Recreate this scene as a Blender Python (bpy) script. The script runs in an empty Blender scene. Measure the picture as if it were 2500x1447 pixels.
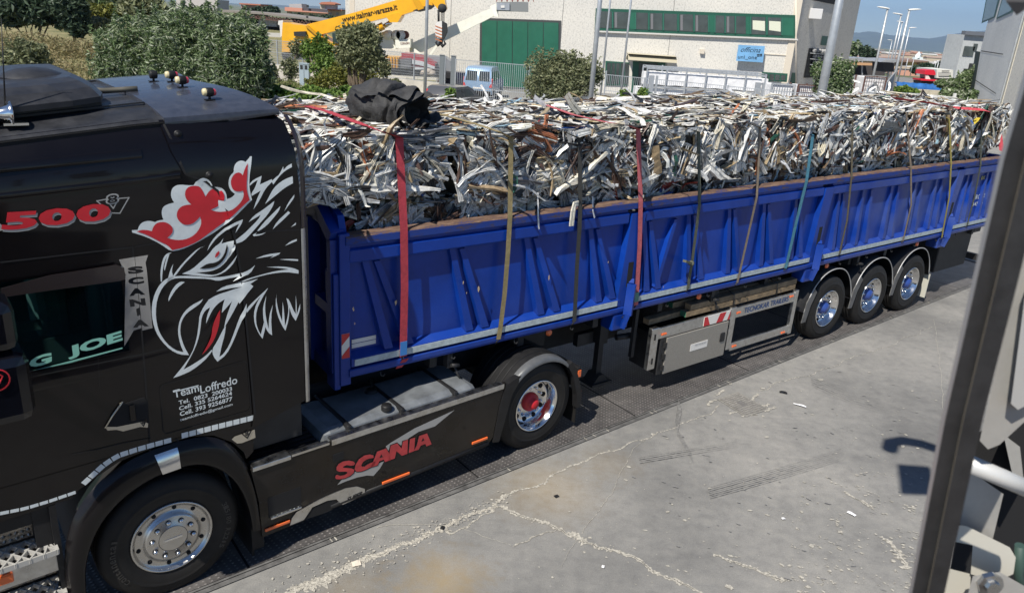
import bpy, bmesh, math, random
import numpy as np
from mathutils import Vector, Matrix, geometry, noise as mnoise
sc = bpy.context.scene
C = sc.collection
R = math.radians
rnd = random.Random(7)

# ---------------------------------------------------------------- camera
PW, PH = 2500.0, 1447.0
F_, PITCH, ROLL, CH, CX, CY = 1796.2314, .3283, .0671, 4.4547, -1.3771, -56.1901
FW = np.array([0, math.cos(PITCH), -math.sin(PITCH)])
_U = np.array([0, math.sin(PITCH), math.cos(PITCH)]); _R = np.array([1., 0, 0])
RT = _R*math.cos(ROLL)+_U*math.sin(ROLL); UP = -_R*math.sin(ROLL)+_U*math.cos(ROLL)
O = np.array([0, 0, CH])
cd = bpy.data.cameras.new('camera'); cam = bpy.data.objects.new('camera', cd); C.objects.link(cam)
cam.matrix_world = Matrix(((RT[0], UP[0], -FW[0], 0), (RT[1], UP[1], -FW[1], 0), (RT[2], UP[2], -FW[2], CH), (0, 0, 0, 1)))
cd.sensor_width = 36; cd.lens = 36*F_/PW; cd.shift_x = -CX/PW; cd.shift_y = CY/PW
cd.clip_start = .05; cd.clip_end = 60000
cd.dof.use_dof = True; cd.dof.focus_distance = 10; cd.dof.aperture_fstop = 6
sc.camera = cam

# ---------------------------------------------------------------- light
SUN = np.array([-0.440, -0.661, 1.0]); SUN = SUN/np.linalg.norm(SUN)
w = bpy.data.worlds.new('World'); sc.world = w; w.use_nodes = True
nt = w.node_tree; nt.nodes.clear()
sky = nt.nodes.new('ShaderNodeTexSky'); sky.sky_type = 'NISHITA'; sky.sun_disc = False
sky.sun_elevation = math.asin(SUN[2]); sky.sun_rotation = math.atan2(SUN[0], SUN[1]) % (2*math.pi)
sky.dust_density = .2; sky.ozone_density = 6.; sky.air_density = 1.0; sky.altitude = 2500
bg = nt.nodes.new('ShaderNodeBackground'); bg.inputs[1].default_value = .08
wo = nt.nodes.new('ShaderNodeOutputWorld')
nt.links.new(sky.outputs[0], bg.inputs[0]); nt.links.new(bg.outputs[0], wo.inputs[0])
sl = bpy.data.lights.new('sun', 'SUN'); sl.energy = 5.0; sl.angle = R(.5); sl.color = (1, .945, .85)
so = bpy.data.objects.new('sun', sl); C.objects.link(so)
so.rotation_euler = Vector(-SUN).to_track_quat('-Z', 'Y').to_euler(); so.location = (-20, -20, 40)
sc.view_settings.view_transform = 'Standard'; sc.view_settings.look = 'None'
sc.view_settings.exposure = 0.47; sc.view_settings.gamma = 1
sc.cycles.max_bounces = 6; sc.cycles.transparent_max_bounces = 12

# ---------------------------------------------------------------- photo geometry helpers
def ray(px, py):
    d = FW*F_+RT*(px-PW/2-CX)-UP*(py-PH/2-CY); return d/np.linalg.norm(d)
def onz(px, py, z=0.):
    d = ray(px, py); return O+d*(z-CH)/d[2]
def aD(px, py, D):
    d = ray(px, py); return O+d*(D/d[1])
class Frame:
    def __init__(s, x, y, a):
        s.o = np.array([x, y, 0.]); s.a = a
        s.u = np.array([math.cos(a), math.sin(a), 0]); s.n = np.array([-s.u[1], s.u[0], 0])
    def loc(s, P):
        d = np.asarray(P)-s.o; return np.array([d@s.u, d@s.n, d[2]])
    def w(s, x, y, z): return s.o+s.u*x+s.n*y+np.array([0, 0, z])
    def side(s, px, py, y=0.):
        d = ray(px, py); t = ((s.o+s.n*y-O)@s.n)/(d@s.n); return s.loc(O+d*t)
    def cross(s, px, py, x=0.):
        d = ray(px, py); t = ((s.o+s.u*x-O)@s.u)/(d@s.u); return s.loc(O+d*t)
    def top(s, px, py, z): return s.loc(onz(px, py, z))
TR = Frame(-2.4826, 4.6864, .7133)
_K = TR.w(3.1650, 1.25, 0); _m = np.array([-math.sin(.6496), math.cos(.6496), 0]); _T = _K-_m*1.0264
TL = Frame(_T[0], _T[1], .6496)

# ---------------------------------------------------------------- materials
MATS = {}
def mat(name, col, rough=.6, metal=0., coat=0., var=.0, scale=6., bump=0., bscale=40., spec=.5, emit=None, alpha=1., rvar=0., dist=.01):
    if name in MATS: return MATS[name]
    m = bpy.data.materials.new(name); m.use_nodes = True; t = m.node_tree; b = t.nodes['Principled BSDF']
    b.inputs['Base Color'].default_value = (*col, 1); b.inputs['Roughness'].default_value = rough
    b.inputs['Metallic'].default_value = metal; b.inputs['Coat Weight'].default_value = coat
    b.inputs['Coat Roughness'].default_value = .06
    b.inputs['Specular IOR Level'].default_value = spec
    if emit: b.inputs['Emission Color'].default_value = (*emit, 1); b.inputs['Emission Strength'].default_value = 1
    tc = t.nodes.new('ShaderNodeTexCoord')
    if var > 0 or rvar > 0:
        n = t.nodes.new('ShaderNodeTexNoise'); n.inputs['Scale'].default_value = scale; n.inputs['Detail'].default_value = 8; n.inputs['Roughness'].default_value = .65
        t.links.new(tc.outputs['Object'], n.inputs['Vector'])
        if var > 0:
            cr = t.nodes.new('ShaderNodeValToRGB')
            cr.color_ramp.elements[0].position = .3; cr.color_ramp.elements[1].position = .7
            cr.color_ramp.elements[0].color = (*[max(0, c*(1-var)) for c in col], 1)
            cr.color_ramp.elements[1].color = (*[min(1, c*(1+var)) for c in col], 1)
            t.links.new(n.outputs[0], cr.inputs[0]); t.links.new(cr.outputs[0], b.inputs['Base Color'])
        if rvar > 0:
            mr = t.nodes.new('ShaderNodeMapRange'); mr.inputs[3].default_value = max(0, rough-rvar); mr.inputs[4].default_value = min(1, rough+rvar)
            mr.inputs[1].default_value = .3; mr.inputs[2].default_value = .7
            t.links.new(n.outputs[0], mr.inputs[0]); t.links.new(mr.outputs[0], b.inputs['Roughness'])
    if bump > 0:
        n2 = t.nodes.new('ShaderNodeTexNoise'); n2.inputs['Scale'].default_value = bscale; n2.inputs['Detail'].default_value = 5
        t.links.new(tc.outputs['Object'], n2.inputs['Vector'])
        bp = t.nodes.new('ShaderNodeBump'); bp.inputs['Strength'].default_value = bump; bp.inputs['Distance'].default_value = dist
        t.links.new(n2.outputs[0], bp.inputs['Height']); t.links.new(bp.outputs[0], b.inputs['Normal'])
    MATS[name] = m; return m
def nd(t, typ, **kw):
    n = t.nodes.new(typ)
    for k, v in kw.items():
        if k.startswith('i_'): n.inputs[int(k[2:]) if k[2:].isdigit() else k[2:]].default_value = v
        else: setattr(n, k, v)
    return n
def ramp(t, src, stops, interp='LINEAR'):
    r = t.nodes.new('ShaderNodeValToRGB'); r.color_ramp.interpolation = interp
    while len(r.color_ramp.elements) < len(stops): r.color_ramp.elements.new(.5)
    for e, (p, c) in zip(r.color_ramp.elements, stops):
        e.position = p; e.color = (*c, 1) if len(c) == 3 else c
    t.links.new(src, r.inputs[0]); return r.outputs[0]
def mix(t, fac, a, b, typ='MIX'):
    m = t.nodes.new('ShaderNodeMix'); m.data_type = 'RGBA'; m.blend_type = typ
    for s, i in ((fac, 0), (a, 6), (b, 7)):
        if isinstance(s, (int, float)): m.inputs[i].default_value = s
        elif isinstance(s, tuple): m.inputs[i].default_value = (*s, 1)
        else: t.links.new(s, m.inputs[i])
    return m.outputs[2]
def math_(t, op, a, b=None, c=None):
    m = t.nodes.new('ShaderNodeMath'); m.operation = op
    for i, s in enumerate((a, b, c)):
        if s is None: continue
        if isinstance(s, (int, float)): m.inputs[i].default_value = s
        else: t.links.new(s, m.inputs[i])
    return m.outputs[0]

# ---------------------------------------------------------------- mesh builder
class B:
    def __init__(s): s.v = []; s.f = []; s.m = []; s.sm = []
    def add(s, vs, fs, m=0, sm=False):
        o = len(s.v); s.v += [tuple(float(c) for c in p) for p in vs]
        s.f += [tuple(i+o for i in f) for f in fs]; s.m += [m]*len(fs); s.sm += [sm]*len(fs); return s
    def box(s, x0, x1, y0, y1, z0, z1, m=0, bev=0.):
        if bev <= 0:
            return s.add([(x, y, z) for z in (z0, z1) for y in (y0, y1) for x in (x0, x1)],
                  [(0, 2, 3, 1), (4, 5, 7, 6), (0, 1, 5, 4), (2, 6, 7, 3), (0, 4, 6, 2), (1, 3, 7, 5)], m)
        bm = bmesh.new(); vs = [bm.verts.new((x, y, z)) for z in (z0, z1) for y in (y0, y1) for x in (x0, x1)]
        for f in [(0, 2, 3, 1), (4, 5, 7, 6), (0, 1, 5, 4), (2, 6, 7, 3), (0, 4, 6, 2), (1, 3, 7, 5)]: bm.faces.new([vs[i] for i in f])
        bmesh.ops.bevel(bm, geom=bm.edges[:], offset=bev, segments=2, affect='EDGES', profile=.5)
        bm.verts.index_update()
        s.add([v.co[:] for v in bm.verts], [[v.index for v in f.verts] for f in bm.faces], m); bm.free(); return s
    def beam(s, p0, p1, w, h, m=0, up=(0, 0, 1), taper=1.):
        p0 = Vector(p0); p1 = Vector(p1); d = (p1-p0).normalized(); a = d.cross(Vector(up))
        if a.length < 1e-4: a = d.cross(Vector((0, 1, 0)))
        a.normalize(); b = a.cross(d)
        vs = []
        for p, k in ((p0, 1.), (p1, taper)):
            for i, j in ((-1, -1), (1, -1), (1, 1), (-1, 1)): vs.append(p+a*(w/2*i*k)+b*(h/2*j*k))
        return s.add(vs, [(3, 2, 1, 0), (4, 5, 6, 7), (0, 1, 5, 4), (1, 2, 6, 5), (2, 3, 7, 6), (3, 0, 4, 7)], m)
    def tube(s, pts, r, m=0, n=8, caps=True):
        pts = [Vector(p) for p in pts]; rs = r if isinstance(r, (list, tuple)) else [r]*len(pts)
        vs = []; prev = None
        for i, p in enumerate(pts):
            d = (pts[min(i+1, len(pts)-1)]-pts[max(i-1, 0)]).normalized()
            if prev is None:
                a = d.cross(Vector((0, 0, 1)));
                if a.length < 1e-3: a = d.cross(Vector((0, 1, 0)))
            else: a = prev-d*prev.dot(d)
            a.normalize(); prev = a; b = d.cross(a)
            for k in range(n):
                t = 2*math.pi*k/n; vs.append(p+(a*math.cos(t)+b*math.sin(t))*rs[i])
        fs = [(i*n+k, i*n+(k+1) % n, (i+1)*n+(k+1) % n, (i+1)*n+k) for i in range(len(pts)-1) for k in range(n)]
        s.add(vs, fs, m, True)
        if caps:
            o = len(s.v)-len(vs); s.f += [tuple(o+k for k in range(n))[::-1], tuple(o+(len(pts)-1)*n+k for k in range(n))]; s.m += [m, m]; s.sm += [False, False]
        return s
    def rev(s, prof, c=(0, 0, 0), n=48, m=0, axis='y', sm=True, a0=0., a1=2*math.pi):
        full = abs(a1-a0-2*math.pi) < 1e-6; N = n if full else n+1; vs = []
        for (r, y) in prof:
            for k in range(N):
                t = a0+(a1-a0)*k/n; ct, st = r*math.cos(t), r*math.sin(t)
                if axis == 'y': vs.append((c[0]+ct, c[1]+y, c[2]+st))
                elif axis == 'z': vs.append((c[0]+ct, c[1]+st, c[2]+y))
                else: vs.append((c[0]+y, c[1]+ct, c[2]+st))
        fs = []
        for i in range(len(prof)-1):
            for k in range(n):
                k2 = (k+1) % N; fs.append((i*N+k, i*N+k2, (i+1)*N+k2, (i+1)*N+k))
        return s.add(vs, fs, m, sm)
    def prism(s, poly, a, b, m=0, axis='y'):
        # poly in (x,z) extruded along y (or (y,z) along x, or (x,y) along z)
        n = len(poly)
        def P(p, t): return (p[0], t, p[1]) if axis == 'y' else ((t, p[0], p[1]) if axis == 'x' else (p[0], p[1], t))
        vs = [P(p, a) for p in poly]+[P(p, b) for p in poly]
        tri = geometry.tessellate_polygon([[Vector((p[0], p[1], 0)) for p in poly]])
        fs = [tuple(t) for t in tri]+[tuple(i+n for i in t[::-1]) for t in tri]
        fs += [(i, (i+1) % n, n+(i+1) % n, n+i) for i in range(n)]
        return s.add(vs, fs, m)
    def sheet(s, grid, m=0, sm=True):
        nr, nc = len(grid), len(grid[0]); vs = [p for row in grid for p in row]
        return s.add(vs, [(i*nc+j, i*nc+j+1, (i+1)*nc+j+1, (i+1)*nc+j) for i in range(nr-1) for j in range(nc-1)], m, sm)
    def build(s, name, mats, parent=None, loc=None, rz=0., recalc=True, label=None):
        me = bpy.data.meshes.new(name); me.from_pydata(s.v, [], s.f)
        if not isinstance(mats, (list, tuple)): mats = [mats]
        for mm in mats: me.materials.append(mm)
        if len(mats) > 1: me.polygons.foreach_set('material_index', s.m)
        me.polygons.foreach_set('use_smooth', s.sm)
        if recalc and len(s.f) < 60000:
            bm = bmesh.new(); bm.from_mesh(me); bmesh.ops.recalc_face_normals(bm, faces=bm.faces[:]); bm.to_mesh(me); bm.free()
        me.update()
        o = bpy.data.objects.new(name, me); C.objects.link(o)
        if parent: o.parent = parent
        if loc is not None: o.location = tuple(float(c) for c in loc)
        if rz: o.rotation_euler[2] = rz
        if label: o['label'] = label
        return o
def tag(o, label, cat, group=None):
    o['label'] = label; o['category'] = cat
    if group: o['group'] = group
    return o
def thing(name, label, cat, loc=(0, 0, 0), rz=0., group=None):
    o = bpy.data.objects.new(name, None); C.objects.link(o); o.empty_display_size = .2
    o.location = tuple(float(c) for c in loc); o.rotation_euler[2] = rz
    return tag(o, label, cat, group)
def structure(o, kind='structure', label=None):
    o['kind'] = kind
    if label: o['label'] = label
    return o
def dup(root, loc=None, rz=None, label=None, group=None, scale=None):
    r = root.copy(); C.objects.link(r)
    if loc is not None: r.location = tuple(float(c) for c in loc)
    if rz is not None: r.rotation_euler[2] = rz
    if scale is not None: r.scale = scale if isinstance(scale, (tuple, list)) else (scale,)*3
    if label: r['label'] = label
    if group: r['group'] = group
    for ch in list(root.children):
        c = ch.copy(); C.objects.link(c); c.parent = r
        for g in ch.children:
            d = g.copy(); C.objects.link(d); d.parent = c
    return r
def densify(P, step):
    out = []
    for i in range(len(P)):
        a = np.array(P[i]); b = np.array(P[(i+1) % len(P)]); n = max(1, int(np.linalg.norm(b-a)/step))
        for k in range(n): out.append(tuple(a+(b-a)*k/n))
    return out
def smooth_poly(P, corner=55):
    # one Chaikin pass that keeps sharp corners
    out = []; n = len(P)
    for i in range(n):
        a, b, c = np.array(P[i-1], float), np.array(P[i], float), np.array(P[(i+1) % n], float)
        u = b-a; v = c-b; lu, lv = np.linalg.norm(u), np.linalg.norm(v)
        if lu < 1e-9 or lv < 1e-9: continue
        ang = math.degrees(math.acos(max(-1, min(1, (u@v)/(lu*lv)))))
        if ang > corner: out.append(tuple(b))
        else: out += [tuple(b-u*.25), tuple(b+v*.25)]
    return out
def cover(bd, poly, fn, grid=0., m=0):
    """fill a 2d polygon (any shape) and map every vertex with fn(x,z)->3d"""
    pts = [Vector((p[0], p[1])) for p in poly]; n = len(pts)
    if grid > 0:
        xs = [p.x for p in pts]; zs = [p.y for p in pts]
        gx = np.arange(math.floor(min(xs)/grid)*grid, max(xs), grid); gz = np.arange(math.floor(min(zs)/grid)*grid, max(zs), grid)
        pts += [Vector((x+.0003, z+.0002)) for x in gx for z in gz]
    r = geometry.delaunay_2d_cdt(pts, [], [list(range(n))], 1, 1e-6)
    vs = [fn(v.x, v.y) for v in r[0]]; bd.add(vs, [tuple(f) for f in r[2]], m, True)
_fc = {}
def text_mesh(txt, bold=0., shear=0.):
    key = (txt, bold, shear)
    if key in _fc: return _fc[key]
    cu = bpy.data.curves.new('lettering', 'FONT'); cu.body = txt; cu.offset = bold; cu.shear = shear; cu.resolution_u = 3; cu.fill_mode = 'FRONT' if hasattr(cu, 'fill_mode') else None
    o = bpy.data.objects.new('tmp', cu); C.objects.link(o); bpy.context.view_layer.update()
    me = bpy.data.meshes.new_from_object(o.evaluated_get(bpy.context.evaluated_depsgraph_get()))
    V = np.array([v.co[:2] for v in me.vertices]); Fc = [tuple(p.vertices) for p in me.polygons]
    bpy.data.objects.remove(o); bpy.data.curves.remove(cu); bpy.data.meshes.remove(me)
    lo = V.min(0); hi = V.max(0); V = (V-lo)/(hi-lo)
    _fc[key] = (V, Fc); return V, Fc
def text_quad(bd, txt, LL, LR, UL, bold=0., shear=0., m=0, fn=None):
    """text mapped to the parallelogram LL, LR, UL (each a 2d or 3d point)"""
    V, Fc = text_mesh(txt, bold, shear); LL, LR, UL = (np.array(p, float) for p in (LL, LR, UL))
    P = LL+V[:, :1]*(LR-LL)+V[:, 1:]*(UL-LL)
    vs = [fn(*p) for p in P] if fn else [tuple(p) for p in P]
    bd.add(vs, Fc, m)
# ================================================================ GROUND
def concrete_mat():
    m = bpy.data.materials.new('yard_concrete'); m.use_nodes = True; t = m.node_tree; b = t.nodes['Principled BSDF']
    tc = nd(t, 'ShaderNodeTexCoord'); P = tc.outputs['Object']
    n1 = nd(t, 'ShaderNodeTexNoise', i_Scale=.45, i_Detail=8., i_Roughness=.6); t.links.new(P, n1.inputs['Vector'])
    n2 = nd(t, 'ShaderNodeTexNoise', i_Scale=7., i_Detail=10., i_Roughness=.7); t.links.new(P, n2.inputs['Vector'])
    n3 = nd(t, 'ShaderNodeTexNoise', i_Scale=90., i_Detail=4., i_Roughness=.7); t.links.new(P, n3.inputs['Vector'])
    c = ramp(t, n1.outputs[0], [(.32, (.135, .134, .131)), (.5, (.20, .197, .188)), (.68, (.26, .252, .236))])
    d = ramp(t, n2.outputs[0], [(.34, (.82, .82, .83)), (.5, (.98, .98, .98)), (.68, (1.12, 1.11, 1.09))])
    c = mix(t, 1., c, d, 'MULTIPLY')
    d = ramp(t, n3.outputs[0], [(.28, (.80, .80, .80)), (.5, (1, 1, 1)), (.72, (1.2, 1.2, 1.19))])
    c = mix(t, .95, c, d, 'MULTIPLY')
    # dragged tyre streaks: noise stretched along two driving directions
    for ang, sx, amt, lo in ((-.68, 1., .22, .56), (-.25, 1., .24, .58), (.9, 1., .12, .60)):
        mp = nd(t, 'ShaderNodeMapping'); mp.inputs['Rotation'].default_value = (0, 0, ang); mp.inputs['Scale'].default_value = (.30, 9., 1)
        t.links.new(P, mp.inputs[0]); nn = nd(t, 'ShaderNodeTexNoise', i_Scale=1.6, i_Detail=7., i_Roughness=.75); t.links.new(mp.outputs[0], nn.inputs['Vector'])
        k = ramp(t, nn.outputs[0], [(lo, (0, 0, 0)), (lo+.16, (1, 1, 1))])
        kk = math_(t, 'MULTIPLY', k, amt); c = mix(t, kk, c, (.095, .097, .1))
    # ochre rust stains on fixed spots
    for (px, py, rad, am) in ((1080, 1420, .55, .6), (1330, 1195, .75, .32), (1480, 1130, .5, .2), (860, 1440, .45, .25)):
        q = onz(px, py); sb = nd(t, 'ShaderNodeVectorMath', operation='DISTANCE'); t.links.new(P, sb.inputs[0]); sb.inputs[1].default_value = (q[0], q[1], 0)
        e = math_(t, 'MULTIPLY_ADD', n2.outputs[0], 1.0, sb.outputs['Value'])
        k = ramp(t, math_(t, 'DIVIDE', e, rad+.5), [(.35, (am,)*3), (.95, (0, 0, 0))])
        c = mix(t, k, c, (.33, .235, .10))
    # fine pale speckle and chips
    v = nd(t, 'ShaderNodeTexNoise', i_Scale=13., i_Detail=9., i_Roughness=.8); t.links.new(P, v.inputs['Vector'])
    k = ramp(t, v.outputs[0], [(.635, (0, 0, 0)), (.67, (1, 1, 1))]); kk = math_(t, 'MULTIPLY', k, .6)
    c = mix(t, kk, c, (.44, .42, .38))
    t.links.new(c, b.inputs['Base Color']); b.inputs['Roughness'].default_value = .78; b.inputs['Specular IOR Level'].default_value = .35
    bp = nd(t, 'ShaderNodeBump', i_Strength=.35, i_Distance=.01); s = math_(t, 'ADD', n2.outputs[0], math_(t, 'MULTIPLY', n3.outputs[0], .35))
    t.links.new(s, bp.inputs['Height']); t.links.new(bp.outputs[0], b.inputs['Normal'])
    return m
M_conc = concrete_mat()
M_crack = mat('broken_concrete', (.36, .34, .295), .9, var=.55, scale=45, bump=.8, bscale=60)
M_dust = mat('pale_dust', (.36, .345, .30), .9, var=.3, scale=30)
g = B()
XS = [-70, -20, -8, 0, 10, 40, 80]; YS = [-15, 3, 12, 25, 45, 75, 125]
g.add([(x, y, 0) for y in YS for x in XS], [(j*7+i, j*7+i+1, (j+1)*7+i+1, (j+1)*7+i) for j in range(6) for i in range(6)], 0)
gr = random.Random(3); zc = [.0030]
def zn():
    zc[0] += .0000045; return zc[0]
def ribbon(px, w0, w1, rough=1., z=None, m=1, seg=.014):
    zc[0] += .0001; z = zc[0]
    P = [onz(*p)[:2] for p in px]
    for a, b in zip(P[:-1], P[1:]):
        pass
    pts = []
    L = 0
    for i in range(len(P)-1):
        n = max(1, int(np.linalg.norm(P[i+1]-P[i])/seg))
        for k in range(n): pts.append(P[i]+(P[i+1]-P[i])*k/n)
    pts.append(P[-1]); n = len(pts); lft = []; rgt = []; d1 = d2 = 0
    for i, p in enumerate(pts):
        d = pts[min(i+1, n-1)]-pts[max(i-1, 0)]; d = d/np.linalg.norm(d); nn = np.array([-d[1], d[0]]); t = i/(n-1)
        w = .72*(w0+(w1-w0)*t)*(.45+1.5*gr.random()**1.8*rough); off = (mnoise.noise(Vector((p[0]*3, p[1]*3, 1)))*.09+mnoise.noise(Vector((p[0]*14, p[1]*14, 5)))*.025)*(0 if m == 4 else rough)
        lft.append((*(p+nn*(off+w*.5)), z)); rgt.append((*(p+nn*(off-w*(.3+.5*gr.random()))), z))
    g.add(lft+rgt, [(i, n+i, n+i+1, i+1) for i in range(n-1)], m)
    if rough >= 1 and w0 > .011:
        core = [((lft[i][0]*.5+rgt[i][0]*.5), (lft[i][1]*.5+rgt[i][1]*.5)) for i in range(n)]
        hw = .0022; g.add([(x-hw, y-hw, z+.00006) for x, y in core]+[(x+hw, y+hw, z+.00006) for x, y in core], [(i, n+i, n+i+1, i+1) for i in range(n-1) if (i//9) % 3], 3)
        for i in range(0, n, 2):
            if gr.random() < .75: s_ = (w0+(w1-w0)*i/n)*.8; blob(core[i][0]+gr.gauss(0, s_), core[i][1]+gr.gauss(0, s_), s_*.25*(.3+gr.random()), m, k=6)
def blob(x, y, r, m=1, z=.0045, k=9):
    z = zn(); a0 = gr.random()*6; e = .2+.7*gr.random(); th = gr.gauss(-.5, .5)
    vs = []
    for i in range(k):
        a = a0+i/k*6.283; rr = r*.8*(.55+.75*gr.random()); u, v = rr*math.cos(a), rr*math.sin(a)*e
        vs.append((x+u*math.cos(th)-v*math.sin(th), y+u*math.sin(th)+v*math.cos(th), z))
    g.add(vs, [tuple(range(k))], m)
ribbon([(690, 1447), (760, 1425), (880, 1372), (960, 1340), (1000, 1320), (1090, 1285), (1150, 1262), (1210, 1232), (1240, 1215)], .085, .05)
ribbon([(740, 1440), (830, 1400), (900, 1368), (980, 1335)], .12, .03)
ribbon([(1090, 1290), (1100, 1300), (1150, 1285), (1210, 1240)], .03, .02)
ribbon([(1210, 1232), (1290, 1190), (1390, 1135), (1490, 1100), (1570, 1072)], .03, .02)
ribbon([(1570, 1072), (1640, 1045), (1700, 1022), (1762, 992)], .016, .014)
ribbon([(1850, 955), (1920, 930), (2000, 905), (2150, 850), (2330, 780)], .012, .006)
ribbon([(1220, 1235), (1290, 1265), (1350, 1290), (1410, 1315), (1480, 1335), (1560, 1370), (1640, 1405), (1710, 1440), (1735, 1455)], .05, .04)
ribbon([(1390, 1305), (1430, 1322)], .12, .09)
ribbon([(1425, 1305), (1470, 1235), (1510, 1165), (1550, 1095), (1575, 1072)], .008, .006, .5)
ribbon([(1250, 1330), (1300, 1312), (1362, 1297)], .018, .014)
ribbon([(920, 1285), (1020, 1280), (1110, 1285), (1250, 1330)], .010, .006, .5, m=2)
ribbon([(1410, 1320), (1390, 1350), (1370, 1385)], .006, .004, .5)
ribbon([(2280, 780), (2292, 870), (2300, 960), (2310, 1100)], .008, .008, .3)
ribbon([(1740, 1360), (1850, 1395), (1920, 1415)], .03, .06)
ribbon([(2150, 1310), (2190, 1345), (2220, 1390)], .05, .10)
ribbon([(2060, 1200), (2110, 1225), (2130, 1240)], .04, .05)
for px in ((1770, 940, .03), (1740, 985, .05), (1800, 1010, .03), (1860, 990, .05), (1880, 1000, .06), (1845, 970, .04), (1760, 960, .04), (1830, 1015, .04)):
    q = onz(px[0], px[1]); ribbon([(px[0]-14, px[1]+5), (px[0]+14, px[1]-5)], px[2], px[2]*.6)
for i in range(300):   # chips and scuffed spots, thick towards the lower right
    px = 1150+1200*gr.random()**.8; py = 900+560*gr.random()
    q = onz(px, py)
    l = TR.loc(q)
    if l[1] > -.45: continue
    blob(q[0], q[1], (.006+.036*gr.random()**3), 1 if gr.random() < .6 else 2, k=7)
for i in range(60):
    px = 1900+380*gr.random(); py = 1150+290*gr.random(); q = onz(px, py); r_ = .02+.05*gr.random()
    for k in range(6): blob(q[0]+gr.gauss(0, r_), q[1]+gr.gauss(0, r_), r_*.33*(.4+gr.random()), 1, k=8)
for i in range(420):   # crumbs beside the main crack
    t = gr.random(); a = (700+540*t, 1447-235*t); q = onz(*a); s = .05+.10*(1-t)
    blob(q[0]+gr.gauss(0, s), q[1]+gr.gauss(0, s*.8), .005+.018*gr.random()**2, 1, k=6)
# faint rubber streaks and smudges
for (pts, wd, nl) in (([(1730, 1205), (1850, 1172), (1960, 1140), (2060, 1108)], .20, 7), ([(1560, 1125), (1660, 1108), (1800, 1085)], .10, 4), ([(1980, 930), (2080, 975), (2200, 1010)], .22, 6), ([(1660, 990), (1650, 1050), (1690, 1120)], .2, 5)):
    for k in range(nl):
        o_ = (k/(nl-1)-.5)*130*wd
        ribbon([(x+o_*.25, y+o_) for x, y in pts], .008+.012*gr.random(), .004, .5, m=4, seg=.03)
for k in range(110):
    c_ = gr.choice(((2060, 900, 130, 40), (2100, 1000, 120, 60), (1680, 1060, 60, 70), (1900, 1060, 160, 60), (2120, 1130, 70, 90), (1800, 1210, 150, 50), (2080, 1330, 120, 80), (1750, 1300, 120, 60)))
    px, py = gr.gauss(c_[0], c_[2]), gr.gauss(c_[1], c_[3]); q = onz(px, py); z = zn(); a_ = -.35+gr.gauss(0, .25); l_ = .01+.03*gr.random(); w_ = .003+.008*gr.random()
    if TR.loc(q)[1] > -.5: continue
    ca, sa = math.cos(a_), math.sin(a_); pts_ = [(-1, 0), (-.5, -.8), (.3, -1), (1, -.1), (.4, .7), (-.4, 1)]
    g.add([(q[0]+u*l_*ca-v*w_*sa, q[1]+u*l_*sa+v*w_*ca, z) for u, v in pts_], [tuple(range(6))], 4)
structure(g.build('ground', [M_conc, M_crack, M_dust, mat('crack_shadow', (.05, .048, .045), .95), mat('tread_print', (.190, .187, .180), .9, var=.3, scale=20)], recalc=False), label='grey cracked concrete yard in front of the weighbridge')

# weighbridge deck (steel tread plate) with its edge frame
def plate_mat():
    m = bpy.data.materials.new('tread_plate'); m.use_nodes = True; t = m.node_tree; b = t.nodes['Principled BSDF']
    tc = nd(t, 'ShaderNodeTexCoord'); mp = nd(t, 'ShaderNodeMapping'); mp.inputs['Rotation'].default_value = (0, 0, .75); t.links.new(tc.outputs['Object'], mp.inputs[0])
    sx = nd(t, 'ShaderNodeSeparateXYZ'); t.links.new(mp.outputs[0], sx.inputs[0])
    a = math_(t, 'ABSOLUTE', math_(t, 'SINE', math_(t, 'MULTIPLY', sx.outputs[0], 78.))); c_ = math_(t, 'ABSOLUTE', math_(t, 'SINE', math_(t, 'MULTIPLY', sx.outputs[1], 58.)))
    h = math_(t, 'POWER', math_(t, 'MULTIPLY', a, c_), 3.)
    n = nd(t, 'ShaderNodeTexNoise', i_Scale=2.2, i_Detail=9., i_Roughness=.7); t.links.new(tc.outputs['Object'], n.inputs['Vector'])
    base = ramp(t, n.outputs[0], [(.3, (.055, .052, .052)), (.52, (.10, .094, .092)), (.72, (.16, .15, .145))])
    k = ramp(t, h, [(.45, (0, 0, 0)), (.85, (.7, .7, .7))]); n4 = nd(t, 'ShaderNodeTexNoise', i_Scale=9., i_Detail=3.); t.links.new(tc.outputs['Object'], n4.inputs['Vector'])
    kk = math_(t, 'MULTIPLY', k, ramp(t, n4.outputs[0], [(.35, (.15,)*3), (.65, (1,)*3)]))
    c = mix(t, kk, base, (.40, .37, .355)); t.links.new(c, b.inputs['Base Color'])  # raised lugs lightened in the colour as painted glints
    b.inputs['Roughness'].default_value = .5; b.inputs['Metallic'].default_value = .25
    bp = nd(t, 'ShaderNodeBump', i_Strength=.8, i_Distance=.004); t.links.new(h, bp.inputs['Height']); t.links.new(bp.outputs[0], b.inputs['Normal'])
    return m
M_plate = plate_mat()
M_steeledge = mat('worn_steel_edge', (.13, .128, .125), .6, .3, var=.5, scale=8)
e0 = onz(700, 1370)[:2]; e1 = onz(2330, 717)[:2]; ed = (e1-e0)/np.linalg.norm(e1-e0); en = np.array([-ed[1], ed[0]])
DK = Frame(e0[0], e0[1], math.atan2(ed[1], ed[0]))
d = B()
def dkp(x, y, z): return tuple(DK.w(x, y, z))
def dkq(x0, x1, y0, y1, z, m): d.add([dkp(x0, y0, z), dkp(x1, y0, z), dkp(x1, y1, z), dkp(x0, y1, z)], [(0, 1, 2, 3)], m)
x = -5.
while x < 16.2:
    dkq(x, x+2.34, .085, 3.2, .014, 0); x += 2.36
dkq(-5, 16.4, .055, 3.25, .006, 2)
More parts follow.
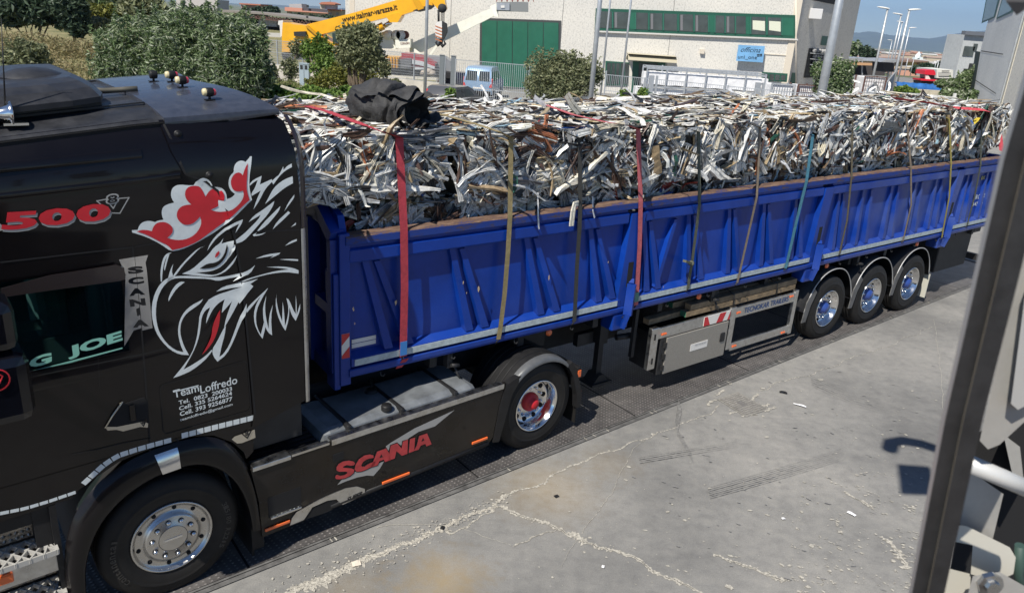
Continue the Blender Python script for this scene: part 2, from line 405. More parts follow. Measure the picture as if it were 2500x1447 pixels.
for y0, y1, z, m in ((0., .05, .012, 1), (.052, .075, .018, 1), (3.2, 3.26, .018, 1)): dkq(-5, 16.4, y0, y1, z, m)
for i in range(20): q = gr.random()*13; dkq(q, q+.012, .0, .05, .0165, 3)
dk = d.build('weighbridge_deck', [M_plate, M_steeledge, mat('gap_black', (.01, .01, .01), .9), M_crack], recalc=False); structure(dk, label='dark steel tread plate deck under the truck')

# far side ground, field, terrain and hills
def grass_mat(name, cols, scale=.6):
    m = bpy.data.materials.new(name); m.use_nodes = True; t = m.node_tree; b = t.nodes['Principled BSDF']
    tc = nd(t, 'ShaderNodeTexCoord'); n = nd(t, 'ShaderNodeTexNoise', i_Scale=scale, i_Detail=10., i_Roughness=.72); t.links.new(tc.outputs['Object'], n.inputs['Vector'])
    c = ramp(t, n.outputs[0], [(.3, cols[0]), (.45, cols[1]), (.58, cols[2]), (.72, cols[3])]); t.links.new(c, b.inputs['Base Color']); b.inputs['Roughness'].default_value = .95
    bp = nd(t, 'ShaderNodeBump', i_Strength=1., i_Distance=.1); n2 = nd(t, 'ShaderNodeTexNoise', i_Scale=12., i_Detail=4.); t.links.new(tc.outputs['Object'], n2.inputs['Vector']); t.links.new(n2.outputs[0], bp.inputs['Height']); t.links.new(bp.outputs[0], b.inputs['Normal'])
    return m
M_field = grass_mat('dry_field_grass', [(.07, .085, .028), (.17, .16, .065), (.26, .225, .11), (.36, .30, .17)], .35)
M_plain = grass_mat('far_plain', [(.05, .07, .03), (.10, .12, .055), (.17, .16, .09), (.09, .11, .05)], .012)
f = B()
fy = [14.8, 20, 26, 33, 40, 50, 60, 72, 90, 120]
rows = []
for j, y in enumerate(fy):
    row = []
    for i in range(15):
        x = -62+i*(62-4.6-(y-14.8)*.0)/14
        z = .02+.12*abs(mnoise.noise(Vector((x*.2, y*.2, 0))))+(.012*(y-50) if y > 50 else 0)
        row.append((x, y, z))
    rows.append(row)
f.sheet(rows); structure(f.build('field', M_field, recalc=False), label='dry grassy field beyond the cab roof')
def tz(x, y):
    s = min(1, max(0, (y-124)/230)); s = s*s*(3-2*s); k = min(1, max(0, (x-5)/30+.0)); far = min(1, max(0, (y-420)/600))
    return -15*s*max(k, far)-.03
f = B(); ys = [122, 150, 180, 220, 260, 310, 380, 500, 800, 1300, 2200, 4000, 8000, 14000, 22000]; rows = []
for y in ys: rows.append([(x*(60+y*.9), y, tz(x*(60+y*.9), y)) for x in np.linspace(-1.2, 1.6, 40)])
f.sheet(rows); structure(f.build('plain', M_plain, recalc=False), label='flat plain running out to the hills')
M_hill = mat('hill_scrub', (.07, .09, .06), .95, var=.4, scale=.002)
f = B(); rows = []
ridge = [(1900, 62), (2000, 66), (2050, 74), (2090, 80), (2130, 79), (2180, 86), (2230, 92), (2270, 95), (2310, 88), (2350, 80), (2400, 76), (2480, 70), (2600, 80), (1700, 70), (1500, 45), (1200, 30), (900, 22), (500, 5), (0, -20)]
ridge = sorted(ridge)
X = np.array([r_[0] for r_ in ridge]); Yv = np.array([r_[1] for r_ in ridge])
xs = np.linspace(-100, 2700, 150); cols = []
for D, kk in ((12500, 0.), (13500, .35), (15000, .8), (16000, 1.), (18000, .75)):
    row = []
    for px in xs:
        py = np.interp(px, X, Yv)+3.5*mnoise.noise(Vector((px*.02, 0, 0)))+1.5*mnoise.noise(Vector((px*.07, 3, 0)))
        q = aD(px, py, 16000); z = -20+(q[2]+20)*kk*(1 if kk > .9 else (1+.25*mnoise.noise(Vector((px*.03, D*.001, 0)))))
        row.append((q[0]*D/16000, D, z))
    rows.append(row)
f.sheet(rows); structure(f.build('hills', M_hill, recalc=False), label='blue hazy mountains on the horizon')
# ================================================================ TRUCK TRACTOR
M_paint = mat('black_plum_paint', (.0032, .0022, .0026), .35, 0, coat=.55, spec=.15, rvar=.07, scale=2.5, bump=.03, bscale=2.2, dist=.02)
M_roof = mat('dusty_dark_roof', (.022, .023, .027), .5, 0, coat=.12, spec=.3, var=.35, scale=9, rvar=.12)
M_blackpl = mat('black_plastic', (.012, .012, .013), .5, spec=.3, var=.3, scale=14)
M_void = mat('deep_black', (.006, .006, .007), .9)
M_chrome = mat('polished_steel', (.72, .72, .72), .16, 1., rvar=.08, scale=9)
M_alu = mat('brushed_aluminium', (.55, .55, .54), .34, 1., var=.18, scale=12, rvar=.12)
M_rubber = mat('tyre_rubber', (.0125, .0118, .0112), .62, spec=.3, var=.35, scale=6, bump=.15, bscale=90, dist=.003)
M_white = mat('white_vinyl', (.62, .66, .66), .45, var=.07, scale=30)
M_red = mat('red_vinyl', (.50, .012, .022), .4, coat=.2, var=.12, scale=8)
M_silver = mat('silver_vinyl', (.36, .36, .35), .4, .2)
M_cream = mat('cream_mirror_trim', (.50, .46, .38), .22, .6)
M_mint = mat('mint_lettering', (.22, .50, .41), .5)
M_orange = mat('orange_lens', (.75, .14, .03), .3, coat=.5)
M_redhub = mat('red_hub_paint', (.42, .012, .02), .45)
M_frame = mat('chassis_black', (.015, .015, .016), .6, var=.4, scale=9)
M_tank = mat('dusty_shaded_tank', (.19, .205, .22), .5, .4, var=.3, scale=5, rvar=.1)  # aluminium darkened in its colour for the shade of cab and trailer
def glass_mat():
    m = bpy.data.materials.new('dark_cab_glass'); m.use_nodes = True; t = m.node_tree; t.nodes.clear()
    tr = nd(t, 'ShaderNodeBsdfTransparent'); tr.inputs[0].default_value = (.45, .66, .64, 1); gl = nd(t, 'ShaderNodeBsdfGlossy'); gl.inputs['Roughness'].default_value = .03; gl.inputs[0].default_value = (.9, 1, 1, 1)
    fr = nd(t, 'ShaderNodeFresnel'); fr.inputs[0].default_value = 1.5; mx = nd(t, 'ShaderNodeMixShader'); t.links.new(math_(t, 'MULTIPLY', fr.outputs[0], .8), mx.inputs[0]); t.links.new(tr.outputs[0], mx.inputs[1]); t.links.new(gl.outputs[0], mx.inputs[2])
    o = nd(t, 'ShaderNodeOutputMaterial'); t.links.new(mx.outputs[0], o.inputs[0]); return m
M_glass = glass_mat()

def gy(z):   # inward curve of the cab side with height
    pts = ((0, 0), (3.2, 0), (3.35, .008), (3.45, .022), (3.55, .05), (3.63, .09), (3.69, .14), (3.74, .21), (3.8, .33))
    return float(np.interp(z, [p[0] for p in pts], [p[1] for p in pts]))
def S(px, py, y=0.):       # photo point on the cab side -> (x, z)
    q = TR.side(px, py, y)
    for _ in range(6): q = TR.side(px, py, y+gy(q[2]))
    return (float(q[0]), float(q[2]))
tr = thing('truck_tractor', 'black road tractor with a griffin head and red crown painted on its cab side', 'truck', TR.o, TR.a)

W_ = 2.5
# --- cab shell: y-z profile swept along x, with a window opening
prof = [(gy(z), z) for z in (2.76, 3.0, 3.2, 3.3, 3.38, 3.45, 3.5, 3.55, 3.6, 3.64, 3.68, 3.705)]
roofp = [(.19, 3.70), (.3, 3.742), (.6, 3.775), (1.25, 3.79), (1.9, 3.775), (2.2, 3.742), (2.31, 3.70)]
cab = B()
def drop(x, z):   # the roof falls gently toward the windscreen
    return z-.10*max(0, .25-x)*min(1, max(0, (z-3.25)/.35))
def sweep(bd, pr, x0, x1, m=0, nx=8, sm=True):
    bd.sheet([[(x, p[0], drop(x, p[1])) for p in pr] for x in np.linspace(x0, x1, nx)], m, sm)
sweep(cab, prof, -1.5, .68)
sweep(cab, [(2.5-a, b) for a, b in prof], -1.5, .68)
low = [(0, z) for z in (1.36, 1.8, 2.14)]
sweep(cab, low, -1.5, .68); sweep(cab, [(2.5, 1.2), (2.5, 2.76)], -1.5, .68)
for x0, x1 in ((-1.5, -1.32), (-.145, .68)): sweep(cab, [(0, 2.14), (0, 2.76)], x0, x1)
# pillar frame inside the window opening
cab.box(-1.32, -.145, 0, .05, 2.125, 2.14); cab.box(-1.32, -.145, 0, .05, 2.76, 2.775); cab.box(-.15, -.135, 0.001, .05, 2.14, 2.76)
# lower body with wheel arch cut-out
arch = [(-1.5, 1.10), (-1.03, 1.12), (-.62, 1.13), (-.57, 1.18), (-.45, 1.24), (-.3, 1.31), (-.05, 1.345), (.2, 1.345), (.36, 1.30), (.5, 1.19), (.585, 1.07), (.60, 1.0)]
cab.prism([(-1.5, 1.37), (-1.5, 1.10)]+arch[1:]+[(.66, 1.05), (.68, 1.37)], 0.0, .03)
cab.sheet([[(-1.5, y, z) for y in (0, 2.5)] for z in (1.1, 1.95)]); cab.sheet([[(-1.5, y, z) for y in (.1, 2.4)] for z in (2.95, 3.5)]); cab.sheet([[(.66, y, z) for y in (.03, 2.47)] for z in (.95, 3.35)]); cab.sheet([[(.66, y, z) for y in (.25, 2.25)] for z in (3.35, 3.68)])
cab.build('cab_shell', M_paint, tr)
it = B(); it.box(-1.45, .6, .35, 2.4, 1.4, 2.2); it.box(-1.45, .62, 2.3, 2.4, 1.4, 3.4); it.box(-.45, -.3, .45, .95, 2.1, 2.62, 0, .04); it.box(.55, .6, .1, 2.4, 1.4, 3.4)
it.build('cab_interior', mat('dark_cabin', (.03, .045, .045), .8), tr)
q = B(); q.box(-.62, -.42, .38, .86, 2.12, 2.72, 0, .06); q.box(-.60, -.46, .48, .76, 2.72, 2.9, 0, .05); q.box(-1.0, -.5, .38, .86, 2.0, 2.16, 0, .05); q.box(-.9, -.6, .34, .38, 2.28, 2.34); q.build('seat', mat('seat_cloth', (.07, .085, .085), .85, var=.4, scale=9), tr)
q = B(); q.sheet([[(x+.03*math.sin(z_*20+k_), .3+.02*math.sin(k_*2.1), z_) for k_, x in enumerate(np.linspace(-.30, -.17, 9))] for z_ in (2.1, 2.4, 2.78)]); q.build('curtain', mat('teal_curtain', (.05, .10, .10), .9), tr)
q = B(); q.add([(-1.49, y, z) for y, z in ((.08, 1.97), (2.42, 1.97), (2.40, 2.93), (.10, 2.93))], [(0, 1, 2, 3)]); q.build('windscreen', M_glass, tr)
st = B(); st.rev([(.22, -.015), (.235, 0), (.22, .015), (.205, 0), (.22, -.015)], (-1.02, .62, 2.2), 24, axis='x'); st.build('steering_wheel', M_blackpl, tr)
rf = B(); sweep(rf, roofp, -1.5, .42, 0, 8)
rf.sheet([[(x, y, drop(x, z)) for y, z in ((.12, 3.665), (.15, 3.70), (.21, 3.715))] for x in np.linspace(-1.5, .3, 8)], 0)   # drip rail
for xx in (-1.2,): pass
rf.beam((-1.5, .45, 3.60), (.2, .45, 3.768), .03, .012); rf.beam((-1.5, 1.85, 3.61), (.2, 1.85, 3.778), .03, .012)
rf.build('roof', M_roof, tr)
gp = B(); gp.sheet([[(x, y, drop(x, 3.68)) for y in (.105, .16)] for x in np.linspace(-1.5, .66, 8)]); gp.sheet([[(x, .112, drop(x, z)) for z in (3.645, 3.69)] for x in np.linspace(-1.5, .66, 8)]); gp.build('roof_gap_seal', M_void, tr)
# --- rear side fairing
fz = np.linspace(1.385, 3.70, 40)
fa = B()
fpoly = [(.655, 1.27), (.672, 1.385), (.66, 2.0), (.635, 2.6), (.60, 2.85), (.57, 3.0), (.545, 3.22), (.30, 3.34), (.235, 3.5), (.20, 3.69), (.98, 3.72), (1.06, 3.66), (1.095, 3.45), (1.112, 3.2), (1.118, 2.9), (1.112, 1.385)]
cover(fa, densify(fpoly, .08), lambda x, z: (x, gy(z)-.012, z), .09)
fa.prism([(1.03, 1.39), (1.10, 1.39), (1.105, 3.3), (1.03, 3.3)], -.006, .05)
fa.build('side_fairing', M_paint, tr)
fs = B(); fs.box(.69, 1.09, .03, .045, 1.39, 3.25); fs.box(.69, 1.09, 2.45, 2.49, 1.39, 3.6); fs.build('fairing_inner', M_frame, tr)
# aluminium strip on the fairing's rear edge: pale below, dark above
ee = B(); n_ = 24
zz = np.linspace(1.37, 2.86, n_); ee.sheet([[(1.112, gy(z)-.02, z), (1.148, gy(z)-.016, z), (1.150, gy(z)+.03, z)] for z in zz])
ee.build('edge_strip', M_alu, tr, label='bare brushed aluminium edge strip')
ee = B(); zz = np.linspace(2.865, 3.70, 20)
ee.sheet([[(1.118-.05*max(0, (z-3.3)/.4)**2, gy(z)-.02, z), (1.158-.055*max(0, (z-3.3)/.4)**2, gy(z)-.016, z), (1.158-.055*max(0, (z-3.3)/.4)**2, gy(z)+.04, z)] for z in zz])
ee.build('edge_strip', mat('dark_plum_strip', (.03, .018, .018), .35, coat=.5), tr)
# --- dark gap lines between panels
gl = B()
def gapline(px, w=.008, off=.0035, y=0.):
    P = [S(a, b, y) for a, b in px]
    for a, b in zip(P[:-1], P[1:]):
        dx, dz = b[0]-a[0], b[1]-a[1]; L = math.hypot(dx, dz); nx, nz = -dz/L*w/2, dx/L*w/2
        gl.add([(a[0]+nx, gy(a[1])-off, a[1]+nz), (b[0]+nx, gy(b[1])-off, b[1]+nz), (b[0]-nx, gy(b[1])-off, b[1]-nz), (a[0]-nx, gy(a[1])-off, a[1]-nz)], [(0, 1, 2, 3)])
gapline([(323, 600), (333, 700), (345, 800), (357, 960), (368, 1120)], .011)
gapline([(0, 640), (323, 603)], .01); gapline([(328, 602), (505, 572), (560, 568)], .008)
gapline([(397, 300), (412, 330), (440, 400), (452, 425), (500, 442), (530, 465), (556, 520), (572, 580), (590, 690), (603, 820), (613, 930), (621, 1010)], .015, .014)
gapline([(566, 567), (730, 560)], .01, .014)
gapline([(390, 945), (398, 938), (595, 880), (603, 886), (612, 990), (606, 1002), (405, 1058), (398, 1050), (390, 945)], .006)
gapline([(175, 1108), (240, 1095), (300, 1080), (368, 1068)], .007); gapline([(430, 1070), (452, 1098)], .012)
gapline([(240, 870), (243, 945)], .003)
gl.build('panel_gap', M_void, tr)
# raised mouldings: eaves crease and belt line bulge
def moulding(P, r0, r1, off=.0):
    rows = []
    for (x, z) in P: rows.append([(x, gy(z+r0*math.cos(a))-off-r1*math.sin(a), z+r0*math.cos(a)) for a in np.linspace(0, math.pi, 7)])
    q = B(); q.sheet(rows); q.build('moulding', M_paint, tr)
moulding([S(-40, 485), S(120, 467), S(300, 446), S(440, 428)], .022, .0045)
moulding([S(-40, 412), S(120, 397), S(345, 374)], .03, .0045)
moulding([(-1.5, 2.05), (-.6, 2.05), (-.1, 2.045), (.1, 2.05), (.28, 2.09), (.38, 2.16), (.43, 2.24)], .055, .0035)
# window glass, visor, door trims
gw = B(); gw.box(-1.32, -.15, .012, .017, 2.14, 2.76); wn = gw.build('side_window', M_glass, tr)
tx = B(); y_ = .008
def T2(bd, txt, ll, lr, ul, bold=0., shear=0., m=0, off=.006, yy=0.):
    LL, LR, UL = S(*ll, yy), S(*lr, yy), S(*ul, yy)
    text_quad(bd, txt, LL, LR, UL, bold, shear, m, fn=lambda x, z: (x, gy(z)-off+yy, z))
T2(tx, 'G', (72, 902), (127, 885), (72, 876), .05, .0, off=-.009)
T2(tx, 'JOE', (168, 880), (301, 838), (164, 848), .05, .0, off=-.009)
a_ = S(60, 915); b_ = S(300, 852); tx.add([(a_[0], .009, a_[1]-.005), (b_[0], .009, b_[1]-.0), (b_[0], .009, b_[1]+.01), (a_[0], .009, a_[1]+.012)], [(0, 1, 2, 3)])
tx.build('window_lettering', M_mint, wn)
vz = B(); P = [S(0, 700), S(120, 668), S(280, 643), S(300, 650), S(303, 678), S(290, 682), S(120, 705), S(0, 722)]
vz.prism(P[::-1], -.035, -.03); vz.prism([(p[0], p[1]) for p in (P[2], P[3], P[4], P[5])], -.034, 0); vz.build('window_visor', mat('smoked_plastic', (.022, .016, .016), .25, coat=.6), tr)
pp = B(); cover(pp, [S(290, 633), S(328, 627), S(345, 800), S(326, 806), S(303, 845), S(306, 668)], lambda x, z: (x, -.0045, z))
cover(pp, [S(329, 627), S(361, 622), S(355, 640), S(358, 660), S(372, 800), S(347, 806)], lambda x, z: (x, -.0045, z))
pi_ = pp.build('pillar_trim', M_chrome, tr, label='mirror steel trim with letters cut into it')
pt = B()
for ch, (cx_, cy_) in zip('SCANIA', ((330, 660), (331, 686), (333, 713), (335, 739), (337, 762), (342, 790))):
    w2 = 20 if ch != 'I' else 5
    T2(pt, ch, (cx_-w2+3, cy_+9), (cx_+w2+1, cy_+5), (cx_-w2, cy_-8), .06, 0, off=.0065)
pt.build('trim_lettering', M_void, pi_)
# door handle recess
dh = B(); Q = [S(260, 1040), S(283, 1000), S(300, 985), S(352, 968), S(360, 985), S(362, 1020), S(335, 1030), S(290, 1042)]
dh.prism(Q, -.006, -.002); hd = dh.build('door_handle', M_void, tr)
dh = B(); dh.tube([(*S(256, 1042)[:1], -.012, S(256, 1042)[1]), (S(275, 1010)[0], -.014, S(275, 1010)[1]), (S(298, 978)[0], -.014, S(298, 978)[1]), (S(292, 984)[0], -.012, S(292, 984)[1])], .006)
cover(dh, [S(255, 1040), S(262, 1049), S(283, 1047), S(300, 1051), S(342, 1040), S(360, 1042), S(361, 1032), S(350, 1026), S(335, 1030), S(285, 1040)], lambda x, z: (x, -.009, z))
dh.build('handle_trim', M_cream, hd); dh = B(); c1 = S(322, 1003); dh.box(c1[0]-.018, c1[0]+.018, -.02, -.006, c1[1]-.07, c1[1]+.06, 0, .006); dh.build('handle_grip', M_paint, hd)
T = B(); T2(T, 'V', (342, 1041), (357, 1038), (341, 1029), 0, 0, off=.012); T2(T, '8', (346, 1033), (353, 1031), (345, 1024), .02, 0, off=.0125); T.build('handle_emblem', M_void, hd)
# round plugs on fairing
for (px, py) in ((433, 327), (510, 427)):
    x0, z0 = S(px, py); q = B(); q.rev([(0, -.028), (.012, -.028), (.013, -.02), (.022, -.02), (.027, -.012)], (x0, gy(z0), z0), 16); q.build('fairing_screw', M_blackpl, tr)
# steel badge behind arch
bq = B(); cover(bq, [S(565, 1071), S(572, 1064), S(621, 1047), S(623, 1067), S(590, 1080), S(578, 1081)], lambda x, z: (x, -.006, z)); bo_ = bq.build('corner_badge', M_cream, tr)
T = B(); T2(T, 'V', (590, 1074), (616, 1066), (588, 1057), -.01, 0, off=.009); T2(T, '8', (598, 1063), (606, 1060), (597, 1052), .03, 0, off=.0095); T.build('badge_emblem', M_void, bo_)
# reflective dashes along the lower edge
rd = B()
def dashes(px, n, h=.052, gap=.12):
    P = [np.array(S(a, b)) for a, b in px]; L = np.cumsum([0]+[np.linalg.norm(P[i+1]-P[i]) for i in range(len(P)-1)])
    X = [p[0] for p in P]; Z = [p[1] for p in P]
    for i in range(n):
        s0, s1 = L[-1]*i/n, L[-1]*(i+1-gap)/n
        a = np.array([np.interp(s0, L, X), np.interp(s0, L, Z)]); b = np.array([np.interp(s1, L, X), np.interp(s1, L, Z)]); t = (b-a)/np.linalg.norm(b-a); nn = np.array([-t[1], t[0]])*h/2
        rd.add([(a[0]-nn[0], -.004, a[1]-nn[1]), (b[0]-nn[0], -.004, b[1]-nn[1]), (b[0]+nn[0], -.004, b[1]+nn[1]), (a[0]+nn[0], -.004, a[1]+nn[1])], [(0, 1, 2, 3)])
rd = B(); dashes([(0, 1252), (60, 1240), (120, 1222), (187, 1199)], 8, .025); rd.build('reflective_tape', M_white, tr)
rd = B(); dashes([(203, 1180), (250, 1136), (285, 1112), (340, 1094), (420, 1072)], 11, .04); rd.build('reflective_tape', M_white, tr)
rd = B(); dashes([(443, 1063), (520, 1043), (620, 1018)], 10, .045); rd.build('reflective_tape', M_white, tr)

# --- decals
ZA = lambda a, b: S(300+a*.186613, 370+b*.186613)
ZB = lambda a, b: S(340+a*.228013, 600+b*.228013)
def decal(name, polys, mt, off=.006, sm=2, parent=tr):
    bd = B()
    for Zf, pl in polys:
        P = pl
        for _ in range(sm): P = smooth_poly(P)
        P = [Zf(*p) for p in P]
        cover(bd, densify(P, .05), lambda x, z: (x, gy(z)-off-(.012 if (x > .60 or z > 3.25) else .0), z), .06)
    return bd.build(name, mt, parent, recalc=False)
def fo(x, z, off):  # decal height over cab or fairing skin
    edge = np.interp(z, [1.2, 2.0, 2.6, 2.85, 3.0, 3.22, 3.34, 3.5, 3.69], [.655, .66, .635, .60, .57, .545, .30, .235, .2])
    return gy(z)-off-(.012 if x > edge-.012 else 0.)
def decal(name, polys, mt, off=.006, sm=2, parent=tr):
    bd = B()
    for Zf, pl in polys:
        P = pl
        for _ in range(sm): P = smooth_poly(P)
        P = [Zf(*p) for p in P]
        cover(bd, densify(P, .04), lambda x, z: (x, fo(x, z, off), z), .05)
    return bd.build(name, mt, parent, recalc=False)
crown_w = [(115,1025),(190,1022),(205,975),(240,930),(300,905),(370,905),(415,922),(450,902),(528,888),(508,840),(503,780),(520,725),(570,690),(668,665),(635,615),(622,550),(640,480),(690,440),(760,430),(840,440),(920,440),(960,380),(1010,345),(1060,340),(1120,370),(1160,435),(1165,460),(1240,457),(1300,480),(1340,540),(1350,615),(1410,595),(1455,550),(1395,500),(1368,430),(1375,350),(1400,300),(1440,262),(1437,210),(1460,150),(1510,115),(1560,115),(1590,132),(1630,90),(1650,58),(1675,58),(1665,180),(1645,300),(1640,430),(1655,540),(1678,625),(1600,700),(1450,850),(1340,945),(1200,1050),(1070,1130),(900,1220),(760,1280),(625,1305),(490,1205),(300,1110),(118,1055)]
crown_r = [(175,1042),(240,1020),(310,1022),(375,1038),(390,985),(430,935),(500,915),(570,925),(630,965),(652,1020),(635,1075),(575,1125),(650,1148),(750,1155),(850,1135),(940,1080),(1000,1000),(1025,920),(1005,845),(960,900),(900,945),(820,960),(760,935),(710,880),(697,820),(715,760),(760,715),(820,695),(890,690),(835,640),(805,570),(815,500),(860,455),(940,443),(1000,455),(1040,510),(1075,590),(1110,530),(1160,485),(1220,478),(1280,500),(1315,560),(1315,620),(1290,670),(1240,715),(1145,758),(1200,780),(1290,788),(1400,765),(1480,710),(1540,640),(1570,570),(1560,505),(1500,520),(1430,500),(1400,430),(1400,360),(1440,290),(1490,265),(1530,275),(1555,305),(1580,220),(1620,145),(1615,280),(1605,420),(1610,520),(1645,625),(1560,700),(1370,885),(1230,985),(1100,1080),(980,1170),(800,1250),(640,1285),(580,1220),(500,1185),(300,1080)]
gw_ = [(ZA, p) for p in (
 [(1645,415),(1700,360),(1803,312),(1780,425),(1935,355),(1940,375),(2000,320),(2030,300),(2085,190),(2088,235),(2140,180),(2195,152),(2198,198),(2110,245),(2040,310),(1955,425),(1935,392),(1850,480),(1770,640),(1697,748),(1730,640),(1790,505),(1672,575),(1668,540),(1715,470),(1752,365),(1700,395),(1648,442)],
 [(2208,318),(2212,408),(2100,470),(1980,570),(1848,680),(1900,580),(1960,470),(2050,390),(2130,345)],
 [(2230,555),(2228,600),(2160,690),(2100,772),(2150,660)],
 [(1968,640),(1955,700),(1880,820),(1780,930),(1650,1080),(1565,1165),(1475,1195),(1465,1150),(1580,1060),(1630,1010),(1760,880),(1790,820),(1632,915),(1700,830),(1820,755)],
 [(2048,705),(2030,770),(1950,870),(1870,960),(1770,1030),(1745,1030),(1830,920),(1950,800)],
 [(2150,772),(2175,795),(2080,890),(1945,1012),(2000,910)], [(2250,920),(2250,950),(2185,980)],
 [(1740,1050),(1720,1078),(1790,1070),(1860,1048),(1800,1085),(1700,1100),(1685,1080)], [(2263,1135),(2263,1160),(2108,1225),(2180,1165)],
 [(1558,880),(1545,930),(1500,1000),(1460,1058),(1475,1010),(1510,935),(1400,990),(1330,1040),(1220,1130),(1150,1220),(1100,1295),(1130,1210),(1200,1110),(1300,1020),(1430,930)])]
gw_ += [(ZB, p) for p in (
 [(455,296),(560,250),(650,170),(740,90),(800,10),(860,-30),(897,-84),(878,-25),(1003,-63),(1000,10),(950,140),(880,215),(810,255),(730,275),(600,283),(700,300),(800,312),(900,270),(1000,160),(1040,90),(1020,170),(940,260),(850,310),(740,330),(560,310)],
 [(1015,-20),(1020,20),(985,90),(950,135),(955,80),(990,10)],
 [(345,70),(300,95),(265,170),(245,280),(240,380),(228,380),(222,290),(235,190),(262,110),(300,75)],
 [(325,75),(300,150),(270,265),(262,240),(280,150),(305,85)],
 [(700,0),(640,25),(560,110),(470,200),(375,330),(300,385),(298,370),(330,250),(362,190),(345,260),(358,320),(420,230),(520,120),(620,28)],
 [(300,340),(380,320),(560,318),(740,335),(900,330),(1075,290),(1170,250),(1230,200),(1180,290),(1090,325),(1000,378),(1060,325),(930,350),(840,375),(740,350),(560,345),(400,340),(320,365),(245,440),(190,560),(172,700),(185,830),(215,930),(290,1040),(380,1110),(450,1130),(470,1130),(440,1060),(415,960),(412,880),(430,790),(480,700),(560,630),(640,590),(680,565),(655,610),(600,650),(500,720),(450,800),(435,880),(440,960),(480,1080),(530,1165),(430,1160),(330,1110),(240,1020),(175,920),(140,800),(128,680),(145,560),(190,450),(240,385)],
 [(485,385),(440,378),(390,410),(340,480),(308,560),(312,592),(340,540),(400,450)],
 [(1262,345),(1180,400),(1212,425),(1125,530),(1070,618),(1060,598),(985,740),(905,875),(925,770),(990,590),(930,660),(880,715),(890,640),(912,568),(830,620),(770,700),(712,830),(720,750),(760,650),(735,575),(830,520),(960,480),(1095,430),(950,455),(820,487),(900,430),(1040,400),(1150,375)],
 [(760,650),(700,690),(665,760),(655,850),(640,960),(600,1080),(540,1200),(470,1320),(580,1260),(700,1180),(775,1105),(775,1130),(690,1230),(560,1330),(450,1380),(360,1410),(460,1290),(560,1150),(610,1000),(635,830),(640,740),(690,640),(740,575)],
 [(925,850),(905,875),(880,920),(830,1020),(775,1105),(790,1180),(835,1235),(930,1160),(1000,1030),(1080,830),(1140,710),(1140,610),(1060,790),(1010,930),(960,1060),(900,1150),(855,1185),(880,1060),(910,960)],
 [(1140,710),(1140,660),(1240,560),(1372,440),(1300,560),(1245,680),(1238,800),(1262,890),(1292,940),(1330,790),(1345,850),(1310,985),(1270,930),(1225,830),(1215,720),(1240,620),(1290,530),(1200,640)],
 [(1350,525),(1335,640),(1345,760),(1375,880),(1380,740),(1420,620),(1400,760),(1412,948),(1370,920),(1330,840),(1315,740),(1315,640)],
 [(1465,487),(1455,560),(1480,690),(1520,800),(1525,590),(1540,690),(1550,850),(1575,770),(1590,660),(1565,550),(1595,570),(1640,680),(1665,720),(1665,520),(1675,620),(1675,730),(1712,610),(1712,680),(1665,795),(1620,730),(1598,650),(1590,780),(1555,900),(1510,830),(1465,720),(1447,600)],
 [(1130,350),(1300,300),(1450,262),(1590,245),(1500,230),(1350,220),(1520,212),(1640,230),(1695,255),(1695,290),(1560,272),(1400,290),(1250,325),(1060,392),(1030,400)],
 [(1235,130),(1350,85),(1502,66),(1480,90),(1390,125),(1430,98)], [(1490,138),(1600,132),(1690,138),(1690,155),(1600,150)])]
decal('griffin_decal', [(ZA, crown_w)]+gw_, M_white, .006, 1)
decal('crown_red_decal', [(ZA, crown_r)], M_red, .0085, 1)
decal('griffin_tongue_decal', [(ZB, [(862,680),(830,730),(780,850),(770,960),(730,1050),(668,1160),(730,1100),(800,1000),(845,870),(860,770)])], M_red, .0085, 1)
decal('griffin_pupil_decal', [(ZB, [(805,125),(815,80),(850,50),(857,75),(835,110)])], M_red, .0085, 1)
decal('griffin_black_decal', [(ZB, [(640,243),(700,200),(740,185),(800,180),(860,150),(905,90),(925,20),(935,-20),(945,30),(925,110),(870,185),(800,230),(720,240)])], M_paint, .0085, 1)
# R 500 V8
m5 = B()
for off, mm, dx in ((.0065, 0, (4, 6)), (.009, 1, (0, 0))):
    T2(m5, '5', (2+dx[0], 562+dx[1]), (88+dx[0], 556+dx[1]), (8+dx[0], 518+dx[1]), .045, .0, mm, off); T2(m5, '0', (94+dx[0], 553+dx[1]), (182+dx[0], 545+dx[1]), (93+dx[0], 511+dx[1]), .05, 0, mm, off); T2(m5, '0', (187+dx[0], 545+dx[1]), (270+dx[0], 535+dx[1]), (184+dx[0], 502+dx[1]), .05, 0, mm, off)
m5.build('model_number', [M_silver, M_red], tr)
m5 = B(); T2(m5, 'R', (-60, 572), (18, 560), (-60, 512), .05, 0, 0, .006); m5.build('model_letter', M_silver, tr)
m8 = B()
def outline(px, w=.007, off=.0065, close=True):
    P = [S(*p) for p in px]; P = P+[P[0]] if close else P
    for a, b in zip(P[:-1], P[1:]):
        dx, dz = b[0]-a[0], b[1]-a[1]; L = math.hypot(dx, dz); nx, nz = -dz/L*w/2, dx/L*w/2; ex, ez = dx/L*w/2, dz/L*w/2
        m8.add([(a[0]+nx-ex, gy(a[1])-off, a[1]+nz-ez), (b[0]+nx+ex, gy(b[1])-off, b[1]+nz+ez), (b[0]-nx+ex, gy(b[1])-off, b[1]-nz+ez), (a[0]-nx-ex, gy(a[1])-off, a[1]-nz-ez)], [(0, 1, 2, 3)])
outline([(236, 490), (258, 486), (276, 508), (290, 484), (314, 482), (292, 520), (268, 519)])
T2(m8, '8', (257, 500), (290, 496), (257, 474), .06, 0, 0, .008); m8.build('eight_badge', M_silver, tr)
